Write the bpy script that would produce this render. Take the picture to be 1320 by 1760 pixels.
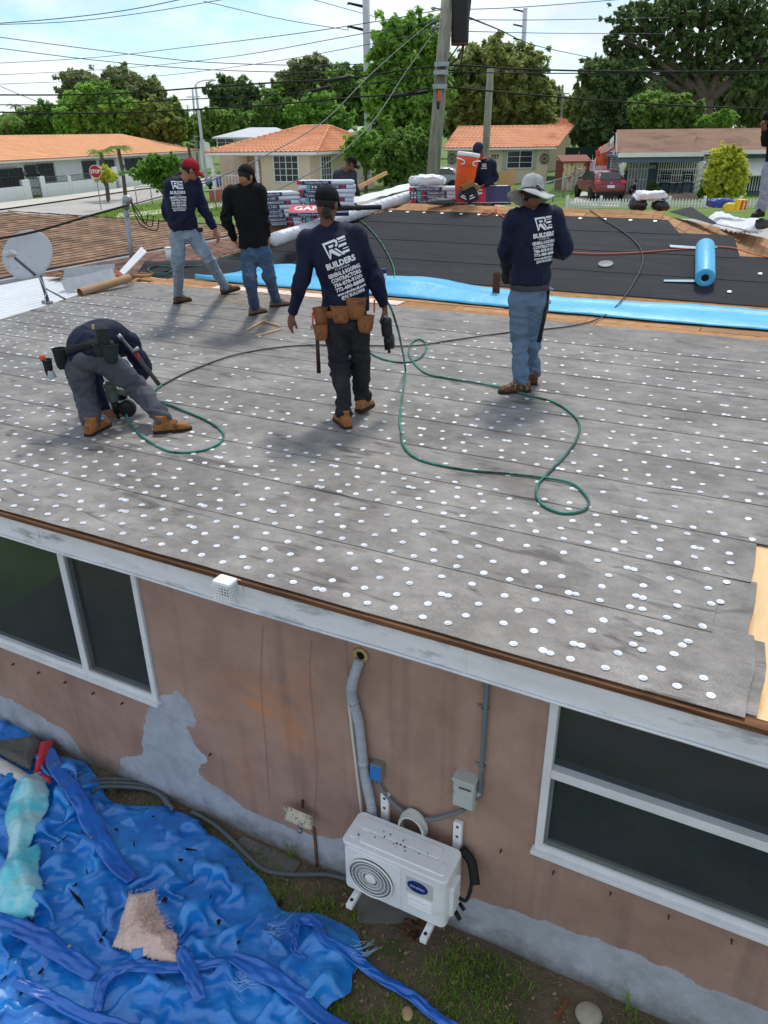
import bpy, bmesh, math, random
import numpy as np
from mathutils import Vector, Matrix, noise
from mathutils.bvhtree import BVHTree
for o in list(bpy.data.objects): bpy.data.objects.remove(o, do_unlink=True)
S = bpy.context.scene; COL = S.collection
RND = random.Random(7)
# ------------------------------------------------------------------ camera
FPX, YH = 1315.0, 225.0            # focal length and horizon row of the 1320x1760 photograph
HC = 4.70                          # lens height above the yard
_n = Vector((30.0, FPX*FPX/(880-YH), FPX)).normalized()
_up = -_n; _fw = Vector((0, 0, 1)); _Y = (_fw-_up*_fw.dot(_up)).normalized(); _X = _Y.cross(_up)
RM = Matrix((_X, _Y, _up))         # world = RM @ camera(x right, y down, z forward)
cam_d = bpy.data.cameras.new('camera'); cam = bpy.data.objects.new('camera', cam_d); COL.objects.link(cam)
_c = RM.transposed()
cr, cd_, cf = RM @ Vector((1, 0, 0)), RM @ Vector((0, 1, 0)), RM @ Vector((0, 0, 1))
cam.matrix_world = Matrix(((cr.x, -cd_.x, -cf.x, 0), (cr.y, -cd_.y, -cf.y, 0), (cr.z, -cd_.z, -cf.z, HC), (0, 0, 0, 1)))
cam_d.sensor_fit = 'VERTICAL'; cam_d.sensor_height = 24; cam_d.lens = 24*FPX/1760; cam_d.clip_end = 3000; cam_d.clip_start = .05
S.camera = cam
# ------------------------------------------------------------------ sky, sun, exposure
SUN_AZ, SUN_EL = math.radians(16), math.radians(60)
w = bpy.data.worlds.new('World'); S.world = w; w.use_nodes = True
nt = w.node_tree; nt.nodes.clear()
def N(t, typ, **kw):
    n = t.nodes.new(typ)
    for k, v in kw.items(): setattr(n, k, v)
    return n
out = N(nt, 'ShaderNodeOutputWorld'); bg = N(nt, 'ShaderNodeBackground'); bg.inputs[1].default_value = .15
sky = N(nt, 'ShaderNodeTexSky', sky_type='NISHITA'); sky.sun_disc = False
sky.sun_elevation = SUN_EL; sky.sun_rotation = SUN_AZ; sky.altitude = 0; sky.air_density = 1.1; sky.dust_density = .35; sky.ozone_density = 3.0
tc = N(nt, 'ShaderNodeTexCoord'); mp = N(nt, 'ShaderNodeMapping'); mp.inputs['Scale'].default_value = (1.0, 1.0, 3.2)
n1 = N(nt, 'ShaderNodeTexNoise'); n1.inputs['Scale'].default_value = 4.2; n1.inputs['Detail'].default_value = 9; n1.inputs['Roughness'].default_value = .56; n1.inputs['Distortion'].default_value = .25
r1 = N(nt, 'ShaderNodeValToRGB'); r1.color_ramp.elements[0].position = .39; r1.color_ramp.elements[1].position = .57
n2 = N(nt, 'ShaderNodeTexNoise'); n2.inputs['Scale'].default_value = 6.0; n2.inputs['Detail'].default_value = 6
r2 = N(nt, 'ShaderNodeValToRGB'); r2.color_ramp.elements[0].color = (3.3, 3.5, 3.7, 1); r2.color_ramp.elements[1].color = (4.7, 4.8, 4.9, 1)
r2.color_ramp.elements[0].position = .35; r2.color_ramp.elements[1].position = .65
mx = N(nt, 'ShaderNodeMixRGB'); m2 = N(nt, 'ShaderNodeMath', operation='MULTIPLY'); m2.inputs[1].default_value = .92
L = nt.links.new
L(tc.outputs['Generated'], mp.inputs[0]); L(mp.outputs[0], n1.inputs['Vector']); L(mp.outputs[0], n2.inputs['Vector'])
L(n1.outputs[0], r1.inputs[0]); L(n2.outputs[0], r2.inputs[0]); L(r1.outputs[0], m2.inputs[0]); L(m2.outputs[0], mx.inputs[0])
tint = N(nt, 'ShaderNodeMixRGB', blend_type='MULTIPLY'); tint.inputs[0].default_value = 1; tint.inputs[2].default_value = (.49, .57, .65, 1); L(sky.outputs[0], tint.inputs[1]); L(tint.outputs[0], mx.inputs[1]); L(r2.outputs[0], mx.inputs[2]); L(mx.outputs[0], bg.inputs[0]); L(bg.outputs[0], out.inputs[0])
sd = bpy.data.lights.new('sun', 'SUN'); sd.energy = 1.5; sd.angle = math.radians(11); sd.color = (1, .95, .87)
so = bpy.data.objects.new('sun', sd); COL.objects.link(so)
sv = Vector((math.sin(SUN_AZ)*math.cos(SUN_EL), math.cos(SUN_AZ)*math.cos(SUN_EL), math.sin(SUN_EL)))
so.rotation_euler = sv.to_track_quat('Z', 'Y').to_euler()
vs = S.view_settings; vs.view_transform = 'Standard'; vs.look = 'None'; vs.exposure = .76; vs.gamma = 1; vs.use_curve_mapping = False
# ------------------------------------------------------------------ placing helpers (metres)
U = Vector((.8892, -.4575, 0)); V = Vector((.4575, .8892, 0)); RZ = 2.55     # house axes, roof level
HROT = math.atan2(-.4575, .8892)
def ray(px, py): return RM @ Vector((px-660, py-880, FPX))
CP = Vector((0, 0, HC))
def PZ(px, py, z):
    d = ray(px, py); return CP+d*((z-HC)/d.z)
def PY(px, py, Y):
    d = ray(px, py); return CP+d*(Y/d.y)
def PV(px, py, v):
    d = ray(px, py); return CP+d*(v/d.dot(V))
def UVZ(u, v, z=0): return U*u+V*v+Vector((0, 0, RZ+z))
def loc(p): return Vector((p.dot(U), p.dot(V), p.z))
def ppm(Y, z=2.5):                     # metres per photograph pixel at a depth
    return (Vector((0, Y, z-HC)).dot(cf))/FPX
def sm(t): t = max(0, min(1, t)); return t*t*(3-2*t)
def G(x, y): t = sm((y-14)/16); return t*(.65+.25*max(-1, min(1, x/15)))-.04*(1-t)
def GP(px, py):
    p = PZ(px, py, .65)
    for _ in range(6): p = PZ(px, py, G(p.x, p.y))
    return p
SL0, SLK = 10.3, .30                   # main roof front slope starts at v=10.3, 3.6 in 12
def PS(px, py, dz=0):                  # on the front slope of the main roof
    d = ray(px, py)                    # z = RZ+dz+k*(v-v0)
    t = (RZ+dz-SLK*SL0-HC)/(d.z-SLK*d.dot(V)); return CP+d*t
def sl(v): return SLK*(v-SL0)
# ------------------------------------------------------------------ mesh helpers
class MB:
    def __init__(s): s.v = []; s.f = []
    def add(s, vs_, fs):
        b = len(s.v); s.v += [Vector(p) for p in vs_]; s.f += [[i+b for i in f] for f in fs]; return s
    def box(s, c, sz, m=None):
        c = Vector(c); h = Vector(sz)/2
        P = [Vector((x*h.x, y*h.y, z*h.z)) for x in (-1, 1) for y in (-1, 1) for z in (-1, 1)]
        if m is not None: P = [m @ p for p in P]
        return s.add([c+p for p in P], [(0, 1, 3, 2), (4, 6, 7, 5), (0, 4, 5, 1), (2, 3, 7, 6), (0, 2, 6, 4), (1, 5, 7, 3)])
    def span(s, lo, hi): return s.box([(a+b)/2 for a, b in zip(lo, hi)], [abs(b-a) for a, b in zip(lo, hi)])
    def slab(s, quad, t):               # quad of 4+ points, thickness t along -normal
        q = [Vector(p) for p in quad]; n = (q[1]-q[0]).cross(q[2]-q[1]).normalized(); k = len(q)
        return s.add(q+[p-n*t for p in q], [list(range(k)), list(range(2*k-1, k-1, -1))]+[[i, i+k, (i+1) % k+k, (i+1) % k] for i in range(k)])
    def tube(s, pts, r, n=8, cap=True):
        pts = [Vector(p) for p in pts]; k = len(pts); rr = r if isinstance(r, (list, tuple)) else [r]*k
        d0 = (pts[1]-pts[0]).normalized(); a = d0.orthogonal().normalized(); V_ = []
        for i, p in enumerate(pts):
            d = (pts[min(i+1, k-1)]-pts[max(i-1, 0)]).normalized(); a = (a-d*a.dot(d)).normalized(); b = d.cross(a)
            V_ += [p+(a*math.cos(2*math.pi*j/n)+b*math.sin(2*math.pi*j/n))*rr[i] for j in range(n)]
        F = [[i*n+j, i*n+(j+1) % n, (i+1)*n+(j+1) % n, (i+1)*n+j] for i in range(k-1) for j in range(n)]
        if cap: F += [list(range(n-1, -1, -1)), list(range((k-1)*n, k*n))]
        return s.add(V_, F)
    def loft(s, secs, n=18, pw=2.0):    # sections (centre, right, fwd, half width, half depth)
        V_ = []
        for c, a, b, ra, rb in secs:
            for j in range(n):
                t = 2*math.pi*j/n; cx, sx = math.cos(t), math.sin(t)
                cx = math.copysign(abs(cx)**(2/pw), cx); sx = math.copysign(abs(sx)**(2/pw), sx)
                V_.append(c+a*(ra*cx)+b*(rb*sx))
        k = len(secs)
        F = [[i*n+j, i*n+(j+1) % n, (i+1)*n+(j+1) % n, (i+1)*n+j] for i in range(k-1) for j in range(n)]
        F += [list(range(n-1, -1, -1)), list(range((k-1)*n, k*n))]
        return s.add(V_, F)
    def ell(s, c, r, m=None, nu=14, nv=9):
        c = Vector(c); V_ = []
        for i in range(nv+1):
            t = math.pi*i/nv
            for j in range(nu):
                a = 2*math.pi*j/nu; p = Vector((r[0]*math.sin(t)*math.cos(a), r[1]*math.sin(t)*math.sin(a), r[2]*math.cos(t)))
                V_.append(c+(m @ p if m is not None else p))
        return s.add(V_, [[i*nu+j, (i+1)*nu+j, (i+1)*nu+(j+1) % nu, i*nu+(j+1) % nu] for i in range(nv) for j in range(nu)])
    def lathe(s, prof, n=20, c=(0, 0, 0), m=None):
        c = Vector(c); V_ = []
        for r, z in prof:
            for j in range(n):
                p = Vector((r*math.cos(2*math.pi*j/n), r*math.sin(2*math.pi*j/n), z)); V_.append(c+(m @ p if m is not None else p))
        k = len(prof)
        F = [[i*n+j, i*n+(j+1) % n, (i+1)*n+(j+1) % n, (i+1)*n+j] for i in range(k-1) for j in range(n)]
        F += [list(range(n-1, -1, -1)), list(range((k-1)*n, k*n))]
        return s.add(V_, F)
    def mesh(s, name, smooth=False):
        me = bpy.data.meshes.new(name); me.from_pydata([tuple(p) for p in s.v], [], s.f); me.update()
        bm = bmesh.new(); bm.from_mesh(me); bmesh.ops.recalc_face_normals(bm, faces=bm.faces); bm.to_mesh(me); bm.free()
        if smooth: me.polygons.foreach_set('use_smooth', [True]*len(me.polygons))
        return me
    def build(s, name, mat, parent=None, smooth=False, bevel=0, label=None, cat=None, group=None, kind=None):
        o = link(name, s.mesh(name, smooth), mat, parent)
        if bevel: bev(o, bevel)
        return tag(o, label, cat, group, kind)
def link(name, me, mat=None, parent=None):
    o = bpy.data.objects.new(name, me); COL.objects.link(o)
    if mat is not None and me is not None and not me.materials: me.materials.append(mat)
    if parent is not None: o.parent = parent
    return o
def bev(o, w_, seg=2):
    m = o.modifiers.new('bevel', 'BEVEL'); m.width = w_; m.segments = seg; m.limit_method = 'ANGLE'; m.angle_limit = math.radians(40)
def tag(o, label=None, cat=None, group=None, kind=None):
    for k, v in (('label', label), ('category', cat), ('group', group), ('kind', kind)):
        if v: o[k] = v
    return o
def thing(name, label, cat, at=(0, 0, 0), rz=0, group=None):
    o = bpy.data.objects.new(name, None); COL.objects.link(o); o.location = at; o.rotation_euler = (0, 0, rz); o.empty_display_size = .1
    return tag(o, label, cat, group)
def cr_spline(pts, m=6, closed=False):
    P = [Vector(p) for p in pts]; k = len(P); R = []
    for i in range(k if closed else k-1):
        p0 = P[(i-1) % k] if closed or i > 0 else P[0]*2-P[1]; p1 = P[i]; p2 = P[(i+1) % k]
        p3 = P[(i+2) % k] if closed or i+2 < k else P[-1]*2-P[-2]
        for j in range(m):
            t = j/m
            R.append(.5*((2*p1)+(p2-p0)*t+(2*p0-5*p1+4*p2-p3)*t*t+(3*p1-p0-3*p2+p3)*t**3))
    if not closed: R.append(P[-1])
    return R
def remesh(mb, voxel, smooth=4, fac=.5):
    me = mb.mesh('tmp'); o = bpy.data.objects.new('tmp', me); COL.objects.link(o)
    m = o.modifiers.new('r', 'REMESH'); m.mode = 'VOXEL'; m.voxel_size = voxel; m.adaptivity = 0
    if smooth:
        q = o.modifiers.new('s', 'SMOOTH'); q.iterations = smooth; q.factor = fac
    dg = bpy.context.evaluated_depsgraph_get(); dg.update()
    r = bpy.data.meshes.new_from_object(o.evaluated_get(dg)); bpy.data.objects.remove(o, do_unlink=True); bpy.data.meshes.remove(me)
    r.polygons.foreach_set('use_smooth', [True]*len(r.polygons)); return r
def text_mesh(txt, size, offset=0.0, extrude=0):
    cu = bpy.data.curves.new('txt', 'FONT'); cu.body = txt; cu.size = size; cu.offset = offset; cu.align_x = 'CENTER'; cu.align_y = 'CENTER'; cu.resolution_u = 2; cu.extrude = extrude
    o = bpy.data.objects.new('txt', cu); COL.objects.link(o); dg = bpy.context.evaluated_depsgraph_get(); dg.update()
    me = bpy.data.meshes.new_from_object(o.evaluated_get(dg)); bpy.data.objects.remove(o, do_unlink=True)
    vs_ = [v.co.copy() for v in me.vertices]; fs = [list(p.vertices) for p in me.polygons]; bpy.data.meshes.remove(me); return vs_, fs
def text_on(mb, txt, size, c, r, u, offset=0.0, width=None):      # flat lettering: centre, right and up directions
    vs_, fs = text_mesh(txt, size, offset)
    if width:
        x0 = min(p.x for p in vs_); x1 = max(p.x for p in vs_); k = width/(x1-x0)
    else: k = 1
    c = Vector(c); return mb.add([c+Vector(r)*(p.x*k)+Vector(u)*p.y for p in vs_], fs)
def pieces(name, mat, parent, items, nparts=300, kindname=None, key=None):
    """items: list of (verts, faces); the largest in view as parts, the rest joined as one stuff part"""
    if key: items = sorted(items, key=key)
    for vs_, fs in items[:nparts]: MB().add(vs_, fs).build(name, mat, parent)
    if len(items) > nparts:
        m = MB()
        for vs_, fs in items[nparts:]: m.add(vs_, fs)
        m.build(kindname or name+'_field', mat, parent, kind='stuff')
# ------------------------------------------------------------------ materials
def lin(c):
    f = lambda x: (x/255/12.92) if x <= 10.3 else ((x/255+.055)/1.055)**2.4
    return tuple(f(x) for x in c)+(1,)
MATS = {}
def mat(name, col, rough=.75, var=.18, scale=4, bump=.0, bscale=60, metal=0, spec=.35, rnd=0, col2=None, c2lo=.52, c2hi=.68, c2scale=None, stretch=None, wetvar=0, trans=0, sss=0, coat=0):
    if name in MATS: return MATS[name]
    m = bpy.data.materials.new(name); m.use_nodes = True; t = m.node_tree; b = t.nodes['Principled BSDF']; L = t.links.new
    tc = N(t, 'ShaderNodeTexCoord'); mp_ = N(t, 'ShaderNodeMapping'); L(tc.outputs['Object'], mp_.inputs[0])
    if stretch: mp_.inputs['Scale'].default_value = stretch
    c = lin(col); no = N(t, 'ShaderNodeTexNoise'); no.inputs['Scale'].default_value = scale; no.inputs['Detail'].default_value = 7; no.inputs['Roughness'].default_value = .62; L(mp_.outputs[0], no.inputs['Vector'])
    ra = N(t, 'ShaderNodeValToRGB'); ra.color_ramp.elements[0].position = .3; ra.color_ramp.elements[1].position = .7
    ra.color_ramp.elements[0].color = tuple(x*(1-var) for x in c[:3])+(1,); ra.color_ramp.elements[1].color = tuple(min(1, x*(1+var)) for x in c[:3])+(1,)
    L(no.outputs[0], ra.inputs[0]); last = ra.outputs[0]
    if col2 is not None:
        n2 = N(t, 'ShaderNodeTexNoise'); n2.inputs['Scale'].default_value = c2scale or scale*1.7; n2.inputs['Detail'].default_value = 8; n2.inputs['Roughness'].default_value = .65; L(mp_.outputs[0], n2.inputs['Vector'])
        r2 = N(t, 'ShaderNodeValToRGB'); r2.color_ramp.elements[0].position = c2lo; r2.color_ramp.elements[1].position = c2hi; L(n2.outputs[0], r2.inputs[0])
        mxx = N(t, 'ShaderNodeMixRGB'); L(r2.outputs[0], mxx.inputs[0]); L(last, mxx.inputs[1]); mxx.inputs[2].default_value = lin(col2); last = mxx.outputs[0]
    if rnd:
        oi = N(t, 'ShaderNodeObjectInfo'); geo = N(t, 'ShaderNodeNewGeometry'); ad = N(t, 'ShaderNodeMath', operation='ADD'); L(oi.outputs['Random'], ad.inputs[0]); L(geo.outputs['Random Per Island'], ad.inputs[1])
        fr = N(t, 'ShaderNodeMath', operation='FRACT'); L(ad.outputs[0], fr.inputs[0])
        mr = N(t, 'ShaderNodeMapRange'); mr.inputs[3].default_value = 1-rnd; mr.inputs[4].default_value = 1+rnd; L(fr.outputs[0], mr.inputs[0])
        hs = N(t, 'ShaderNodeHueSaturation'); L(mr.outputs[0], hs.inputs['Value']); L(last, hs.inputs['Color']); last = hs.outputs[0]
    L(last, b.inputs['Base Color']); b.inputs['Roughness'].default_value = rough; b.inputs['Metallic'].default_value = metal; b.inputs['Specular IOR Level'].default_value = spec
    if wetvar:
        mr = N(t, 'ShaderNodeMapRange'); mr.inputs[3].default_value = rough-wetvar; mr.inputs[4].default_value = rough+wetvar; L(no.outputs[0], mr.inputs[0]); L(mr.outputs[0], b.inputs['Roughness'])
    if trans: b.inputs['Transmission Weight'].default_value = trans
    if coat: b.inputs['Coat Weight'].default_value = coat; b.inputs['Coat Roughness'].default_value = .08
    if sss: b.inputs['Subsurface Weight'].default_value = sss; b.inputs['Subsurface Radius'].default_value = (.02, .008, .004)
    if bump:
        n3 = N(t, 'ShaderNodeTexNoise'); n3.inputs['Scale'].default_value = bscale; n3.inputs['Detail'].default_value = 5; L(mp_.outputs[0], n3.inputs['Vector'])
        bp = N(t, 'ShaderNodeBump'); bp.inputs['Strength'].default_value = bump; bp.inputs['Distance'].default_value = .02; L(n3.outputs[0], bp.inputs['Height']); L(bp.outputs[0], b.inputs['Normal'])
    MATS[name] = m; return m
def leafmat(name, c1, c2, rough=.55):
    if name in MATS: return MATS[name]
    m = bpy.data.materials.new(name); m.use_nodes = True; t = m.node_tree; b = t.nodes['Principled BSDF']; L = t.links.new
    tc = N(t, 'ShaderNodeTexCoord'); no = N(t, 'ShaderNodeTexNoise'); no.inputs['Scale'].default_value = .55; no.inputs['Detail'].default_value = 4; L(tc.outputs['Object'], no.inputs['Vector'])
    geo = N(t, 'ShaderNodeNewGeometry'); ad = N(t, 'ShaderNodeMath', operation='MULTIPLY_ADD'); L(geo.outputs['Random Per Island'], ad.inputs[0]); ad.inputs[1].default_value = .5; L(no.outputs[0], ad.inputs[2])
    ra = N(t, 'ShaderNodeValToRGB'); ra.color_ramp.elements[0].position = .45; ra.color_ramp.elements[1].position = 1.0; ra.color_ramp.elements[0].color = lin(c1); ra.color_ramp.elements[1].color = lin(c2)
    L(ad.outputs[0], ra.inputs[0]); L(ra.outputs[0], b.inputs['Base Color']); b.inputs['Roughness'].default_value = rough; b.inputs['Specular IOR Level'].default_value = .3
    tr = N(t, 'ShaderNodeBsdfTranslucent'); mxs = N(t, 'ShaderNodeMixShader'); mxs.inputs[0].default_value = .58; L(ra.outputs[0], tr.inputs[0])
    L(b.outputs[0], mxs.inputs[1]); L(tr.outputs[0], mxs.inputs[2]); L(mxs.outputs[0], t.nodes['Material Output'].inputs[0])
    MATS[name] = m; return m
# ================================================================== SETTING: ground
m_soil = mat('soil', (104, 90, 72), .95, .35, 2.2, .8, 30, col2=(74, 84, 46), c2lo=.5, c2hi=.62, c2scale=3)
m_lawn = mat('lawn', (96, 124, 52), .95, .25, .8, .3, 20, col2=(120, 128, 70), c2scale=.3)
m_road = mat('road_asphalt', (176, 172, 164), .9, .12, .25, .2, 8, col2=(150, 147, 140), c2scale=.15)
m_walk = mat('concrete_walk', (196, 190, 178), .9, .1, 1, .15, 10)
g = MB(); xs = [-260, -140, -80]+[-60+4*i for i in range(31)]+[80, 140, 260]; ys = [-6, -2, 0, 2, 4, 6, 8, 10, 12, 14]+[14+2*i for i in range(1, 9)]+[34+6*i for i in range(14)]+[130, 170, 240, 400, 900]
for y in ys:
    for x in xs: g.v.append(Vector((x, y, G(x, y))))
nx = len(xs); g.f = [[j*nx+i, j*nx+i+1, (j+1)*nx+i+1, (j+1)*nx+i] for j in range(len(ys)-1) for i in range(nx-1)]
g.build('ground', m_lawn, smooth=True, kind='structure')
def sheet(name, pts, m, dz, n=8, **kw):       # strip between two polylines draped on the ground
    a, b = pts; a = cr_spline(a, n); b = cr_spline(b, n); q = MB()
    for p, r_ in zip(a, b):
        for k in range(5):
            t = p.lerp(r_, k/4); q.v.append(Vector((t.x, t.y, G(t.x, t.y)+dz)))
    q.f = [[i*5+k, i*5+k+1, i*5+k+6, i*5+k+5] for i in range(len(a)-1) for k in range(4)]
    return q.build(name, m, smooth=True, kind='structure', **kw)
# bare soil strip beside the house
q = MB()
for i in range(61):
    for j in range(41):
        u = -7+i*.16; v = .6+j*.07; p = U*u+V*v; q.v.append(Vector((p.x, p.y, .008+.026*noise.noise(Vector((u*1.3, v*1.3, 0)))+.02*noise.noise(Vector((u*5, v*5, 3))))))
q.f = [[i*41+j, i*41+j+1, (i+1)*41+j+1, (i+1)*41+j] for i in range(60) for j in range(40)]
q.build('yard_soil', m_soil, smooth=True, kind='structure')
q = MB(); q.add([tuple((U*u+V*v).to_2d())+(-.02,) for u, v in ((-16, -9), (9, -9), (9, .62), (-16, .62))], [(0, 1, 2, 3)]); q.build('unseen_soil', m_soil, kind='structure')  # soil sheet added out of view so the windows don't mirror green lawn
# streets: one running away on the left, one across in front of the far houses
ra = [GP(-60, 368), GP(0, 362), GP(120, 345), GP(240, 327), GP(345, 313), GP(372, 300)]
rb = [GP(-60, 470), GP(0, 440), GP(138, 376), GP(200, 360), GP(290, 338), GP(385, 310)]
sheet('road', (ra, rb), m_road, .006)
wa = [GP(-60, 357), GP(0, 351), GP(120, 337), GP(240, 321), GP(345, 309), GP(372, 298)]
sheet('pavement', (wa, [p+Vector((.0, 0, 0)) for p in ra]), m_walk, .10)
sheet('side_path', ([GP(205, 367), GP(260, 362), GP(330, 352), GP(420, 345)], [GP(200, 374), GP(258, 370), GP(330, 361), GP(420, 354)]), m_walk, .02)
sheet('street_across', ([GP(380, 330), GP(600, 338), GP(800, 345), GP(1000, 372), GP(1400, 380)], [GP(380, 350), GP(600, 360), GP(800, 372), GP(1000, 400), GP(1400, 420)]), m_road, .008)
sheet('driveway', ([GP(978, 352), GP(1000, 330), GP(1030, 305)], [GP(1062, 356), GP(1066, 330), GP(1064, 306)]), m_walk, .015)

# ================================================================== OUR HOUSE
house = thing('house', 'single storey house with brown stucco wall and roof being re-covered', 'house', (0, 0, 0), HROT)
def felt_mat():
    m = bpy.data.materials.new('grey_felt'); m.use_nodes = True; t = m.node_tree; b = t.nodes['Principled BSDF']; L = t.links.new
    tc = N(t, 'ShaderNodeTexCoord'); oi = N(t, 'ShaderNodeObjectInfo')
    a = N(t, 'ShaderNodeTexNoise'); a.inputs['Scale'].default_value = 1.7; a.inputs['Detail'].default_value = 9; a.inputs['Roughness'].default_value = .68; L(tc.outputs['Object'], a.inputs['Vector'])
    mpp = N(t, 'ShaderNodeMapping'); mpp.inputs['Scale'].default_value = (3.6, 5, 1); L(tc.outputs['Object'], mpp.inputs[0])
    f = N(t, 'ShaderNodeTexNoise'); f.inputs['Scale'].default_value = 1.3; f.inputs['Detail'].default_value = 9; f.inputs['Roughness'].default_value = .72; L(mpp.outputs[0], f.inputs['Vector'])
    fine = N(t, 'ShaderNodeTexNoise'); fine.inputs['Scale'].default_value = 190; fine.inputs['Detail'].default_value = 3; L(tc.outputs['Object'], fine.inputs['Vector'])
    r = N(t, 'ShaderNodeValToRGB'); e = r.color_ramp.elements; e[0].position = .25; e[0].color = lin((98, 95, 90)); e[1].position = .75; e[1].color = lin((152, 148, 142)); L(f.outputs[0], r.inputs[0])
    r2 = N(t, 'ShaderNodeValToRGB'); e = r2.color_ramp.elements; e[0].position = .36; e[0].color = (.70, .68, .66, 1); e[1].position = .6; e[1].color = (1.08, 1.07, 1.06, 1); L(a.outputs[0], r2.inputs[0])
    mu = N(t, 'ShaderNodeMixRGB', blend_type='MULTIPLY'); mu.inputs[0].default_value = 1; L(r.outputs[0], mu.inputs[1]); L(r2.outputs[0], mu.inputs[2])
    fr = N(t, 'ShaderNodeMapRange'); fr.inputs[1].default_value = .3; fr.inputs[2].default_value = .7; fr.inputs[3].default_value = .72; fr.inputs[4].default_value = 1.28; L(fine.outputs[0], fr.inputs[0])
    rv = N(t, 'ShaderNodeMapRange'); rv.inputs[3].default_value = .9; rv.inputs[4].default_value = 1.1; L(oi.outputs['Random'], rv.inputs[0])
    mm = N(t, 'ShaderNodeMath', operation='MULTIPLY'); L(fr.outputs[0], mm.inputs[0]); L(rv.outputs[0], mm.inputs[1])
    hs = N(t, 'ShaderNodeHueSaturation'); L(mu.outputs[0], hs.inputs['Color']); L(mm.outputs[0], hs.inputs['Value'])
    # dark boot scuffs: short warped streaks, and a few brownish smears
    mp2 = N(t, 'ShaderNodeMapping'); mp2.inputs['Rotation'].default_value = (0, 0, .7); mp2.inputs['Scale'].default_value = (1.2, 5, 1); L(tc.outputs['Object'], mp2.inputs[0])
    s = N(t, 'ShaderNodeTexNoise'); s.inputs['Scale'].default_value = 2.1; s.inputs['Detail'].default_value = 6; s.inputs['Distortion'].default_value = .9; L(mp2.outputs[0], s.inputs['Vector'])
    sr = N(t, 'ShaderNodeValToRGB'); sr.color_ramp.elements[0].position = .58; sr.color_ramp.elements[1].position = .70; sr.color_ramp.elements[1].color = (.8, .8, .8, 1); L(s.outputs[0], sr.inputs[0])
    mx_ = N(t, 'ShaderNodeMixRGB'); L(sr.outputs[0], mx_.inputs[0]); L(hs.outputs[0], mx_.inputs[1]); mx_.inputs[2].default_value = lin((66, 60, 56))
    L(mx_.outputs[0], b.inputs['Base Color']); b.inputs['Roughness'].default_value = .62; b.inputs['Specular IOR Level'].default_value = .45
    bp = N(t, 'ShaderNodeBump'); bp.inputs['Strength'].default_value = .25; bp.inputs['Distance'].default_value = .004; L(fine.outputs[0], bp.inputs['Height']); L(bp.outputs[0], b.inputs['Normal'])
    return m
m_felt = felt_mat()
m_disc = mat('tin_disc', (206, 209, 213), .42, .12, 30, spec=.45, metal=.25, rnd=.14)
m_bare = mat('old_deck_wood', (172, 128, 84), .85, .3, 6, .5, 25, col2=(64, 44, 30), c2lo=.56, c2hi=.72, c2scale=9, stretch=(1, 3, 1), rnd=.18)
m_ply = mat('new_plywood', (224, 190, 140), .7, .12, 3, .1, 40, col2=(196, 148, 92), c2scale=2, stretch=(6, .8, 1))
m_drip = mat('brown_edge_wood', (112, 76, 46), .75, .5, 3, .4, 30, col2=(40, 28, 20), c2lo=.5, c2hi=.7, stretch=(.6, 6, 6))
m_fascia = mat('fascia_metal', (226, 228, 228), .55, .1, 2.5, .15, 12, col2=(112, 118, 124), c2lo=.54, c2hi=.74, c2scale=3.5, stretch=(.8, 4, 3), spec=.4)
m_black = mat('black_underlay', (40, 42, 46), .75, .16, 2, .25, 120, col2=(54, 56, 60), c2lo=.5, c2hi=.75, c2scale=3, spec=.2, stretch=(.5, 3, 1))
m_blue = mat('blue_underlay', (92, 184, 224), .42, .1, 2, .35, 9, spec=.4, col2=(132, 190, 214), c2lo=.55, c2hi=.8, c2scale=5)
m_bsh = mat('brown_shingle', (112, 82, 66), .9, .25, 3, .5, 90, rnd=.38)
m_pole = mat('weathered_pole', (134, 132, 118), .9, .25, 1.5, .6, 14, col2=(86, 92, 76), c2scale=2, stretch=(4, 4, .5))
m_white = mat('white_paint', (222, 224, 224), .5, .06, 4, .05, 20)
m_rust = mat('rusty_iron', (92, 52, 40), .85, .4, 12, .4, 50, col2=(50, 36, 34))
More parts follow.
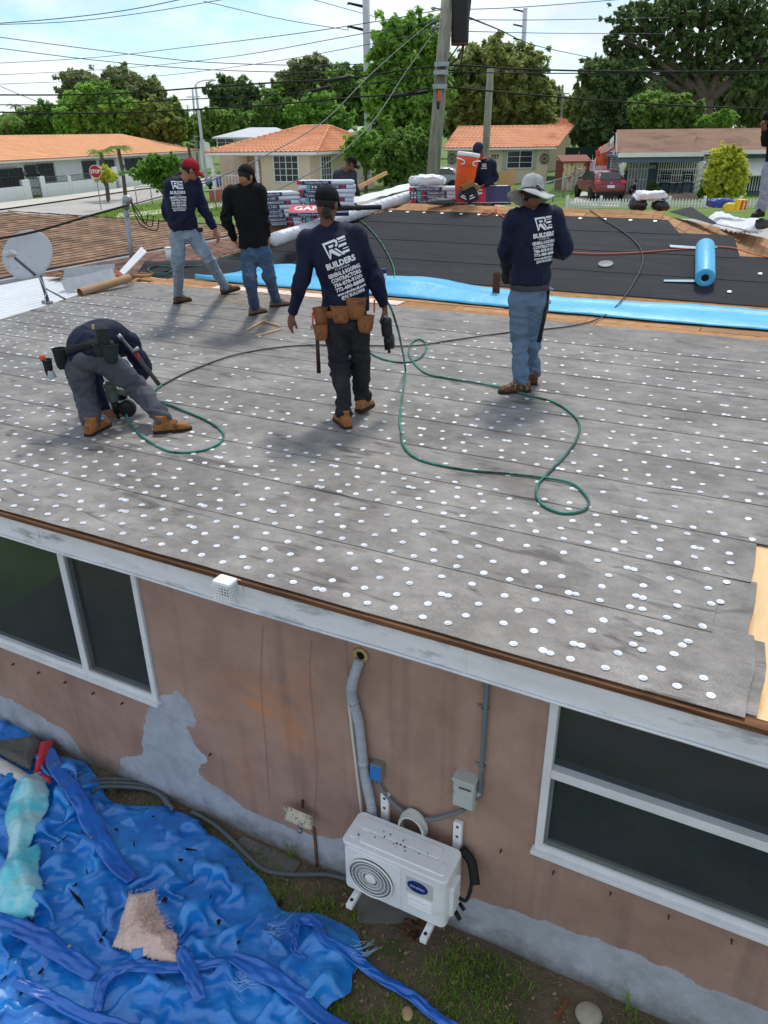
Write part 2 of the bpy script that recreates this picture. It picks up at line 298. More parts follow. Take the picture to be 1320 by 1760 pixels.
# --- deck under the felts
UR, ULf = 3.2, lambda v: -9.02-.225*(v-6.7)
dk = MB(); dk.slab([(UR, 2.86, RZ-.03), (UR, 10.3, RZ-.03), (ULf(10.3), 10.3, RZ-.03), (ULf(2.86), 2.86, RZ-.03)], .12); dk.build('roof_deck', m_ply, house)
MB().span((-.2, 2.83, RZ-.03), (1.9, 4.6, RZ-.014)).build('plywood_sheet', m_ply, house)
VL = [2.795, 3.37, 3.93, 4.41, 4.95, 5.51, 6.09, 6.65, 7.26, 7.88, 8.49, 9.54]
def felt_z(u, v): return .006*noise.noise(Vector((u*.7, v*1.6, 4)))+.003*noise.noise(Vector((u*3, v*4, 9)))+(.012*max(0, noise.noise(Vector((u*.45, v*.9, 2))))**2)
sheets = []
def felt_strip(v0, v1, u0f, u1, z0, z1, du=.07, ragged=.004):
    q = MB(); nu = int((u1-u0f(v0))/du); nv = 6
    for i in range(nu+1):
        for j in range(nv+1):
            v = v0+(v1-v0)*j/nv; ua = u0f(v); u = ua+(u1-ua)*i/nu
            if i == nu: u += ragged*4*noise.noise(Vector((v*3, 1, 7)))
            vv = v+(ragged*noise.noise(Vector((u*2.2, k_*3.3, 5))) if j == 0 else 0)
            q.v.append(Vector((u, vv, RZ+z0+(z1-z0)*j/nv+felt_z(u, v))))
    top = len(q.v); a = nv+1
    q.f = [[i*a+j, (i+1)*a+j, (i+1)*a+j+1, i*a+j+1] for i in range(nu) for j in range(nv)]
    # a real lower edge and right edge, 4 mm thick
    base = len(q.v)
    for i in range(nu+1): p = q.v[i*a]; q.v.append(Vector((p.x, p.y, p.z-.004)))
    q.f += [[(i+1)*a, i*a, base+i, base+i+1] for i in range(nu)]
    b2 = len(q.v)
    for j in range(nv+1): p = q.v[nu*a+j]; q.v.append(Vector((p.x, p.y, p.z-.006)))
    q.f += [[nu*a+j, nu*a+j+1, b2+j+1, b2+j] for j in range(nv)]
    o = q.build('felt_sheet', m_felt, house, smooth=False)
    return o
for k_ in range(len(VL)-1):
    u1 = UR if k_ >= 3 else (.20, .015, .145)[k_]
    v1 = VL[k_+1]+(.06 if k_ < len(VL)-2 else 0)
    sheets.append(felt_strip(VL[k_], v1, ULf, u1, .006, .001))
k_ = 20; felt_strip(2.84, 3.40, lambda v: -.6, .245, -.004, -.004); k_ = 21; felt_strip(3.37, 3.95, lambda v: -.5, .175, -.001, -.001)
sheets[10]['label'] = 'topmost grey felt course beside the bare boards'
# --- tin discs
def disc_mesh():
    q = MB(); q.lathe([(.0208, -.0012), (.0208, .0004), (.019, .0016), (.012, .0010), (.0075, .0002), (.006, .0022), (.0022, .0026)], 14); return q.mesh('tin_disc', False)
dme = disc_mesh(); dme.materials.append(m_disc)
spots = []; R = random.Random(3)
def roof_z(u, v):
    k = max(i for i in range(len(VL)-1) if v >= VL[i]-.02) if v >= VL[0] else 0
    t = (v-VL[k])/(VL[k+1]-VL[k]); return RZ+.006-.005*t+felt_z(u, v), k
for k in range(len(VL)-1):
    v0, v1 = VL[k], VL[k+1]; ur = UR-.1 if k >= 3 else (.08, -.03, .05)[k]
    rows = [(v0+.035, .165)]
    if k == 0: rows = [(v0+.08, .165), (v0+.20, .20), (v0+.33, .20), (v0+.46, .20)]
    elif k in (1, 2): rows += [(v0+.16, .20), (v0+.28, .20), (v0+.42, .20)]
    elif k in (4, 5): rows += [(v0+.19, .19), (v0+.38, .19)]
    elif k == 3: rows += [(v0+.29, .24)]
    elif k == 10: rows = [(v0+.035, .17), (v0+.55, .8)]
    elif k: rows += [(v0+.30, .215)]
    for ri, (vr, st) in enumerate(rows):
        u = ULf(vr)+.12+R.random()*.1
        while u < ur:
            uu, vv = u+R.uniform(-.02, .02), vr+R.uniform(-.022, .022) if ri else vr+R.uniform(-.012, .012)
            keep = R.random() > .05
            if -7.6 < uu < -3.6 and vv > 6.5 and R.random() < .86: keep = False
            if -5.6 < uu < -2.9 and 5.2 < vv < 6.5 and R.random() < .5: keep = False
            if uu < -7.2 and vv > 9.0: keep = False
            if keep:
                spots.append((uu, vv))
                if R.random() < .07: spots.append((uu+.036, vv+R.uniform(-.006, .006)))
            u += st*.93*R.uniform(.9, 1.1)
    if 5 < k < 9:                 # extra staggered rows on the left half
        for vr in (v0+.17, v0+.44):
            u = ULf(vr)+.2
            while u < (-6.0 if k > 5 else -3.4 if k > 2 else -1.0):
                if R.random() > (.3 if k != 3 else .45) and not (-6.2 < u < -3.6 and k > 4): spots.append((u+R.uniform(-.04, .04), vr+R.uniform(-.03, .03)))
                u += .19*R.uniform(.85, 1.15)
for a, b in ((.03, 3.88), (-.02, 3.62), (.02, 3.66), (-.1, 3.2), (-.32, 3.42), (-.3, 3.2), (-.26, 3.08)): spots.append((a, b))
def near(s): p = UVZ(s[0], s[1]); return (p-CP).length+(30 if (p.x/p.y > .52 or p.x/p.y < -.52) else 0)
spots.sort(key=near); fld = MB(); prof = [(.0208, -.001), (.0208, .0006), (.018, .0016), (.006, .0008), (.004, .0022)]
for i, (u, v) in enumerate(spots):
    z, k = roof_z(u, v); rot = Matrix.Rotation(R.uniform(-.07, .07), 3, 'X') @ Matrix.Rotation(R.uniform(-.07, .07), 3, 'Y') @ Matrix.Rotation(R.random()*6, 3, 'Z')
    if i < 290:
        o = link('tin_disc', dme, None, sheets[k]); o.location = (u, v, z+.003); o.rotation_euler = rot.to_euler()
    else: fld.lathe(prof, 9, (u, v, z+.003), rot)
fld.build('tin_disc_field', m_disc, house, kind='stuff')
# --- eave: brown wood edge, grey fascia, bottom rail, soffit
q = MB(); xs_ = [-9+.25*i for i in range(50)]
q.slab([(-9, 2.775, RZ-.010), (UR, 2.775, RZ-.010), (UR, 2.83, RZ-.004), (-9, 2.83, RZ-.004)], .030); q.build('edge_board', m_drip, house, bevel=.004)
def wavy_strip(name, z0, z1, v, amp, m, th=.012):
    q = MB(); n = 90
    for i in range(n+1):
        u = -9+(UR+9)*i/n; d = amp*noise.noise(Vector((u*1.1, 3, 8)))
        for vv, z in ((v+d*.5, z0), (v, z1), (v+th, z1), (v+th+d*.5, z0)): q.v.append(Vector((u, vv, RZ+z+(d if z == z0 else 0))))
    q.f = [[i*4+j, i*4+(j+1) % 4, i*4+4+(j+1) % 4, i*4+4+j] for i in range(n) for j in range(4)]
    return q.build(name, m, house, smooth=False)
wavy_strip('fascia_panel', -.20, -.053, 2.80, .012, m_fascia)
q = MB()
for zz, rr, vv in ((-.197, .007, 2.79), (-.212, .006, 2.805)):
    q.tube([(-9+.3*i, vv, RZ+zz+.012*noise.noise(Vector(((-9+.3*i)*1.1, 3, 8)))) for i in range(41)], rr, 6)
q.build('fascia_rail', m_fascia, house, smooth=True)
MB().span((-9, 2.815, RZ-.2), (UR, 3.2, RZ-.185)).build('soffit', m_white, house)
for uj in (-1.02, -3.9): MB().span((uj, 2.795, RZ-.2), (uj+.012, 2.802, RZ-.055)).build('fascia_joint', m_fascia, house)
# --- wall with painted-over patches
WV = 3.12
def wl(px, py): return loc(PV(px, py, WV))
WL = dict(u0=-7.4, u1=wl(235, 985).x+.0, z0=wl(272, 1203).z, z1=RZ-.19); WRt = dict(u0=wl(948, 1200).x, u1=2.6, z0=wl(915, 1450).z, z1=RZ-.19)
patch = [wl(*p) for p in ((262, 1202), (305, 1187), (330, 1215), (338, 1255), (318, 1245), (332, 1278), (354, 1302), (340, 1328), (368, 1352), (440, 1400), (500, 1424), (545, 1436), (605, 1447), (700, 1500), (790, 1541), (900, 1572), (1000, 1606), (1100, 1640), (1200, 1690), (1330, 1745))]
patch += [Vector((2.6, 0, .25)), Vector((2.6, 0, -.3)), Vector((-7, 0, -.3))]+[wl(*p) for p in ((-60, 1180), (0, 1196), (60, 1225), (120, 1262), (140, 1296), (200, 1345), (208, 1322), (205, 1302), (242, 1302), (246, 1260), (250, 1230))]
poly = [(p.x, p.z) for p in patch]
def inpoly(x, y):
    c = False; j = len(poly)-1
    for i in range(len(poly)):
        (xi, yi), (xj, yj) = poly[i], poly[j]
        if (yi > y) != (yj > y) and x < (xj-xi)*(y-yi)/(yj-yi)+xi: c = not c
        j = i
    return c
org = [(wl(440, 1205), .26, .16, 1), (wl(505, 1265), .20, .14, .8), (wl(420, 1310), .1, .22, .6), (wl(520, 1200), .12, .25, .5), (wl(370, 1230), .2, .1, .35), (wl(480, 1180), .3, .06, .5)]
st = .022; nu = int((2.6+7.4)/st); nz = int((RZ-.18)/st); q = MB(); cols = []
for i in range(nu+1):
    for j in range(nz+1):
        u, z = -7.4+i*st, j*st-.02; wu = u+.03*noise.noise(Vector((u*9, z*9, 1))); wz = z+.035*noise.noise(Vector((u*7, z*7, 5)))
        gmask = 0.0
        for dx, dz in ((0, 0), (.018, 0), (-.018, 0), (0, .018), (0, -.018)): gmask += .2*inpoly(wu+dx, wz+dz)
        om = 0
        for c, ru, rz_, a_ in org: om = max(om, a_*math.exp(-((wu-c.x)/ru)**2-((wz-c.z)/rz_)**2))
        q.v.append(Vector((u, WV+.004*noise.noise(Vector((u*2.5, z*2.5, 2))), z))); cols.append((gmask, om*(.55+.9*noise.noise(Vector((u*5, z*11, 3)))), 0, 1))
def hole(u, z):
    for w_ in (WL, WRt):
        if w_['u0'] < u < w_['u1'] and w_['z0'] < z < w_['z1']: return True
a = nz+1
q.f = [[i*a+j, (i+1)*a+j, (i+1)*a+j+1, i*a+j+1] for i in range(nu) for j in range(nz) if not hole(-7.4+(i+.5)*st, (j+.5)*st-.02)]
def wall_mat():
    m = bpy.data.materials.new('brown_stucco'); m.use_nodes = True; t = m.node_tree; b = t.nodes['Principled BSDF']; L = t.links.new
    tc = N(t, 'ShaderNodeTexCoord'); at = N(t, 'ShaderNodeAttribute', attribute_name='paint'); sp = N(t, 'ShaderNodeSeparateColor'); L(at.outputs['Color'], sp.inputs[0])
    a = N(t, 'ShaderNodeTexNoise'); a.inputs['Scale'].default_value = 1.7; a.inputs['Detail'].default_value = 9; a.inputs['Roughness'].default_value = .65; L(tc.outputs['Object'], a.inputs['Vector'])
    r = N(t, 'ShaderNodeValToRGB'); e = r.color_ramp.elements; e[0].position = .3; e[0].color = lin((152, 121, 106)); e[1].position = .7; e[1].color = lin((184, 153, 136)); L(a.outputs[0], r.inputs[0])
    mp3 = N(t, 'ShaderNodeMapping'); mp3.inputs['Scale'].default_value = (9, 9, .5); L(tc.outputs['Object'], mp3.inputs[0])
    d = N(t, 'ShaderNodeTexNoise'); d.inputs['Scale'].default_value = .8; d.inputs['Detail'].default_value = 7; L(mp3.outputs[0], d.inputs['Vector'])
    dr = N(t, 'ShaderNodeValToRGB'); dr.color_ramp.elements[0].position = .56; dr.color_ramp.elements[1].position = .8; dr.color_ramp.elements[1].color = (.5, .5, .5, 1); L(d.outputs[0], dr.inputs[0])
    m0 = N(t, 'ShaderNodeMixRGB'); L(dr.outputs[0], m0.inputs[0]); L(r.outputs[0], m0.inputs[1]); m0.inputs[2].default_value = lin((112, 88, 76))
    m1 = N(t, 'ShaderNodeMixRGB'); L(sp.outputs[1], m1.inputs[0]); L(m0.outputs[0], m1.inputs[1]); m1.inputs[2].default_value = lin((206, 140, 96))
    gn = N(t, 'ShaderNodeTexNoise'); gn.inputs['Scale'].default_value = 5; gn.inputs['Detail'].default_value = 8; gn.inputs['Roughness'].default_value = .7; L(tc.outputs['Object'], gn.inputs['Vector'])
    gr = N(t, 'ShaderNodeValToRGB'); e = gr.color_ramp.elements; e[0].position = .3; e[0].color = lin((156, 160, 166)); e[1].position = .7; e[1].color = lin((190, 196, 202)); L(gn.outputs[0], gr.inputs[0])
    # splash dirt on the lowest hand's breadth of the plinth
    sx = N(t, 'ShaderNodeSeparateXYZ'); L(tc.outputs['Object'], sx.inputs[0]); ma = N(t, 'ShaderNodeMath', operation='MULTIPLY_ADD'); L(gn.outputs[0], ma.inputs[0]); ma.inputs[1].default_value = .35; L(sx.outputs[2], ma.inputs[2])
    mr = N(t, 'ShaderNodeMapRange'); mr.inputs[1].default_value = .2; mr.inputs[2].default_value = .36; mr.inputs[3].default_value = .75; mr.inputs[4].default_value = 0; L(ma.outputs[0], mr.inputs[0])
    en = N(t, 'ShaderNodeTexNoise'); en.inputs['Scale'].default_value = 26; en.inputs['Detail'].default_value = 6; L(tc.outputs['Object'], en.inputs['Vector']); ea = N(t, 'ShaderNodeMath', operation='MULTIPLY_ADD'); L(en.outputs[0], ea.inputs[0]); ea.inputs[1].default_value = .9; L(sp.outputs[0], ea.inputs[2]); er = N(t, 'ShaderNodeMapRange'); er.inputs[1].default_value = .82; er.inputs[2].default_value = 1.0; L(ea.outputs[0], er.inputs[0])
    m2_ = N(t, 'ShaderNodeMixRGB'); L(er.outputs[0], m2_.inputs[0]); L(m1.outputs[0], m2_.inputs[1]); L(gr.outputs[0], m2_.inputs[2])
    m3 = N(t, 'ShaderNodeMixRGB'); L(mr.outputs[0], m3.inputs[0]); L(m2_.outputs[0], m3.inputs[1]); m3.inputs[2].default_value = lin((112, 108, 98))
    L(m3.outputs[0], b.inputs['Base Color']); b.inputs['Roughness'].default_value = .8; b.inputs['Specular IOR Level'].default_value = .25
    bn = N(t, 'ShaderNodeTexNoise'); bn.inputs['Scale'].default_value = 55; bn.inputs['Detail'].default_value = 8; L(tc.outputs['Object'], bn.inputs['Vector'])
    bp = N(t, 'ShaderNodeBump'); bp.inputs['Strength'].default_value = .5; bp.inputs['Distance'].default_value = .008; L(bn.outputs[0], bp.inputs['Height']); L(bp.outputs[0], b.inputs['Normal'])
    return m
wo = q.build('wall', wall_mat(), house, smooth=True)
ca = wo.data.color_attributes.new('paint', 'FLOAT_COLOR', 'POINT'); ca.data.foreach_set('color', [x for c in cols for x in c])
# cracks: thin dark grooves standing in the stucco, as hairline strips
m_crack = mat('crack_dirt', (146, 116, 101), .9, .2)
for pts in (((452, 1075), (449, 1180), (458, 1290), (463, 1372)), ((536, 1100), (533, 1170), (544, 1300), (541, 1420)), ((593, 1085), (598, 1150), (600, 1240))):
    P = [wl(*p) for p in pts]; P = cr_spline(P, 8); q = MB()
    for i, p in enumerate(P):
        d = .006*noise.noise(Vector((p.z*14, i, 0))); q.v += [p+Vector((d-.0015, -.0055, 0)), p+Vector((d+.0015, -.0055, 0))]
    q.f = [[2*i, 2*i+1, 2*i+3, 2*i+2] for i in range(len(P)-1)]; q.build('wall_crack', m_crack, house)
m_pipe_rust = mat('rust_stain', (120, 84, 66), .85, .3)
q = MB(); P = cr_spline([wl(540, 1420), wl(543, 1445), wl(546, 1486)], 6); q.tube([p+Vector((0, -.008, 0)) for p in P], .012, 7); q.build('corner_bead', m_pipe_rust, house, smooth=True)
# back and side walls, so the house is closed
m_wall2 = mat('stucco_plain', (166, 134, 118), .85, .1, 2)
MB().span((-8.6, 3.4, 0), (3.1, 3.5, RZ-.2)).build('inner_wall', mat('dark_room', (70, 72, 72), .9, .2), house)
MB().span((-9.0, 3.3, 0), (-8.9, 10.2, RZ-.15)).build('side_wall', m_wall2, house)
# --- windows
m_frame = mat('window_frame', (228, 230, 230), .45, .08, 6, spec=.4)
m_frame2 = mat('window_track', (112, 116, 114), .6, .15, 6)
def glass_mat():
    m = bpy.data.materials.new('dark_glass'); m.use_nodes = True; t = m.node_tree; b = t.nodes['Principled BSDF']; L = t.links.new
    tc = N(t, 'ShaderNodeTexCoord'); a = N(t, 'ShaderNodeTexNoise'); a.inputs['Scale'].default_value = 2; a.inputs['Detail'].default_value = 6; L(tc.outputs['Object'], a.inputs['Vector'])
    r = N(t, 'ShaderNodeValToRGB'); e = r.color_ramp.elements; e[0].position = .3; e[0].color = (.14, .18, .19, 1); e[1].position = .75; e[1].color = (.22, .26, .27, 1); L(a.outputs[0], r.inputs[0]); L(r.outputs[0], b.inputs['Base Color'])
    b.inputs['Roughness'].default_value = .05; b.inputs['Specular IOR Level'].default_value = .5; b.inputs['IOR'].default_value = 1.5; b.inputs['Transmission Weight'].default_value = .8
    return m
m_glass = glass_mat()
def window(wd, mull, vertical, nm_label):
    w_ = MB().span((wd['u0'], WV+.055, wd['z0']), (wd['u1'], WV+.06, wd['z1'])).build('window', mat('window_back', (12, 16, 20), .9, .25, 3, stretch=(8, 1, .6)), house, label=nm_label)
    fw = .045
    for lo, hi in (((wd['u0'], 0, wd['z0']), (wd['u1'], 0, wd['z0']+fw)), ((wd['u0'], 0, wd['z0']+fw), (wd['u0']+fw, 0, wd['z1'])), ((wd['u1']-fw, 0, wd['z0']+fw), (wd['u1'], 0, wd['z1']))):
        MB().span((lo[0], WV-.022, lo[2]), (hi[0], WV+.05, hi[2])).build('frame', m_frame, w_, bevel=.003)
    MB().span((wd['u0']-.015, WV-.05, wd['z0']-.03), (wd['u1']+.015, WV+.01, wd['z0']-.001)).build('sill', m_frame, w_, bevel=.004)
    cells = []
    if vertical:
        MB().span((mull-.03, WV-.016, wd['z0']+fw), (mull+.03, WV+.046, wd['z1'])).build('mullion', m_frame, w_, bevel=.003)
        MB().span((mull+.03, WV-.004, wd['z0']+fw), (mull+.055, WV+.044, wd['z1'])).build('sash_track', m_frame2, w_)
        MB().span((mull+.055, WV-.004, wd['z0']+fw), (wd['u1']-fw, WV+.044, wd['z0']+fw+.022)).build('sash_track', m_frame2, w_)
        cells = [(wd['u0']+fw, mull-.03, wd['z0']+fw, wd['z1'], .0), (mull+.055, wd['u1']-fw, wd['z0']+fw+.022, wd['z1'], .02)]
    else:
        MB().span((wd['u0']+fw, WV-.018, mull-.03), (wd['u1']-fw, WV+.046, mull+.03)).build('meeting_rail', m_frame, w_, bevel=.003)
        MB().span((wd['u0']+fw, WV-.005, wd['z0']+fw), (wd['u0']+fw+.02, WV+.044, mull-.03)).build('sash_track', m_frame2, w_)
        MB().span((wd['u0']+fw+.02, WV-.008, wd['z0']+fw), (wd['u1']-fw, WV+.044, wd['z0']+fw+.035)).build('sash_track', m_frame2, w_)
        cells = [(wd['u0']+fw, wd['u1']-fw, mull+.03, wd['z1'], .02), (wd['u0']+fw+.02, wd['u1']-fw, wd['z0']+fw+.035, mull-.03, .0)]
    for a_, b_, c_, d_, off in cells: MB().span((a_, WV+.012+off, c_), (b_, WV+.018+off, d_)).build('pane', m_glass, w_)
    return w_
window(WL, wl(125, 1040).x, True, 'white framed sliding window at the left end of the wall')
wr = window(WRt, wl(943, 1325).z, False, 'white framed sash window at the right end of the wall')
# faint horizontal slats of an inner blind in the right window
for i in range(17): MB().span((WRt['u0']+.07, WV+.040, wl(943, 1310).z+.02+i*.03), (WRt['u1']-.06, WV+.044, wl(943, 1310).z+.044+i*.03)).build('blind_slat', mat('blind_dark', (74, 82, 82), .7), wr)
# nail stubs and shutter screws under windows
for p in ((25, 1140), (68, 1155), (114, 1171), (162, 1190), (212, 1207), (952, 1497), (1050, 1533), (1150, 1573), (1258, 1615), (363, 1295), (862, 1460)):
    c = wl(*p); MB().box(c+Vector((0, -.012, 0)), (.008, .03, .012)).build('screw_stub', m_rust, house)
# ------------------------------------------------------------------ main hip roof behind
ZR, VR, URg, ULg = .96, 13.5, -2.2, -6.41
FE = SL0; RE_, LE_ = URg+3.2, -9.6
def fz(u, v): return RZ+sl(v)
q = MB(); th = .1
q.slab([(LE_, FE, RZ), (RE_, FE, RZ), (URg, VR, RZ+ZR), (ULg, VR, RZ+ZR)], th)
q.slab([(URg, VR, RZ+ZR-.002), (RE_, FE, RZ-.002), (RE_, VR+3.2, RZ-.002)], th)
q.slab([(ULg, VR, RZ+ZR-.002), (URg, VR, RZ+ZR-.002), (RE_, VR+3.2, RZ-.002), (LE_, VR+3.2, RZ-.002)], th)
q.slab([(LE_, VR+3.2, RZ-.002), (LE_, FE, RZ-.002), (ULg, VR, RZ+ZR-.002)], th)
q.build('main_roof_deck', m_bare, house)
MB().span((-9.2, FE+.5, 0), (.6, VR+2.8, RZ-.1)).build('main_wall', m_wall2, house)
# left wing roof (old shingles) between the hip and the neighbour's gutter
LWU = -12.0
q = MB(); q.slab([(LE_, VR+4.6, RZ+.02), (LWU, VR+4.6, RZ-.1), (LWU, FE-.3, RZ-.1), (LE_, FE-.3, RZ+.02)], .06); q.build('wing_roof_deck', m_bare, house)
# boards on the flat strip at the foot of the slope
bd = []; R = random.Random(11)
for row in range(4):
    u = LE_+R.random(); v0 = 9.545+row*.195
    while u < UR:
        l = R.uniform(1.1, 2.4); z = RZ+R.uniform(-.006, .002); bd.append(MB().span((u, v0, z-.03), (min(u+l, UR)-.008, v0+.187, z)).build('deck_board', m_bare, house, bevel=.003)); u += l
MB().span((-7.9, 9.60, RZ), (-4.7, 9.86, RZ+.008)).build('white_strip', mat('pink_white_board', (226, 206, 190), .6), house)
# bare boards along the ridge on the front slope
for row in range(2):
    u = ULg-.1+.2*row
    while u < URg+.25:
        l = R.uniform(1.0, 1.9); v0 = VR-.30+row*.15; P = [(u, v0, fz(u, v0)), (min(u+l, URg+.3)-.01, v0, fz(u, v0)), (min(u+l, URg+.3)-.01, v0+.143, fz(u, v0+.143)), (u, v0+.143, fz(u, v0+.143))]
        MB().slab([Vector(p)+Vector((0, 0, .012)) for p in P], .03).build('ridge_board', m_bare, house); u += l
# ridge lip and boards of the right-hand hip face, parallel to its eave
i = 0; uu = URg+.02
while uu < RE_:
    wd_ = R.uniform(.15, .2); d0, d1 = uu-URg, uu+wd_-.012-URg; z0, z1 = RZ+ZR-SLK*d0+.006+R.uniform(0, .006), RZ+ZR-SLK*d1+.006
    vs0 = VR-d0; ve0 = VR+d0; vs1 = VR-d1; ve1 = VR+d1
    cuts = sorted([R.uniform(.25, .45), R.uniform(.55, .8)]) if d0 > .6 else []
    cc = [0]+cuts+[1]
    for a_, b_ in zip(cc, cc[1:]):
        g_ = .006
        P = [(uu, vs0+(ve0-vs0)*a_+g_, z0), (uu+wd_-.012, vs1+(ve1-vs1)*a_+g_, z1), (uu+wd_-.012, vs1+(ve1-vs1)*b_-g_, z1), (uu, vs0+(ve0-vs0)*b_-g_, z0)]
        MB().slab(P, .025).build('hip_board', m_bare, house)
    uu += wd_
# black underlayment courses on the front slope
def fpoly(px): p = loc(PS(*px)); return p
black = [(v0, v1) for v0, v1 in ((10.75, 11.45), (11.38, 12.1), (12.03, 12.75), (12.68, 13.2))]
rights = [lambda v: 1.6, lambda v: 0.12, lambda v: -.62-.25*(v-12.03), lambda v: -1.52-.55*(v-12.68)]
lefts = [lambda v: -9.05+1.0*(v-10.75), lambda v: -8.35+.95*(v-11.38), lambda v: -7.7+.9*(v-12.03), lambda v: -7.1+.9*(v-12.68)]
for k, (v0, v1) in enumerate(black):
    q = MB(); nu, nv = 70, 5
    for i in range(nu+1):
        for j in range(nv+1):
            v = v0+(v1-v0)*j/nv; a_, b_ = lefts[k](v), rights[k](v)
            if k in (1, 2): b_ = min(b_, URg+(VR-v)+.25) if False else b_
            u = a_+(b_-a_)*i/nu
            q.v.append(Vector((u, v, fz(u, v)+.009-.006*j/nv+.004*noise.noise(Vector((u, v*2, 6))))))
    q.f = [[i*(nv+1)+j, (i+1)*(nv+1)+j, (i+1)*(nv+1)+j+1, i*(nv+1)+j+1] for i in range(nu) for j in range(nv)]
    sh = q.build('underlay_sheet', m_black, house)
    md = sh.modifiers.new('t', 'SOLIDIFY'); md.thickness = .005; md.offset = -1
    if k == 3:
        u = -6.55
        while u < -1.7:
            o = link('tin_disc', dme, None, sh); o.location = (u, 13.12, fz(u, 13.12)+.016); o.rotation_euler = (math.atan(SLK), 0, 0); o.scale = (1.5, 1.5, 1); u += R.uniform(.32, .40)
for p in ((1230, 427), (1253, 504), (1306, 473), (430, 461), (445, 460), (452, 461), (470, 462)):
    c = loc(PS(*p)); o = link('tin_disc', dme, None, house); o.location = c+Vector((0, 0, .022)); o.rotation_euler = (math.atan(SLK), 0, 0); o.scale = (1.4, 1.4, 1)
# blue sheet turned back over the foot of the black courses, its hem curling on the left
def blue_sheet():
    q = MB(); n, m_ = 150, 12
    for i in range(n+1):
        u = -8.6+(UR+8.6)*i/n
        lo_ = 10.02+.05*math.sin(u*.9)+.03*noise.noise(Vector((u*1.2, 0, 4)))+(.0 if u > -6.4 else (-6.4-u)*.05)
        wid = .62+.10*noise.noise(Vector((u*.55, 9, 1)))+.16*math.exp(-((u+4.9)/.8)**2); wid *= max(.06, min(1, (u+8.6)/1.5))
        for j in range(m_+1):
            t = j/m_; v = lo_+wid*t
            lift = .05*math.sin(math.pi*min(1, t*1.3))*(1+.9*noise.noise(Vector((u*1.3, 3, 3))))+.15*math.exp(-((u+7.4)/.9)**2)*t+.07*math.exp(-((u+4.6)/1.1)**2)*(1-abs(2*t-1))
            q.v.append(Vector((u, v+.02*noise.noise(Vector((u*3, t*2, 1))), RZ+max(0, sl(v))+.02+lift+.006*noise.noise(Vector((u*5, v*5, 2))))))
    a = m_+1; q.f = [[i*a+j, (i+1)*a+j, (i+1)*a+j+1, i*a+j+1] for i in range(n) for j in range(m_)]
    o = q.build('blue_underlay_sheet', m_blue, None, smooth=True, label='bright blue underlayment sheet folded along the foot of the black slope', cat='roofing sheet')
    md = o.modifiers.new('t', 'SOLIDIFY'); md.thickness = .004; o.rotation_euler = (0, 0, HROT); return o
blue_sheet()
q = MB(); n, m_ = 40, 8                     # black side of the turned sheet on the left, dipping like a scoop
for i in range(n+1):
    for j in range(m_+1):
        a_ = loc(PS(215+i*(395-215)/n, 486-10*math.sin(math.pi*i/n)+(12 if i < 30 else 12-(i-30)*1.2)*math.sin(math.pi*i/n), .06)); b_ = loc(PS(250+i*(470-250)/n, 452-.06*i, .05)); t = j/m_; p = a_.lerp(b_, t)
        p.z += .05*math.sin(math.pi*t)*-1+.03*t+.02*noise.noise(Vector((i*.12, t*2, 8))); q.v.append(p)
q.f = [[i*(m_+1)+j, (i+1)*(m_+1)+j, (i+1)*(m_+1)+j+1, i*(m_+1)+j+1] for i in range(n) for j in range(m_)]
o = q.build('turned_sheet', m_black, None, smooth=True, label='black backed end of underlayment curling by the red capped worker', cat='roofing sheet'); o.rotation_euler = (0, 0, HROT)
o.modifiers.new('t', 'SOLIDIFY').thickness = .006
# shingles still on the left hip face and wing (each tab a piece)
tabs = []
def shingle_rows(origin, along, up, nrm, rows, cols_, tw, th_, inside, R):
    for r_ in range(rows):
        off = (r_ % 2)*tw*.5+R.uniform(-.03, .03)
        for c_ in range(cols_):
            a_ = c_*tw+off; b_ = r_*th_
            if not inside(a_+tw/2, b_+th_/2): continue
            lift = R.uniform(.014, .024); p = lambda x, y, z: origin+along*x+up*y+nrm*z
            x0, x1 = a_+.008, a_+tw-.008; y0, y1 = b_+R.uniform(-.004, .004), b_+th_*1.15
            tabs.append(([p(x0, y0, lift), p(x1, y0, lift), p(x1, y1, .003), p(x0, y1, .003), p(x0, y0, 0), p(x1, y0, 0)], [(0, 1, 2, 3), (4, 5, 1, 0), (5, 2, 1), (4, 0, 3)]))
R = random.Random(5)
al = Vector((0, 1, 0)); o0 = Vector((LE_, FE, RZ)); up_ = Vector((1, 0, .3)).normalized(); nr = al.cross(up_).normalized(); nr = nr if nr.z > 0 else -nr
shingle_rows(o0, al, up_, nr, 18, 24, .30, .19, lambda a, b: b < min(a, 6.4-a)*1.04, R)
up2 = Vector((LE_-LWU, 0, .12)).normalized(); nr2 = al.cross(up2); nr2 = nr2 if nr2.z > 0 else -nr2; nr2.normalize()
shingle_rows(Vector((LWU, FE-.3, RZ-.1)), al, up2, nr2, 12, 26, .30, .19, lambda a, b: True, R)
# front slope left corner keeps shingles too
up3 = Vector((0, 1, .3)).normalized(); nr3 = Vector((0, -.3, 1)).normalized()
shingle_rows(Vector((LE_, FE, RZ+.002)), Vector((1, 0, 0)), up3, nr3, 4, 6, .30, .19, lambda a, b: a > b*1.0 and a < 1.0, R)
def dist_tab(it): p = it[0][0]; return (UVZ(p.x, p.y, p.z-RZ)-CP).length
pieces('shingle_tab', m_bsh, house, tabs, 290, 'shingle_field', dist_tab)
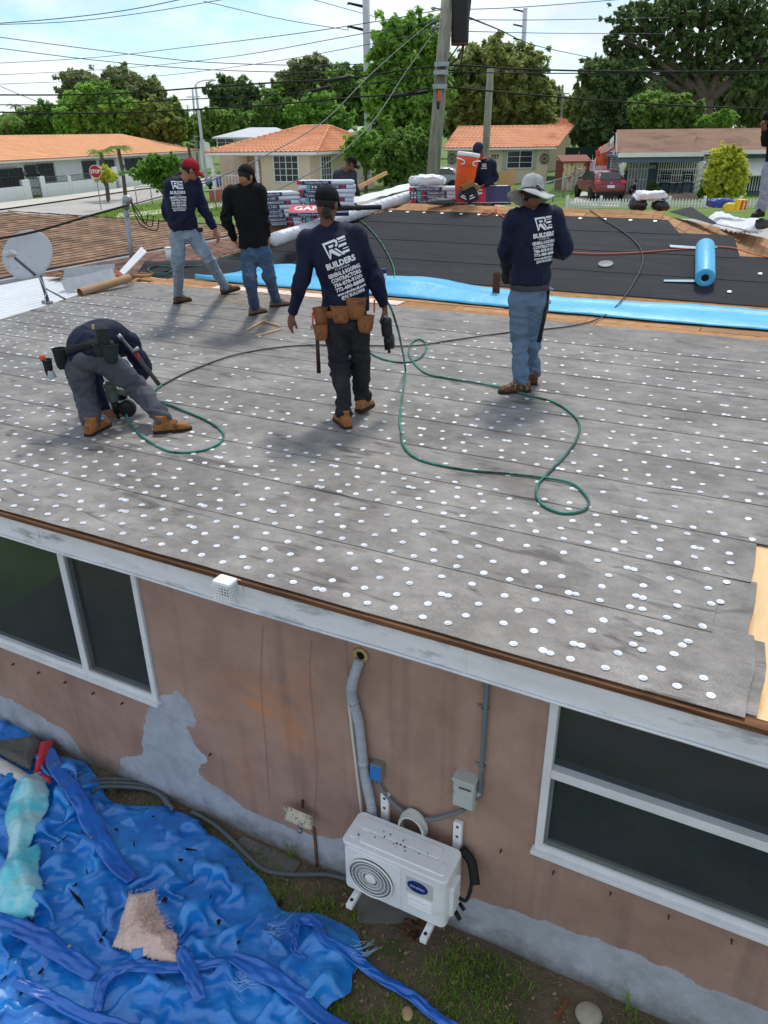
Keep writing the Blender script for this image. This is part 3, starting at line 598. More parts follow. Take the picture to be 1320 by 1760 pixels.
# rusty vent pipe stub
c = PS(852, 511); q = MB(); q.lathe([(.052, -.05), (.052, .33), (.046, .335), (.043, .33), (.043, .1)], 16); q.lathe([(.10, -.01), (.09, .012), (.056, .03)], 16)
o = q.build('vent_pipe', m_rust, None, smooth=True, label='rusty brown vent pipe stub standing in the black underlayment', cat='vent pipe'); o.location = c; bev(o, .003)
# ================================================================== THINGS ON THE WALL
def ht(name, label, cat, u, v, z, rz=0, group=None): p = U*u+V*v; return thing(name, label, cat, (p.x, p.y, z), HROT+rz, group)
def hw(o): o.rotation_euler = (0, 0, HROT); return o        # mesh given in house axes
m_acw = mat('ac_white', (236, 238, 236), .42, .05, 3, .03, 30, spec=.4, col2=(200, 200, 192), c2lo=.6, c2hi=.8)
m_dark = mat('dark_plastic', (24, 25, 27), .5, .15, 6, spec=.35)
m_blackrub = mat('black_rubber', (30, 31, 32), .7, .2, 8)
m_galv = mat('galvanised', (150, 156, 160), .45, .15, 8, metal=.6, spec=.5)
AU0, AU1, AV0, AV1, AZ0, AZ1 = -1.74, -1.06, 2.78, 3.02, .455, .86
ac = ht('air_conditioner', 'white outdoor air conditioner unit with round fan grille on wall brackets', 'air conditioner', AU0, AV0, AZ0)
aw, ad, ah = AU1-AU0, AV1-AV0, AZ1-AZ0
def rbox(lo, hi, r, n=5):                 # box with rounded vertical corners
    pts = []; x0, y0, z0 = lo; x1, y1, z1 = hi
    for cx, cy, a0 in ((x1-r, y0+r, -90), (x1-r, y1-r, 0), (x0+r, y1-r, 90), (x0+r, y0+r, 180)):
        for i in range(n+1): t = math.radians(a0+90*i/n); pts.append((cx+r*math.cos(t), cy+r*math.sin(t)))
    k = len(pts); V_ = [Vector((x, y, z0)) for x, y in pts]+[Vector((x, y, z1)) for x, y in pts]
    return V_, [[i, (i+1) % k, (i+1) % k+k, i+k] for i in range(k)]+[list(range(k-1, -1, -1)), list(range(k, 2*k))]
MB().add(*rbox((0, 0, 0), (aw, ad, ah-.03), .035)).build('cabinet', m_acw, ac, bevel=.004)
lid = MB().add(*rbox((-.008, -.008, ah-.03), (aw+.008, ad+.008, ah), .04)).build('lid', m_acw, ac, bevel=.008)
for (x0, y0, x1, y1) in ((.03, .125, aw-.1, .21), (.1, .03, aw-.03, .115), (.02, .04, .07, .2)):
    MB().add(*rbox((x0, y0, ah-.002), (x1, y1, ah+(.007 if x1 > .1 else .005)), .02)).build('lid_rib', m_acw, lid, bevel=.005)
R = random.Random(2)
for i in range(15):
    q = MB().add(*rbox((0, 0, 0), (R.uniform(.004, .012), R.uniform(.004, .009), .002), .001, 1)).build('tar_speck', m_dark, lid); q.location = (R.uniform(.05, aw-.05), R.uniform(.06, .16) if i < 18 else R.uniform(.03, ad-.03), ah+.0075); q.rotation_euler = (0, 0, R.random()*3)
fx, fzz, fr = .20, .19, .148
gp = MB().add(*rbox((0, 0, 0), (.375, .36, .012), .03)).build('fan_panel', m_acw, ac, bevel=.004); gp.rotation_euler = (math.pi/2, 0, 0); gp.location = (.02, .001, .015)
q = MB(); q.lathe([(fr, 0), (fr, .006), (.03, .006)], 32); o = q.build('fan_well', m_dark, ac, smooth=False); o.rotation_euler = (math.pi/2, 0, 0); o.location = (fx, -.010, fzz)
q = MB()
for rr in (fr, .125, .10, .075, .05):
    P = [Vector((rr*math.cos(2*math.pi*i/40), -.026, rr*math.sin(2*math.pi*i/40))) for i in range(41)]; q.tube(P, .0028 if rr != fr else .006, 5, False)
for i in range(64):
    a_ = 2*math.pi*i/64; P = []
    for j in range(5):
        rr = .048+(fr-.048)*j/4; b_ = a_+.35*j/4; P.append(Vector((rr*math.cos(b_), -.023, rr*math.sin(b_))))
    q.tube(P, .0013, 4, False)
q.ell((0, -.024, 0), (.04, .008, .04)); o = q.build('fan_grille', m_acw, ac, smooth=True); o.location = (fx, 0, fzz)
for i in range(3): MB().span((.44, -.012, .09+i*.035), (.60, .002, .103+i*.035)).build('louvre_rib', m_acw, ac, bevel=.006)
MB().span((.43, -.004, .20), (.60, .001, .335)).build('label_panel', mat('label_grey', (198, 202, 196), .5), ac)
bd_ = MB(); bd_.lathe([(1, 0), (1, .003)], 30); o = bd_.build('logo_badge', mat('logo_blue', (34, 48, 120), .35, .08), ac); o.scale = (.066, .046, 1); o.rotation_euler = (math.pi/2, 0, 0); o.location = (.505, -.004, .272)
q = MB(); text_on(q, 'mrstec', .034, (.505, -.0085, .272), (1, 0, 0), (0, 0, 1), .0004); q.build('badge_lettering', mat('logo_white', (190, 206, 230), .5), ac)
for x in (.06, aw-.12):
    MB().span((x, .03, -.02), (x+.05, ad-.03, 0)).build('foot_rail', m_acw, ac)
    b_ = MB().span((x+.004, -.10, -.06), (x+.046, .28, -.022)).build('bracket_arm', m_acw, ac, bevel=.003)
    e_ = MB(); e_.lathe([(.011, 0), (.011, .004), (.006, .012)], 10); o = e_.build('bolt', m_dark, b_); o.location = (x+.025, -.06, -.022)
for x in (.105, .595):
    up_ = MB().span((x, .303, -.06), (x+.055, .337, ah+.14)).build('bracket_upright', m_acw, ac, bevel=.004)
    for z in (ah+.11, ah+.03): MB().span((x+.02, .301, z-.008), (x+.036, .304, z+.008)).build('slot', m_dark, up_)
# service valves and insulated stub on the right side
q = MB(); q.span((aw-.002, .05, .06), (aw+.03, .17, .3)); q.build('valve_cover', m_acw, ac, bevel=.01)
q = MB(); q.tube(cr_spline([(aw+.02, .15, .12), (aw+.07, .17, .10), (aw+.08, .22, .2), (aw+.05, .28, .28)], 5), .012, 7); q.tube([(aw+.02, .12, .03), (aw+.06, .10, .0)], .014, 7); q.tube([(aw+.03, .16, .06), (aw+.07, .14, .045)], .012, 7); q.build('service_valve', m_blackrub, ac, smooth=True)
q = MB(); q.tube(cr_spline([(aw-.02, .29, .36), (aw+.05, .28, .30), (aw+.11, .20, .22)], 5), .03, 10); q.build('insulation_stub', m_blackrub, ac, smooth=True)
# insulated line set
m_tape = mat('taped_insulation', (176, 182, 190), .55, .12, 12, .5, 40, stretch=(1, 1, 4))
P = [wl(621, 1130)+Vector((0, -.02, 0)), wl(614, 1165)+Vector((0, -.06, 0)), wl(612, 1190)+Vector((0, -.05, 0)), wl(622, 1235)+Vector((0, -.04, 0)), wl(629, 1290)+Vector((0, -.045, 0)), wl(634, 1330)+Vector((0, -.045, 0)), wl(645, 1380)+Vector((0, -.05, 0)), wl(650, 1425)+Vector((0, -.07, 0))]
pp_ = cr_spline(P, 8); q = MB(); q.tube(pp_, [.031+.003*noise.noise(Vector((i*.5, 0, 0))) for i in range(len(pp_))], 12)
ls = hw(q.build('insulated_pipe', m_tape, None, smooth=True, label='grey taped pipe running from hole in wall down behind air conditioner', cat='pipe'))
for k_ in (9, 17, 34): MB().tube(pp_[k_:k_+2], .0345, 12).build('tape_band', m_tape, ls, smooth=True)
hol = thing('wall_hole', 'yellow foam ringed hole in brown wall just under the fascia', 'hole', (0, 0, 0), HROT)
c = wl(621, 1125); q = MB(); RXm = Matrix.Rotation(math.pi/2, 3, 'X'); q.lathe([(.026, 0), (.028, .012), (.046, .016), (.05, .0)], 22, c+Vector((0, -.002, 0)), RXm); q.build('foam_ring', mat('old_foam', (188, 170, 110), .9, .3, 12, .6, 60), hol, smooth=True)
q = MB(); q.lathe([(.03, 0), (.0301, .003)], 18, c+Vector((0, -.004, 0)), RXm); q.build('hole_dark', mat('hole_black', (22, 14, 10), 1), hol)
q = MB(); P = [wl(601, 1190)+Vector((0, -.02, 0)), wl(624, 1384)+Vector((0, -.025, 0)), wl(626, 1402)+Vector((0, -.012, 0))]; q.tube(P, .011, 10); hw(q.build('drain_pipe', mat('cream_pvc', (206, 204, 190), .4, .06), None, smooth=True, label='thin cream drain pipe left of the taped pipe', cat='pipe'))
# blue switch box, flexible conduit, fuse box and grey conduit
sb = thing('switch_box', 'small grey switch box with blue cover plate beside taped pipe', 'electrical box', (0, 0, 0), HROT)
c = wl(653, 1318); MB().box(c+Vector((0, -.03, 0)), (.075, .06, .12)).build('box', m_galv, sb, bevel=.004)
MB().box(c+Vector((0, -.0625, 0)), (.072, .005, .115)).build('cover', mat('blue_film', (52, 120, 190), .35, .1), sb, bevel=.002)
fb = thing('fuse_box', 'rust streaked pale grey fuse box under the conduit', 'electrical box', (0, 0, 0), HROT)
m_fb = mat('fuse_paint', (186, 192, 184), .5, .1, 5, .1, 20, col2=(110, 62, 34), c2lo=.64, c2hi=.72, c2scale=9)
c = wl(804, 1352); MB().box(c+Vector((0, -.035, .0)), (.13, .07, .20)).build('case', m_fb, fb, bevel=.005)
MB().box(c+Vector((0, -.074, -.02)), (.12, .008, .15)).build('door', m_fb, fb, bevel=.006)
MB().box(c+Vector((0, -.04, .105)), (.14, .09, .02)).build('hood', m_fb, fb, bevel=.004)
q = MB(); q.box(c+Vector((.01, -.079, .055)), (.07, .003, .008)); q.build('rust_streak', m_rust, fb)
q = MB(); a_, b_ = wl(653, 1338), wl(800, 1392); P = cr_spline([a_+Vector((0, -.03, 0)), wl(668, 1362)+Vector((0, -.03, 0)), wl(700, 1390)+Vector((0, -.03, 0)), wl(742, 1402)+Vector((0, -.03, 0)), wl(780, 1393)+Vector((0, -.03, 0)), b_+Vector((0, -.03, .03))], 6)
q.tube(P, .0125, 9); m_cond = mat('grey_conduit', (112, 122, 130), .5, .08, 6, .3, 300)
hw(q.build('flexible_conduit', m_cond, None, smooth=True, label='grey flexible conduit sagging between blue box and fuse box', cat='conduit'))
cdt = thing('wall_conduit', 'straight grey conduit pipe from eave down to fuse box', 'conduit', (0, 0, 0), HROT)
q = MB(); P = [wl(841, 1150)+Vector((0, -.02, .1)), wl(835, 1240)+Vector((0, -.02, 0)), wl(827, 1357)+Vector((0, -.02, 0)), wl(824, 1366)+Vector((-.01, -.022, -.01)), wl(812, 1372)+Vector((0, -.025, 0))]; q.tube(P, .0135, 10); q.build('pipe', m_cond, cdt, smooth=True)
for p in ((836, 1215), (831, 1314)):
    c = wl(*p); MB().box(c+Vector((0, -.018, 0)), (.036, .036, .014)).build('strap', m_galv, cdt); MB().box(c+Vector((-.03, -.006, .004)), (.03, .012, .012)).build('strap_tab', m_galv, cdt)
q = MB(); c = wl(824, 1362); q.tube([c+Vector((.004, -.02, .03)), c+Vector((0, -.022, -.012)), c+Vector((-.02, -.024, -.02))], .018, 10); q.build('elbow', m_galv, cdt, smooth=True)
# coil of spare cable behind the unit
q = MB(); cc_ = wl(716, 1412)+Vector((0, -.06, -.01)); P = []
for i in range(130):
    a_ = i/130*2*math.pi*5; P.append(cc_+Vector((.085*math.cos(a_)+.004*math.sin(a_*2.3), -.035+.012*(i/26)+.03*math.sin(a_)*.4, .115*math.sin(a_)+.012*(i/60))))
q.tube(P, .0085, 6); hw(q.build('cable_coil', mat('cream_cable', (196, 198, 190), .45, .1, 4), None, smooth=True, label='coil of cream cable behind the air conditioner', cat='cable'))
# tap with paper tag
tp = thing('garden_tap', 'old brass tap low on wall with curled paper tag hanging', 'tap', (0, 0, 0), HROT)
c = wl(522, 1385); q = MB(); q.tube([c+Vector((0, 0, -.12)), c+Vector((0, -.06, -.12)), c+Vector((.005, -.07, -.15))], .013, 8); q.ell(c+Vector((.004, -.07, -.165)), (.02, .018, .025)); q.build('spout', m_galv, tp, smooth=True)
q = MB(); q.tube([c+Vector((0, -.004, .06)), c+Vector((.004, -.02, .05)), c+Vector((.012, -.03, .02))], .01, 7); q.build('strap', m_rust, tp, smooth=True)
tpp = MB(); nn = 14
for i in range(nn+1):
    for j in range(7):
        t = i/nn*1.0; ang = -.9+1.8*t; p = c+Vector((-.09+.20*t, -.03-.05*math.cos(ang*1.1)-.006*j, .05*math.cos(ang*1.3)-.01-.012*j)); p += Vector((.004*j*t, -.003*j, 0)); tpp.v.append(p)
tpp.f = [[i*7+j, i*7+j+1, i*7+j+8, i*7+j+7] for i in range(nn) for j in range(6)]
m_tag = mat('tag_paper', (196, 188, 166), .8, .15, 20, col2=(92, 84, 72), c2lo=.55, c2hi=.6, c2scale=60, stretch=(1, 1, .6))
o = tpp.build('paper_tag', m_tag, tp, smooth=True); o.modifiers.new('t', 'SOLIDIFY').thickness = .002
q = MB(); q.slab([c+Vector((-.14, -.05, -.03)), c+Vector((-.11, -.06, -.05)), c+Vector((-.08, -.08, -.02)), c+Vector((-.085, -.078, -.01))], .003); q.build('torn_corner', mat('tag_back', (190, 200, 196), .8), tp)
# white louvred vent cap on the fascia
vc = thing('exhaust_vent', 'small white plastic vent cap with grid on the fascia', 'vent', (0, 0, 0), HROT)
c = loc(PV(388, 1012, 2.74)); MB().box(c+Vector((0, -.0, .048)), (.115, .085, .03)).build('hood', m_acw, vc, bevel=.012)
MB().box(c+Vector((0, .015, -.005)), (.08, .04, .08)).build('core', m_dark, vc)
q = MB()
for i in range(7):
    x = -.054+.018*i; q.span((c.x+x-.0025, c.y-.043, c.z-.055), (c.x+x+.0025, c.y-.039, c.z+.035)); q.span((c.x+.052, c.y-.04+.012*i, c.z-.055), (c.x+.056, c.y-.036+.012*i, c.z+.035))
for j in range(6):
    z = c.z-.055+.017*j; q.span((c.x-.056, c.y-.0435, z), (c.x+.056, c.y-.0385, z+.004)); q.span((c.x+.0515, c.y-.043, z), (c.x+.0565, c.y+.043, z+.004))
q.build('grid', m_acw, vc); MB().box(c+Vector((.03, .05, 0)), (.09, .02, .1)).build('base_plate', m_fascia, vc, bevel=.004)
# ================================================================== YARD: tarp, bags, insulation, hose, plants
def tarp_mat(name, c0, c1, hi):
    m = bpy.data.materials.new(name); m.use_nodes = True; t = m.node_tree; b = t.nodes['Principled BSDF']; L = t.links.new
    tc = N(t, 'ShaderNodeTexCoord'); a = N(t, 'ShaderNodeTexNoise'); a.inputs['Scale'].default_value = 2.2; a.inputs['Detail'].default_value = 7; a.inputs['Distortion'].default_value = .6; L(tc.outputs['Object'], a.inputs['Vector'])
    r = N(t, 'ShaderNodeValToRGB'); e = r.color_ramp.elements; e[0].position = .3; e[0].color = lin(c0); e[1].position = .72; e[1].color = lin(c1); L(a.outputs[0], r.inputs[0])
    wv = N(t, 'ShaderNodeTexWave', wave_type='BANDS', bands_direction='DIAGONAL'); wv.inputs['Scale'].default_value = 55; wv.inputs['Distortion'].default_value = 2; L(tc.outputs['Object'], wv.inputs['Vector'])
    # dirt flakes stuck to the sheet
    mpp = N(t, 'ShaderNodeMapping'); mpp.inputs['Scale'].default_value = (1.0, 2.4, 1.4); mpp.inputs['Rotation'].default_value = (0, 0, .9); L(tc.outputs['Object'], mpp.inputs[0])
    d = N(t, 'ShaderNodeTexNoise'); d.inputs['Scale'].default_value = 7.5; d.inputs['Detail'].default_value = 5; d.inputs['Roughness'].default_value = .75; d.inputs['Distortion'].default_value = .8; L(mpp.outputs[0], d.inputs['Vector'])
    dr = N(t, 'ShaderNodeValToRGB'); dr.color_ramp.elements[0].position = .685; dr.color_ramp.elements[1].position = .70; L(d.outputs[0], dr.inputs[0])
    mx_ = N(t, 'ShaderNodeMixRGB'); L(dr.outputs[0], mx_.inputs[0]); L(r.outputs[0], mx_.inputs[1]); mx_.inputs[2].default_value = lin((24, 26, 34))
    L(mx_.outputs[0], b.inputs['Base Color']); b.inputs['Roughness'].default_value = .3; b.inputs['Specular IOR Level'].default_value = .8; b.inputs['Coat Weight'].default_value = .35; b.inputs['Coat Roughness'].default_value = .2
    wn = N(t, 'ShaderNodeTexNoise'); wn.inputs['Scale'].default_value = 3; L(tc.outputs['Object'], wn.inputs['Vector']); wa_ = N(t, 'ShaderNodeMixRGB', blend_type='ADD'); wa_.inputs[0].default_value = .22; L(tc.outputs['Object'], wa_.inputs[1]); L(wn.outputs['Color'], wa_.inputs[2])
    mv = N(t, 'ShaderNodeMapping'); mv.inputs['Scale'].default_value = (1, 1.5, 1.2); mv.inputs['Rotation'].default_value = (0, 0, .6); L(wa_.outputs[0], mv.inputs[0])
    s = N(t, 'ShaderNodeTexVoronoi', distance='MANHATTAN'); s.inputs['Scale'].default_value = 13; L(mv.outputs[0], s.inputs['Vector'])
    bp = N(t, 'ShaderNodeBump'); bp.inputs['Strength'].default_value = .15; bp.inputs['Distance'].default_value = .02; L(s.outputs[0], bp.inputs['Height'])
    bp2 = N(t, 'ShaderNodeBump'); bp2.inputs['Strength'].default_value = .12; bp2.inputs['Distance'].default_value = .002; L(wv.outputs[0], bp2.inputs['Height']); L(bp.outputs[0], bp2.inputs['Normal']); L(bp2.outputs[0], b.inputs['Normal'])
    return m
m_tarp = tarp_mat('tarp_blue', (4, 108, 198), (34, 154, 236), 0); m_tarpd = tarp_mat('tarp_hem', (0, 84, 178), (4, 116, 214), 0)
def crease(x, y, f, s): n = noise.noise(Vector((x*f, y*f, s))); return 1-abs(n)*2
def pinp(P, x, y):
    c = False; j = len(P)-1
    for i in range(len(P)):
        if (P[i][1] > y) != (P[j][1] > y) and x < (P[j][0]-P[i][0])*(y-P[i][1])/(P[j][1]-P[i][1])+P[i][0]: c = not c
        j = i
    return c
def pdist(P, x, y):
    d = 9e9
    for i in range(len(P)):
        ax, ay = P[i]; bx, by = P[(i+1) % len(P)]; dx, dy = bx-ax, by-ay; t = max(0, min(1, ((x-ax)*dx+(y-ay)*dy)/(dx*dx+dy*dy+1e-9))); d = min(d, math.hypot(x-ax-dx*t, y-ay-dy*t))
    return d
tpx = [(-60, 1235), (40, 1235), (90, 1288), (140, 1298), (165, 1325), (178, 1362), (215, 1372), (285, 1372), (345, 1402), (400, 1452), (450, 1505), (482, 1556), (545, 1558), (612, 1592), (624, 1640), (600, 1664), (605, 1700), (560, 1740), (500, 1790), (460, 1900), (-100, 1900)]
TP = [tuple(PZ(x, y, .10).to_2d()) for x, y in tpx]
def facet(x, y, c, seed):             # pyramidal folds: nearest jittered cell, planar sides, sharp creases
    ci, cj = int(math.floor(x/c)), int(math.floor(y/c)); best = 9
    for i in (ci-1, ci, ci+1):
        for j in (cj-1, cj, cj+1):
            hh = (i*73856093 ^ j*19349663 ^ seed*83492791) & 0xffffff; r1_, r2_, r3_ = (hh & 255)/255, (hh >> 8 & 255)/255, (hh >> 16 & 255)/255
            dx, dy = x-(i+r1_)*c, y-(j+r2_)*c; a = r3_*3.14; best = min(best, abs(dx*math.cos(a)+dy*math.sin(a))*.42+abs(dy*math.cos(a)-dx*math.sin(a))*1.0)
    return best
def tarp_sim():                        # a sheet cut too large for its ground buckles into folds (position based springs)
    st = .021; x0, x1, y0, y1 = max(-3.9, min(p[0] for p in TP))-.05, max(p[0] for p in TP)+.05, 1.75, max(p[1] for p in TP)+.05
    nx, ny = int((x1-x0)/st)+1, int((y1-y0)/st)+1; rg = np.random.default_rng(5); X = np.zeros((nx, ny, 3)); FL = np.zeros((nx, ny)); KF = np.ones((nx, ny, 1)); X[:, :, 0] = x0+np.arange(nx)[:, None]*st; X[:, :, 1] = y0+np.arange(ny)[None, :]*st
    for i in range(nx):
        for j in range(ny):
            v = Vector((X[i, j, 0], X[i, j, 1], 0)); X[i, j, 2] = .14+.06*noise.noise(v*2.3)+.05*noise.noise(v*5.1+Vector((3, 9, 1))); KF[i, j, 0] = 1.0+.42*max(-.42, min(1, .25+1.5*noise.noise(v*1.9+Vector((1, 6, 9))))); FL[i, j] = .06+.09*max(0, noise.noise(v*1.6+Vector((7, 2, 5))))
    X[:, :, 2] += rg.normal(size=(nx, ny))*.006; A0 = X.copy()
    k1, k2 = 1.14, 1.18
    def con(a, b, L0, w_):
        d = X[b]-X[a]; l = np.linalg.norm(d, axis=2)[:, :, None]+1e-9; L1 = L0*(KF[a]+KF[b])*.5; c = d*((l-L1)/l)*.5*w_; X[a] += c; X[b] -= c
    def fam(di, dj, L0, w_):
        for par in (0, 1):
            if di >= abs(dj) and di: ia = np.arange(0, nx-di); ia = ia[(ia//di) % 2 == par]; ja = np.arange(max(0, -dj), ny-max(0, dj))
            else: ia = np.arange(0, nx-di); ja = np.arange(0, ny-dj); ja = ja[(ja//dj) % 2 == par]
            con(np.ix_(ia, ja), np.ix_(ia+di, ja+dj), L0, w_)
    for it in range(140):
        fam(1, 0, st*k1, .9); fam(0, 1, st*k2, .9); fam(1, 1, st*math.hypot(k1, k2), .55); fam(1, -1, st*math.hypot(k1, k2), .55); fam(2, 0, st*2*k1, .12); fam(0, 2, st*2*k2, .12); fam(4, 0, st*4*k1, .06); fam(0, 4, st*4*k2, .06); fam(6, 0, st*6*k1, .02); fam(0, 6, st*6*k2, .02)
        X[:, :, :2] += (A0[:, :, :2]-X[:, :, :2])*.012; X[:, :, 2] -= .0011; X[:, :, 2] = np.maximum(np.minimum(X[:, :, 2], .36), FL)
    for _ in range(1):
        Y_ = X.copy(); Y_[1:-1, 1:-1] = X[1:-1, 1:-1]*.6+.1*(X[2:, 1:-1]+X[:-2, 1:-1]+X[1:-1, 2:]+X[1:-1, :-2]); X = Y_
    return X, A0, x0, y0, st
TX, TA, TX0, TY0, TST = tarp_sim(); q = MB(); idx = {}; TH = {}
for i in range(TX.shape[0]):
    for j in range(TX.shape[1]):
        x, y = TA[i, j, 0], TA[i, j, 1]
        if not pinp(TP, x+.03*noise.noise(Vector((x*4, y*4, 1))), y+.03*noise.noise(Vector((x*4, y*4, 7)))): continue
        e = sm(pdist(TP, x, y)/.12); p = TX[i, j]; idx[(i, j)] = len(q.v); q.v.append(Vector((p[0], p[1], .028+(p[2]-.028+.22*facet(x+.4*p[2], y, .13, 4)+.16*facet(x, y+.3*p[2], .06, 6))*(.25+.75*e))))
for v in q.v: kx = (round((v.x-TX0)/.04), round((v.y-TY0)/.04)); TH[kx] = max(TH.get(kx, 0), v.z)
def tz(x, y):
    fx, fy = min(max((x-TX0)/.04, 0), HG.shape[0]-1.01), min(max((y-TY0)/.04, 0), HG.shape[1]-1.01); i, j = int(fx), int(fy); fx -= i; fy -= j
    return float((HG[i, j]*(1-fx)+HG[i+1, j]*fx)*(1-fy)+(HG[i, j+1]*(1-fx)+HG[i+1, j+1]*fx)*fy)
HG = np.full((max(k[0] for k in TH)+2, max(k[1] for k in TH)+2), .03)
for kx, zv in TH.items(): HG[max(0, kx[0]), max(0, kx[1])] = zv
for _ in range(3): Hp = np.pad(HG, 1, mode='edge'); HG = sum(Hp[1+a:Hp.shape[0]-1+a, 1+b:Hp.shape[1]-1+b] for a in (-1, 0, 1) for b in (-1, 0, 1))/9
q.f = [[idx[(i, j)], idx[(i+1, j)], idx[(i+1, j+1)], idx[(i, j+1)]] for (i, j) in idx if (i+1, j) in idx and (i+1, j+1) in idx and (i, j+1) in idx]
ec = {}
for f in q.f:
    for a_, b_ in zip(f, f[1:]+f[:1]): ec[(min(a_, b_), max(a_, b_))] = ec.get((min(a_, b_), max(a_, b_)), 0)+1
nb_ = {}
for (a_, b_), c_ in ec.items():
    if c_ == 1: nb_.setdefault(a_, []).append(b_); nb_.setdefault(b_, []).append(a_)
for _ in range(8):
    nw_ = {i: q.v[i]*.4+sum((q.v[j] for j in n_), Vector())*(.6/len(n_)) for i, n_ in nb_.items()}
    for i, p in nw_.items(): q.v[i] = p
tarp = q.build('tarpaulin', m_tarp, None, smooth=True, label='crumpled bright blue tarpaulin lying on the ground beside the wall', cat='tarpaulin')
def band(pxs, wid, name, m, parent, lift=.03, amp=.02, tw=0, seed=0, dz=.1):
    P = cr_spline([PZ(x, y, dz) for x, y in pxs], 10); q = MB(); k = len(P); mm = 8; base = []
    for i, p in enumerate(P):
        d = P[min(i+1, k-1)]-P[max(i-1, 0)]; d.z = 0; d.normalize(); s = Vector((-d.y, d.x, 0)); pr = []
        hz = sum(tz(p.x+s.x*wid*t, p.y+s.y*wid*t) for t in (-.5, 0, .5))/3; base.append(hz)
    for i, p in enumerate(P):
        d = P[min(i+1, k-1)]-P[max(i-1, 0)]; d.z = 0; d.normalize(); s = Vector((-d.y, d.x, 0)); hz = sum(base[max(0, i-4):i+5])/len(base[max(0, i-4):i+5])
        for j in range(mm+1):
            t = j/mm-.5; ang = tw*noise.noise(Vector((i*.06, seed, 2))); fold = .5*abs(t)*wid*.5
            wv = wid*(.75+.4*abs(noise.noise(Vector((i*.09, seed, 6)))))*min(1, .72+i*.05, .72+(k-1-i)*.05); q.v.append(Vector((p.x, p.y, 0))+s*(t*wv*math.cos(ang)+.03*noise.noise(Vector((i*.07, seed, 9))))+Vector((0, 0, max(hz, tz(p.x, p.y))+lift+t*wid*math.sin(ang)-fold*.12+amp*noise.noise(Vector((i*.25, t*4, seed)))+.01*crease(i*.12, t*2, 1.5, seed))))
    a = mm+1; q.f = [[i*a+j, (i+1)*a+j, (i+1)*a+j+1, i*a+j+1] for i in range(k-1) for j in range(mm)]
    o = q.build(name, m, parent, smooth=True); o.modifiers.new('t', 'SOLIDIFY').thickness = .004; return o
h1 = band([(85, 1293), (110, 1340), (135, 1385), (165, 1430), (195, 1480), (225, 1525)], .15, 'hem_band', m_tarpd, tarp, .045, .006, .1, 1)
h2 = band([(-20, 1585), (50, 1612), (100, 1640), (165, 1680)], .15, 'hem_band', m_tarpd, tarp, .045, .008, .15, 2)
h3 = band([(170, 1745), (185, 1690), (215, 1665), (270, 1672), (340, 1668), (400, 1660)], .09, 'hem_band', m_tarpd, tarp, .03, .012, .3, 3)
for k, pts in enumerate((((30, 1700), (90, 1725), (160, 1760), (240, 1790)), ((312, 1640), (330, 1680), (345, 1730)), ((400, 1655), (470, 1690), (540, 1740), (640, 1785)))):
    band(pts, .10+.02*(k % 3), 'hem_band', m_tarpd, tarp, .045, .012, .3, 4+k)
band([(500, 1620), (520, 1592), (545, 1600), (560, 1632), (620, 1662), (680, 1695), (730, 1728), (790, 1768)], .085, 'hem_band', m_tarpd, tarp, .03, .015, .5, 22, .06)
band([(512, 1600), (505, 1625), (510, 1650), (530, 1660)], .05, 'hem_band', m_tarpd, tarp, .06, .02, .8, 23)
for p in ((100, 1330), (161, 1456), (124, 1640)):
    c = PZ(p[0], p[1], .1); q = MB(); q.lathe([(.011, 0), (.012, .003), (.006, .004), (.005, .001)], 12); o = q.build('grommet', m_galv, tarp); o.location = (c.x, c.y, tz(c.x, c.y)+.075)
# frayed threads
q = MB(); R = random.Random(9)
for cx, cy, n in ((612, 1640, 22), (118, 1344, 14), (410, 1690, 26), (470, 1600, 14)):
    for i in range(n):
        p = PZ(cx+R.gauss(0, 10), cy+R.gauss(0, 10), .1); p.z = tz(p.x, p.y)+.03; a_ = R.uniform(-1, 1); l = R.uniform(.04, .14)
        q.tube([p, p+Vector((math.cos(a_)*l*.5, math.sin(a_)*l*.5, .01)), p+Vector((math.cos(a_)*l, math.sin(a_+.4)*l, -.005))], .0011, 3)
q.build('frayed_threads', mat('thread_pale', (170, 205, 236), .6), tarp, kind='stuff')
# felt scraps on the tarp
R = random.Random(21); m_scrap = mat('felt_scrap', (26, 26, 28), .85, .3, 20)
for i, (sx, sy, s) in enumerate(((132, 1545, 2.2), (128, 1524, 1.2), (98, 1478, 1.6), (112, 1444, 1.4), (172, 1467, 1.1), (90, 1460, .8), (180, 1605, 1.5), (52, 1586, 2.0), (72, 1672, 1.2), (42, 1706, 1.3), (108, 1728, 2.2), (10, 1690, 1.5), (88, 1625, 1.2), (376, 1587, 1.1), (312, 1478, 1.2), (330, 1462, 1.2), (262, 1402, 1.3), (200, 1425, 1.0), (150, 1500, .9), (285, 1552, 1.5), (360, 1550, 1.3), (335, 1608, .9), (480, 1545, 1.8), (20, 1660, .8), (230, 1450, 1.0), (410, 1620, .9))):
    p = PZ(sx, sy, .11); n = R.randint(5, 8); a0 = R.random()*6; P = []
    for k in range(n):
        a_ = a0+2*math.pi*k/n; rr = .019*s*R.uniform(.3, 1.15); P.append(Vector((math.cos(a_)*rr*(1.1+1.4*(i % 3 == 0)), math.sin(a_)*rr*(.9-.5*(i % 3 == 0)), R.uniform(0, .012))))
    o = MB().slab(P, .003).build('felt_scrap', m_scrap, None, label='scrap of torn black felt lying on the blue tarpaulin', cat='scrap', group='felt scraps on the tarpaulin'); o.location = (p.x, p.y, tz(p.x, p.y)+.012); o.rotation_euler = (R.uniform(-.3, .3), R.uniform(-.3, .3), R.random()*6)
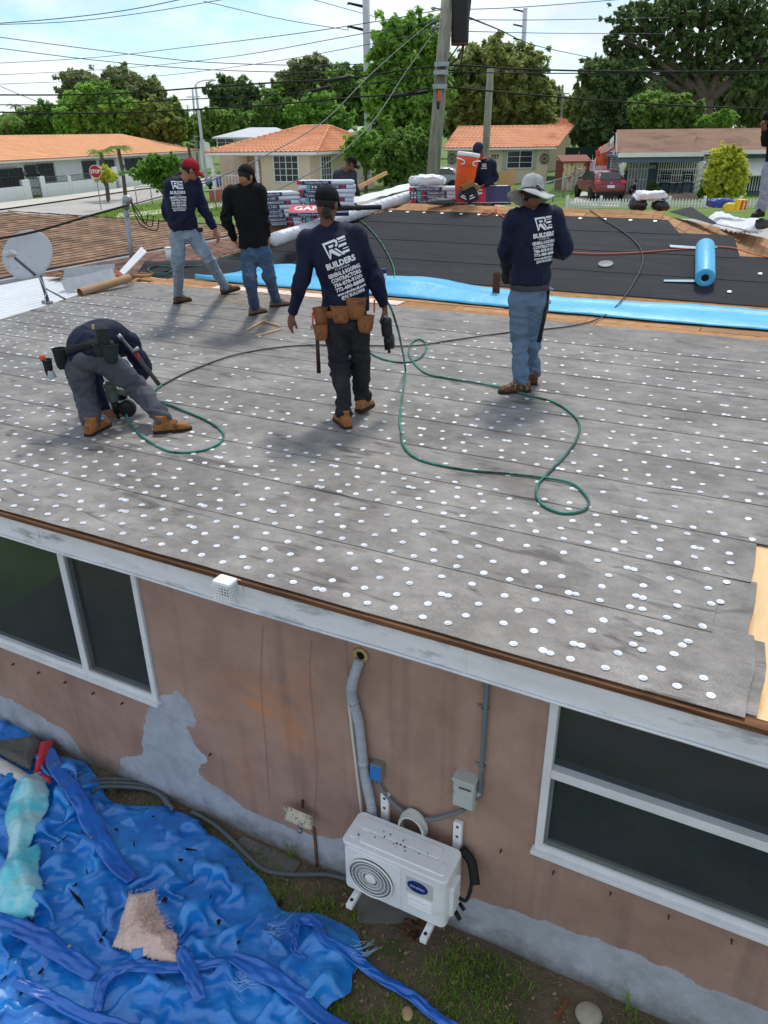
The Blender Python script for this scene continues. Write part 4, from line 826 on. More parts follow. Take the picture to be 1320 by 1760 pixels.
# crumpled bag builder
def crumple(name, outline_px, zc, hgt, m, label, cat, fr=7, seed=0, step=.014, amp=1.0, parent=None, ground=tz):
    P = [tuple(PZ(x, y, zc).to_2d()) for x, y in outline_px]; q = MB(); idx = {}
    x0, x1, y0, y1 = min(p[0] for p in P), max(p[0] for p in P), min(p[1] for p in P), max(p[1] for p in P)
    for i in range(int((x1-x0)/step)+2):
        for j in range(int((y1-y0)/step)+2):
            x, y = x0+i*step, y0+j*step
            if not pinp(P, x+.01*noise.noise(Vector((x*12, y*12, seed))), y+.01*noise.noise(Vector((x*12, y*12, seed+4)))): continue
            d = pdist(P, x, y); e = math.sqrt(sm(d/(hgt*1.1)))
            z = ground(x, y)+.012+e*hgt*(.62+amp*(2.2*facet(x, y, 1/fr, seed)+1.6*facet(x, y, .45/fr, seed+2)-.1))
            idx[(i, j)] = len(q.v); q.v.append(Vector((x, y, z)))
    q.f = [[idx[(i, j)], idx[(i+1, j)], idx[(i+1, j+1)], idx[(i, j+1)]] for (i, j) in idx if (i+1, j) in idx and (i+1, j+1) in idx and (i, j+1) in idx]
    o = q.build(name, m, parent, smooth=True, label=label, cat=cat); o.modifiers.new('t', 'SOLIDIFY').thickness = .004; return o
m_teal = mat('teal_film', (190, 236, 236), .22, .1, 5, .4, 22, spec=.5, col2=(92, 214, 226), c2lo=.45, c2hi=.6, c2scale=2.5)
crumple('plastic_bag', [(30, 1332), (72, 1318), (84, 1352), (86, 1380), (68, 1420), (52, 1450), (68, 1442), (74, 1462), (66, 1480), (78, 1530), (58, 1572), (24, 1580), (-6, 1580), (-14, 1510), (10, 1478), (12, 1440), (4, 1400), (14, 1362)], .15, .12, m_teal, 'crumpled pale turquoise plastic bag on the left of the tarpaulin', 'plastic bag', 5, 3, .011, .8)
wr_ = thing('packaging_wrap', 'crumpled grey and red packaging wrap at the top of the tarpaulin', 'wrapper')
flat = lambda x, y: max(.1, tz(x, y))
crumple('grey_sheet', [(-30, 1262), (20, 1256), (60, 1250), (70, 1262), (58, 1290), (50, 1312), (10, 1298), (-30, 1280)], .2, .07, mat('wrap_grey', (98, 96, 90), .5, .15), None, None, 9, 12, .012, 1.2, wr_, flat)
crumple('red_sheet', [(62, 1262), (90, 1258), (84, 1290), (66, 1312), (88, 1326), (84, 1338), (50, 1326), (56, 1300)], .2, .07, mat('wrap_red', (206, 60, 72), .4, .12), None, None, 10, 13, .01, 1.2, wr_, flat)
crumple('white_sheet', [(-30, 1285), (10, 1296), (50, 1318), (64, 1330), (30, 1334), (-30, 1310)], .2, .05, mat('wrap_white', (214, 212, 206), .45, .1), None, None, 10, 14, .01, 1.2, wr_, flat)
# pink-beige insulation batt
ins_px = [(218, 1526), (266, 1514), (271, 1548), (285, 1580), (304, 1592), (304, 1616), (320, 1640), (296, 1648), (240, 1634), (188, 1612), (202, 1570), (212, 1540)]
m_ins = mat('pink_insulation', (238, 208, 190), .95, .14, 9, .9, 45, col2=(200, 166, 142), c2lo=.52, c2hi=.7, c2scale=16)
ins = crumple('insulation_batt', ins_px, .2, .14, m_ins, 'torn chunk of pink beige fibre insulation lying on the tarpaulin', 'insulation', 13, 31, .009, .9)
q = MB(); R = random.Random(4); IP = [PZ(x, y, .2) for x, y in ins_px]
cxy = sum((Vector(p) for p in IP), Vector())/len(IP)
for i in range(900):
    a_ = R.choice(IP).lerp(R.choice(IP), R.random()); p = a_.lerp(cxy, R.uniform(.1, .9)); p.z = tz(p.x, p.y)+.115+R.uniform(-.02, .02); l = R.uniform(.008, .024); t = R.random()*6; d = Vector((math.cos(t), math.sin(t), R.uniform(-.3, .5)))*l
    q.tube([p, p+d*.5+Vector((0, 0, .006)), p+d], .0012, 3, False)
q.build('fibre_tufts', m_ins, ins, kind='stuff')
# dark hose along the foot of the wall
q = MB(); P = cr_spline([PZ(*p, .05) for p in ((600, 1512), (560, 1503), (500, 1503), (455, 1495), (425, 1470), (395, 1440), (365, 1415), (330, 1395))], 8); q.tube(P, .017, 9)
q2 = cr_spline([PZ(*p, .06) for p in ((290, 1385), (268, 1360), (235, 1348), (170, 1346), (150, 1356))], 8); q.tube(q2, .017, 9); q.tube([p+Vector((.05, -.05, .01)) for p in q2], .017, 9); q.tube([p+Vector((-.01, .05, -.01)) for p in q2], .015, 9)
q.build('garden_hose', mat('hose_grey', (92, 98, 100), .5, .12, 4), None, smooth=True, label='grey garden hose lying along the foot of the wall', cat='hose')
# stone, rotten wood, small debris
q = MB(); q.ell((0, 0, 0), (.085, .075, .05), nu=16, nv=10)
for v in q.v: v *= 1+.22*noise.noise(v*9+Vector((3, 1, 2)))
o = q.build('stone', mat('pale_stone', (176, 166, 146), .85, .15, 14, .3, 50), None, smooth=True, label='pale rounded stone on the soil at the foot of the wall', cat='stone'); o.location = PZ(1012, 1742, .03); o.rotation_euler = (0, .1, .5)
rw = thing('rotten_board', 'rotten splintered piece of board under the air conditioner', 'wood', PZ(707, 1597, .03), -.6)
m_rot = mat('rotten_wood', (104, 76, 54), .95, .4, 18, .6, 40, col2=(38, 28, 22), c2lo=.48, c2hi=.6, c2scale=25)
for i in range(5): MB().box((0, -.05+.026*i, .01*(i % 2)), (.15-.02*(i % 3), .022, .02), Matrix.Rotation(.06*i-.1, 3, 'Z')).build('splinter', m_rot, rw, bevel=.004)
o = MB().box((0, 0, 0), (.16, .03, .02)).build('wood_offcut', mat('brown_offcut', (120, 78, 46), .8, .3, 8), None, bevel=.003, label='short brown wood offcut beside the pale stone', cat='wood'); o.location = PZ(965, 1735, .02); o.rotation_euler = (0, 0, .9)
q = MB(); q.ell((0, 0, 0), (.035, .045, .012)); o = q.build('dry_leaf', mat('leaf_dry', (188, 160, 116), .8, .2), None, smooth=True, label='curled dry leaf on the grass beside the tarpaulin end', cat='leaf'); o.location = PZ(700, 1742, .035)
MB().add(*rbox((-.2, -.13, 0), (.2, .13, .03), .02)).build('concrete_pad', mat('damp_concrete', (108, 104, 98), .8, .2, 4, .3, 20), None, bevel=.005, label='half buried grey concrete slab under the air conditioner', cat='slab').location = PZ(665, 1560, 0)
pd = MB().add(*rbox((-.26, -.09, 0), (.26, .09, .025), .02)).build('concrete_slab', mat('damp_concrete', (108, 104, 98)), None, bevel=.005, label='damp grey slab at the wall foot below the tap', cat='slab'); pd.location = PZ(455, 1478, 0); pd.rotation_euler = (0, 0, HROT)
# grass and weeds (uncountable)
q = MB(); R = random.Random(17)
def blade(p, h, w_, a_, lean):
    d = Vector((math.cos(a_), math.sin(a_), 0)); s = Vector((-d.y, d.x, 0))*w_
    q.add([p-s, p+s, p+d*lean*.4+Vector((0, 0, h*.6))+s*.7, p+d*lean*.4+Vector((0, 0, h*.6))-s*.7, p+d*lean+Vector((0, 0, h))], [(0, 1, 2, 3), (3, 2, 4)])
cnt = 0
while cnt < 30000:
    u, v = R.uniform(-3.2, 1.5), R.uniform(1.2, 3.05); p = U*u+V*v; n = noise.noise(Vector((u*1.7, v*1.7, 12)))+.35*noise.noise(Vector((u*6, v*6, 2)))
    dens = sm((n+.42-(v-2.55)*.8)/.5)
    if R.random() > dens: continue
    if pinp(TP, p.x, p.y) and pdist(TP, p.x, p.y) > .05: continue
    h = R.uniform(.012, .05)*(1.5 if R.random() < .08 else 1); blade(Vector((p.x, p.y, .012)), h*1.15, R.uniform(.002, .0045), R.random()*6.3, R.uniform(.01, .05)); cnt += 1
q.build('yard_grass', leafmat('grass_green', (86, 124, 40), (158, 190, 82)), None, label='patchy green grass and weeds on the soil beside the wall', cat='grass', kind='stuff')
q = MB()
for i in range(2600):
    u, v = R.uniform(-4.5, 1.5), R.uniform(1.6, 3.1); p = U*u+V*v
    a_ = R.random()*6.3; l = R.uniform(.015, .06); z = .028+.03*noise.noise(Vector((u*1.3, v*1.3, 0))); q.tube([Vector((p.x, p.y, z)), Vector((p.x+math.cos(a_)*l, p.y+math.sin(a_)*l, z+R.uniform(0, .015)))], .0014, 3, False)
for i in range(1600):
    u, v = R.uniform(-4.2, 1.4), R.uniform(1.4, 3.08); p = U*u+V*v; s_ = R.uniform(.003, .012); z = .02+.03*noise.noise(Vector((u*1.3, v*1.3, 0))); q.box((p.x, p.y, z), (s_*2, s_*1.4, s_), Matrix.Rotation(R.random()*3, 3, 'Z') @ Matrix.Rotation(R.random(), 3, 'X'))
q.build('dry_straw', mat('straw', (140, 122, 88), .9, .3, 20), None, label='dead grass stems, straw and grit strewn over the bare soil', cat='straw', kind='stuff')
for k, p in enumerate(((502, 1470), (545, 1472), (190, 1362), (1080, 1740))):
    q = MB(); b0 = PZ(*p, .02)
    for i in range(16): blade(b0+Vector((R.gauss(0, .02), R.gauss(0, .02), 0)), R.uniform(.07, .16), .004, R.random()*6.3, R.uniform(.03, .1))
    q.build('weed_tuft', leafmat('grass_green', (86, 124, 40), (158, 190, 82)), None, label=('green weed tuft at wall foot below the tap tag', 'small weed tuft beside the rusty corner crack', 'green weed tuft by the coiled hose', 'green weed tuft beside the pale stone')[k], cat='weed')
# ================================================================== THINGS ON THE ROOF
def RZP(px, py, dz=.014): return PZ(px, py, RZ+dz)
def hose(name, pts, r, m, label, cat='hose'):
    P_ = cr_spline(pts, 8); q = MB()
    for p in P_: p.z = max(p.z, RZ+.014)
    q.tube(P_, r, 8); return q.build(name, m, None, smooth=True, label=label, cat=cat)
m_green = mat('green_hose', (26, 120, 98), .4, .3, 6, spec=.45, col2=(30, 44, 40), c2lo=.5, c2hi=.62, c2scale=5)
m_bhose = mat('black_hose', (52, 54, 52), .5, .2, 5, spec=.4)
m_orange = mat('orange_cord', (206, 92, 56), .5, .12, 6)
gp_ = [(690, 604), (697, 640), (690, 690), (687, 722), (689, 740), (695, 768), (723, 791), (792, 806), (877, 814), (930, 820), (983, 831), (1011, 858), (1002, 877), (962, 881), (927, 862), (925, 832), (962, 793), (990, 757), (994, 724), (958, 694), (909, 679), (845, 663), (771, 650), (729, 640), (704, 612), (707, 590), (722, 583), (733, 594), (722, 615), (692, 623), (655, 616), (625, 600), (590, 588)]
gun_top = PY(661, 512, 6.28)
P = [gun_top, PY(672, 530, 6.22), PY(682, 560, 6.3), PY(688, 585, 6.6)]+[RZP(x, y, .016) for x, y in gp_[1:]]
hose('green_air_hose', P, .0095, m_green, 'long looping green air hose from the nail gun across grey felt', 'hose')
bp_ = [(278, 662), (330, 636), (400, 611), (470, 598), (540, 593), (633, 594), (713, 594), (782, 584), (877, 571), (983, 560)]
P = [RZP(x, y, .016) for x, y in bp_]+[RZP(1040, 542, .03)]+[PS(*p, .03) for p in ((1075, 508), (1093, 480), (1101, 463), (1105, 446), (1100, 426), (1083, 407), (1057, 389), (1030, 372), (1014, 361))]
hose('black_air_hose', P, .0085, m_bhose, 'dark air hose running from bending worker back over the black slope')
P = [PZ(217, 712, RZ+.1), RZP(224, 730, .03)]+[RZP(x, y, .015) for x, y in ((231, 738), (253, 757), (285, 774), (313, 778), (348, 774), (375, 763), (384, 750), (378, 738), (354, 722), (321, 708), (283, 693), (262, 690), (262, 676), (278, 662))]
hose('short_air_hose', P, .0095, m_green, 'green and black air hose looping beside the bending worker')
hose('green_slope_hose', [PS(*p, .03) for p in ((600, 372), (618, 378), (640, 398), (660, 425), (676, 458), (677, 480), (668, 502), (655, 512))], .010, m_green, 'green hose hanging over the black slope behind the long haired worker')
hose('extension_cable', [PS(*p, .025) for p in ((853, 353), (856, 366), (872, 378), (900, 405), (940, 428), (980, 434), (1032, 436), (1096, 434), (1148, 430), (1194, 427), (1233, 424), (1264, 427), (1289, 435), (1330, 444))], .009, m_orange, 'orange extension cord crossing the black slope behind the hat man', 'cord')
hose('orange_loop', [PS(*p, .03) for p in ((853, 353), (850, 362), (835, 370), (827, 367), (835, 362), (850, 364), (858, 369))], .007, m_orange, 'small loop of orange cord on the ridge boards', 'cord')
hose('left_green_hose', [PS(*p, .06) for p in ((400, 440), (375, 447), (350, 455), (320, 458), (300, 463), (285, 470), (262, 468), (255, 462), (270, 457), (290, 458), (300, 463))], .010, m_green, 'green hose lying on the old shingles behind the red capped worker')
# blue roll lying down the slope
p0, p1 = PS(1212, 478, .13), PS(1212, 440, .13); dr_ = (p1-p0).normalized(); rl = thing('underlay_roll', 'bright blue roll of underlayment lying on the black slope', 'roll', p0)
rq = dr_.to_track_quat('Z', 'Y'); rl.rotation_mode = 'QUATERNION'; rl.rotation_quaternion = rq
q = MB(); Lr = .98; q.lathe([(.045, .02), (.05, 0), (.07, .004), (.085, -.004), (.105, .003), (.122, .0), (.126, .02), (.127, .5), (.126, Lr-.02), (.118, Lr), (.05, Lr)], 36); q.build('rolled_sheet', m_blue, rl, smooth=True)
q = MB(); q.lathe([(.1285, .62), (.1285, .628)], 36); q.build('tape_line', mat('tape_pale', (170, 214, 234), .4), rl, smooth=True)
q = MB(); q.lathe([(.046, .0), (.0465, .04)], 20); q.build('core_hole', m_dark, rl)
MB().slab([PS(1198, 485, .03), PS(1141, 484, .026), PS(1141, 481, .026), PS(1198, 481, .03)], .004).build('paper_tail', mat('release_strip', (138, 176, 192), .5), None, label='thin pale release strip on black underlayment left of blue roll', cat='strip')
MB().slab([PS(1196, 428, .03), PS(1152, 425, .026), PS(1151, 421, .03), PS(1196, 424, .03)], .004).build('release_strip', mat('release_strip', (190, 214, 222)), None, label='pale blue strip poking out behind the blue roll', cat='strip')
o = MB().lathe([(.11, 0), (.10, .004), (.02, .006)], 20).build('water_patch', mat('pale_patch', (86, 98, 106), .35), None, label='round pale patch on the black underlayment', cat='patch'); o.location = PS(1041, 453, .024); o.rotation_euler = (0, 0, 0); o.rotation_euler = (math.atan(SLK)*.89, -math.atan(SLK)*.45, 0)
# wooden sticks on the felt
m_stick = mat('fresh_wood', (212, 170, 122), .7, .12, 9)
for k, (a_, b_) in enumerate((((424, 567), (458, 549)), ((440, 577), (482, 566)), ((455, 552), (482, 560)))):
    A, B = RZP(*a_, .02), RZP(*b_, .02); d = B-A; o = MB().box((0, 0, 0), (d.length, .018, .014)).build('wood_sliver', m_stick, None, label=('pale wood sliver slanting beside the black shirted worker', 'pale wood sliver lying flat nearest the long haired worker', 'short thin wood sliver touching the slanting one')[k], cat='wood'); o.location = (A+B)/2; o.rotation_euler = (0, 0, math.atan2(d.y, d.x))
# sawdust fan by the black shirted worker
q = MB(); R = random.Random(6)
for i in range(500):
    p = RZP(R.gauss(425, 45), R.gauss(512, 7), .012); s = R.uniform(.004, .012); a_ = R.random()*3; q.box((p.x, p.y, p.z), (s*2, s, .003), Matrix.Rotation(a_, 3, 'Z'))
q.build('wood_chips', mat('sawdust', (206, 164, 104), .9), None, label='scatter of yellow wood chips at the workers feet', cat='wood chips', kind='stuff')
# ---------------- left side: dish, mast, awning, tube, flashing, cup
m_dish = mat('dish_grey', (190, 193, 196), .5, .08, 3, .05, 20, col2=(140, 142, 142), c2lo=.6, c2hi=.8)
base = RZP(84, 520, .0); dish = thing('satellite_dish', 'grey oval satellite dish on a short mast at the roof edge', 'satellite dish', base)
dc = PY(54, 440, base.y-.05)-base; nrm = Vector((-.2, -.92, .33)).normalized(); mxr = nrm.to_track_quat('Z', 'Y').to_matrix() @ Matrix.Rotation(.25, 3, 'Z')
q = MB(); n, m_ = 44, 9
for i in range(m_+1):
    r_ = i/m_
    for j in range(n):
        a_ = 2*math.pi*j/n; q.v.append(dc+mxr @ Vector((.385*r_*math.cos(a_), .315*r_*math.sin(a_), .085*r_*r_)))
q.f = [[i*n+j, (i+1)*n+j, (i+1)*n+(j+1) % n, i*n+(j+1) % n] for i in range(m_) for j in range(n)]
rf = q.build('reflector', m_dish, dish, smooth=True); sd2 = rf.modifiers.new('t', 'SOLIDIFY'); sd2.thickness = .008
q = MB(); q.tube([dc+mxr @ Vector((.389*math.cos(2*math.pi*j/40), .319*math.sin(2*math.pi*j/40), .087)) for j in range(41)], .007, 6, False); q.build('rim', m_dish, rf, smooth=True)
q = MB(); vs_, fs = text_mesh('DIRECTV', .105, .004)
def on_dish(x, y): rr = math.hypot(x/.385, y/.315); return dc+mxr @ Vector((x, y, .085*rr*rr+.006))
ca_, sa_ = math.cos(-.0), math.sin(-.0); q.add([on_dish(p.x-.0, p.y+.03) for p in vs_], fs)
a0 = [on_dish(-.275+.035*math.cos(2*math.pi*j/16), .03+.035*math.sin(2*math.pi*j/16)) for j in range(16)]; q.add(a0, [list(range(16))]); q.build('lettering', mat('dish_print', (222, 224, 226), .5), rf)
q = MB(); arm0 = dc+mxr @ Vector((.05, -.30, .06)); arm1 = dc+mxr @ Vector((.03, -.12, .42)); q.tube([arm0, arm1], .02, 6); q.build('feed_arm', mat('arm_grey', (96, 100, 106), .5), dish)
q = MB(); q.box(arm1+Vector((-.06, 0, .05)), (.15, .07, .12), mxr); q.build('feed_horn', m_dish, dish, bevel=.02)
q = MB(); q.tube([Vector((0, 0, -.05)), Vector((-.02, 0, .12)), dc-nrm*.06], .025, 9); q.build('mast', mat('arm_grey', (96, 100, 106)), dish, smooth=True)
q = MB(); q.tube([Vector((0, -.01, .2)), Vector((.22, .25, -.05))], .014, 7); q.tube([Vector((-.1, .03, 0)), Vector((.05, -.02, .0))], .03, 7); q.build('strut', m_galv, dish, smooth=True)
q = MB(); q.tube(cr_spline([dc+Vector((.03, -.02, -.2)), Vector((.02, -.06, .18)), Vector((-.03, -.06, .05)), Vector((-.01, -.05, -.1))], 6), .007, 6); q.build('cable', m_white, dish, smooth=True)
# neighbour's hip roof with brown shingles
nb = thing('neighbour_house', 'neighbouring house with brown shingled hip roof at the left', 'house', (0, 0, 0), HROT)
Ez = RZ-.12; EU = -12.45; A = Vector((EU, 2, Ez)); B = Vector((EU, 17.6, Ez)); C = Vector((-16.6, 13.3, RZ+.50)); D = Vector((-16.6, 2, RZ+.50)); B2 = Vector((-20.7, 17.6, Ez)); A2 = Vector((-20.7, 2, Ez))
q = MB(); q.slab([A, B, C, D], .1); q.slab([B, B2, C], .1); q.slab([B2, A2, D, C], .1); q.build('roof_deck', m_bsh, nb)
MB().span((-20.2, 2.5, .2), (-12.95, 17.1, Ez-.08)).build('wall', m_white, nb)
MB().span((EU-.02, 2, Ez-.16), (EU+.12, 17.6, Ez-.02)).build('gutter', m_galv, nb, bevel=.01)
m_nsh = mat('tan_shingle', (140, 112, 88), .9, .22, 2.5, .5, 80, rnd=.24, col2=(104, 84, 68), c2scale=1.2)
tabs = []; al = Vector((0, 1, 0)); up_ = (D-A).normalized(); nr = al.cross(up_); nr = nr if nr.z > 0 else -nr; LL = (D-A).length
R = random.Random(8); shingle_rows(A+Vector((0, 4.5, 0)), al, up_, nr, int(LL/.16), 46, .29, .16, lambda a, b: a+4.5 < 15.6-b*1.04 and a > 0, R)
pieces('shingle_tab', m_nsh, nb, tabs, 290, 'shingle_field', dist_tab)
q = MB(); hv = (C-B); k = 14
for i in range(k):
    a_ = B.lerp(C, i/k)+Vector((0, 0, .02)); b_ = B.lerp(C, (i+.98)/k)+Vector((0, 0, .03)); s = Vector((.1, .1, -.02)); MB().slab([a_-s, a_+s, b_+s, b_-s], .02).build('hip_cap', m_nsh, nb)
for i in range(9):
    a_ = C.lerp(Vector((C.x, 4, C.z)), i/9)+Vector((0, 0, .02)); b_ = C.lerp(Vector((C.x, 4, C.z)), (i+.98)/9)+Vector((0, 0, .03)); s = Vector((.12, 0, 0)); MB().slab([a_-s, a_+s, b_+s, b_-s], .02).build('hip_cap', m_nsh, nb)
# corrugated awning between the houses
aw_ = thing('metal_awning', 'white corrugated metal awning between the two houses', 'awning', (0, 0, 0), HROT)
az = RZ-.24
for i in range(15):
    u0 = -12.3+i*.17; q = MB(); ys_ = (5.0, 10.6 if u0 < -10 else 9.9)
    for k, (du, dz) in enumerate(((0, 0), (.03, .035), (.09, .035), (.12, 0), (.172, 0))):
        for y in ys_: q.v.append(Vector((u0+du, y, az+dz+(u0+12.3)*-.01)))
    q.f = [[2*k, 2*k+1, 2*k+3, 2*k+2] for k in range(4)]; o = q.build('corrugated_pan', mat('awning_white', (214, 218, 220), .45, .08, 2), aw_); o.modifiers.new('t', 'SOLIDIFY').thickness = .004
MB().span((-9.78, 5, az-.16), (-9.68, 9.9, az+.03)).build('front_gutter', m_fascia, aw_, bevel=.01)
MB().span((-12.3, 5.0, .0), (-9.8, 5.05, az-.3)).build('end_wall', mat('dark_room', (70, 72, 72)), aw_)
for i, v_ in enumerate((7.1, 7.9)): MB().box((-9.5, v_, 1.2), (.03, .03, 2.0)).build('post', m_white, aw_)
# service mast
mb_ = PZ(226, 452, RZ-.1); mast = thing('service_mast', 'grey service mast pipe with round weatherhead behind the awning', 'mast', mb_)
top = PY(215, 347, mb_.y)-mb_; q = MB(); q.tube([Vector((0, 0, -.6)), top], .045, 12); q.build('pipe', m_galv, mast, smooth=True)
q = MB(); q.ell(top+Vector((.05, 0, .04)), (.10, .085, .085)); q.tube([top+Vector((0, 0, -.12)), top], .062, 12); q.build('weatherhead', m_galv, mast, smooth=True)
q = MB(); q.tube([top+Vector((0, 0, -.24)), top+Vector((0, 0, -.2))], .058, 12); q.box(top+Vector((.03, 0, -.22)), (.16, .04, .025)); q.build('clamp', m_galv, mast)
q = MB()
for k in range(3):
    e = PY(255+k*9, 365+6*k, mb_.y+.3)-mb_; q.tube(cr_spline([top+Vector((.1, 0, .03)), top+Vector((.22, 0, -.15-.12*k)), e+Vector((-.08, 0, -.2)), e], 7), .011, 6)
q.build('drip_loop', m_blackrub, mast, smooth=True)
# cardboard tube, white strip, flashing, rope, cup
P0, P1 = RZP(137, 503, .05), PZ(222, 478, RZ+.12); q = MB(); d = (P1-P0); q.tube([P0, P1], .062, 18, False); q.tube([P0+d*.001, P1-d*.001], .052, 18, False); q.build('cardboard_tube', mat('brown_card', (172, 138, 104), .8, .12), None, smooth=True, label='brown cardboard tube lying at the rake edge of the roof', cat='tube')
o = MB().slab([PZ(205, 466, RZ+.12), PZ(213, 472, RZ+.12), PZ(252, 432, RZ+.42), PZ(243, 424, RZ+.45)], .015).build('white_strip', m_white, None, label='white metal strip leaning up behind the cardboard tube', cat='flashing')
for k, (A, B, w_) in enumerate(((PZ(108, 478, RZ-.02), PZ(195, 470, RZ+.05), .30), (PZ(112, 500, RZ+.0), PZ(200, 478, RZ+.1), .26))):
    d = (B-A).normalized(); s = Vector((-d.y, d.x, 0))*w_; q = MB(); pr_ = [A, B, B+s*.5+Vector((0, 0, .14)), A+s*.5+Vector((0, 0, .14))]; q.slab(pr_, .004); q.slab([A, A-s*.4, B-s*.4, B], .004); q.build('flashing_angle', m_galv, None, label=('bent galvanised flashing piece behind, against the awning', 'bent galvanised flashing piece in front, beside cardboard tube')[k], cat='flashing')
q = MB(); R = random.Random(3)
for k in range(5): q.tube(cr_spline([PZ(178+R.uniform(-4, 4), 497, RZ+.03), PZ(186+R.uniform(-6, 6), 482+R.uniform(-4, 4), RZ+.08), PZ(198+R.uniform(-5, 5), 470+R.uniform(-5, 8), RZ+.12), PZ(226+R.uniform(-6, 6), 487+R.uniform(-5, 5), RZ+.04)], 5), .006, 5)
q.build('orange_rope', m_orange, None, smooth=True, label='tangled orange rope under the cardboard tube', cat='rope')
cp = PZ(292, 451, RZ+.1); cu = thing('foam_cup', 'tall white foam cup standing on the old shingles', 'cup', cp)
q = MB(); q.lathe([(.045, 0), (.06, .24), (.055, .24), (.045, .2)], 18); q.build('cup_body', m_white, cu, smooth=True); q = MB(); q.lathe([(.064, .235), (.066, .25), (.05, .262)], 18); q.build('lid', m_white, cu, smooth=True)
# jug beside the long haired worker (white drink jug with dark lid seen past his arm)
jp = PS(659, 492, 0); jg = thing('drink_jug', 'white jug with navy lid on the black slope', 'jug', jp); q = MB(); q.lathe([(.045, 0), (.05, .02), (.05, .18), (.045, .2)], 14); q.build('jug_body', m_white, jg, smooth=True); q = MB(); q.lathe([(.05, .19), (.05, .25), (.03, .26)], 14); q.build('lid', mat('navy_lid', (34, 42, 78), .5), jg, smooth=True)
# white wrapped membrane roll along the left hip
a_, b_ = PY(470, 412, 13.1), PY(722, 332, 15.9); q = MB(); P = [a_.lerp(b_, i/16) for i in range(17)]; q.tube(P, [.105+.006*noise.noise(Vector((i*.7, 0, 0))) for i in range(17)], 16)
wr2 = q.build('wrapped_roll', mat('white_wrap', (216, 218, 222), .35, .1, 4, .5, 12, spec=.5), None, smooth=True, label='long white plastic wrapped roll lying on the left hip', cat='roll')
q = MB()
for i in range(24):
    t = i/24; c = a_.lerp(b_, t); d = (b_-a_).normalized(); P = []
    for j in range(14): an = j/13*2*math.pi; s = d.orthogonal().normalized(); s2 = d.cross(s); P.append(c+d*(.09*j/13)+(s*math.cos(an)+s2*math.sin(an))*.110)
    q.tube(P, .004, 4)
q.build('wrap_ridge', mat('white_wrap', (216, 218, 222)), wr2, smooth=True)
R = random.Random(12); q = MB(); nn = 26; A0 = PY(600, 352, 14.6); B0 = PY(705, 325, 15.7)
for i in range(nn+1):
    for j in range(7): t = i/nn; p = A0.lerp(B0, t); q.v.append(p+Vector((.03*noise.noise(Vector((i*.4, j, 1))), .08*j, .02*noise.noise(Vector((i*.35, j*.6, 5)))+.012*j)))
q.f = [[i*7+j, (i+1)*7+j, (i+1)*7+j+1, i*7+j+1] for i in range(nn) for j in range(6)]
q.build('plastic_film', mat('film_white', (226, 228, 230), .3, .06, 4, .5, 14), None, smooth=True, label='loose white plastic film beside the wrapped roll', cat='plastic film')
# leaf blower nozzle resting behind
bl = thing('leaf_blower', 'black leaf blower tube resting on the wrapped roll', 'leaf blower', PY(560, 358, 12.9)); o0 = bl.location.copy()
q = MB(); q.tube([PY(574, 358, 12.9)-o0, PY(655, 356, 13.1)-o0], [.042, .036], 14); q.build('tube', m_dark, bl, smooth=True); q = MB(); q.tube([PY(612, 357, 13)-o0, PY(620, 357, 13)-o0], .046, 14); q.build('collar', m_dark, bl, smooth=True)
q = MB(); q.ell(PY(562, 362, 12.9)-o0, (.14, .12, .14)); q.tube([PY(545, 352, 12.9)-o0, PY(562, 345, 12.9)-o0, PY(578, 352, 12.9)-o0], .02, 8); q.build('motor', m_dark, bl, smooth=True)
# ---------------- shingle bundles
m_wrapw = mat('bundle_wrap', (206, 212, 222), .4, .08, 5, .3, 12, spec=.5); m_navy = mat('bundle_navy', (36, 36, 74), .4, .12, 5, spec=.45); m_tealb = mat('bundle_teal', (70, 178, 166), .4, .08); m_redb = mat('bundle_red', (190, 34, 56), .4, .08); m_print = mat('print_white', (224, 226, 230), .5, .03)
BL, BW, BH = 1.0, .335, .066
def bundle_mesh():
    q = MB(); n, m_ = 18, 8
    for i in range(n+1):
        for j in range(m_+1):
            x = -BL/2+BL*i/n; y = BW*j/m_; e = min(1, min(i, n-i)/1.5+.72); q.v.append(Vector((x, y, BH*e+.003*noise.noise(Vector((x*6, y*6, 1))))))
    a = m_+1; top = [[i*a+j, (i+1)*a+j, (i+1)*a+j+1, i*a+j+1] for i in range(n) for j in range(m_)]; k = len(q.v)
    for i in range(n+1):
        for j in range(m_+1): p = q.v[i*a+j]; q.v.append(Vector((p.x, p.y, .002)))
    q.f = top+[[i+k for i in reversed(f)] for f in top]
    for i in range(n): q.f += [[i*a, k+i*a, k+(i+1)*a, (i+1)*a], [i*a+m_, (i+1)*a+m_, k+(i+1)*a+m_, k+i*a+m_]]
    for j in range(m_): q.f += [[j, j+1, k+j+1, k+j], [n*a+j, k+n*a+j, k+n*a+j+1, n*a+j+1]]
    return q
bw_me = bundle_mesh().mesh('wrapper', True)
def panel(x0, x1, z0=.004, z1=.063, y=-.003): return MB().span((x0, y-.002, z0), (x1, y, z1))
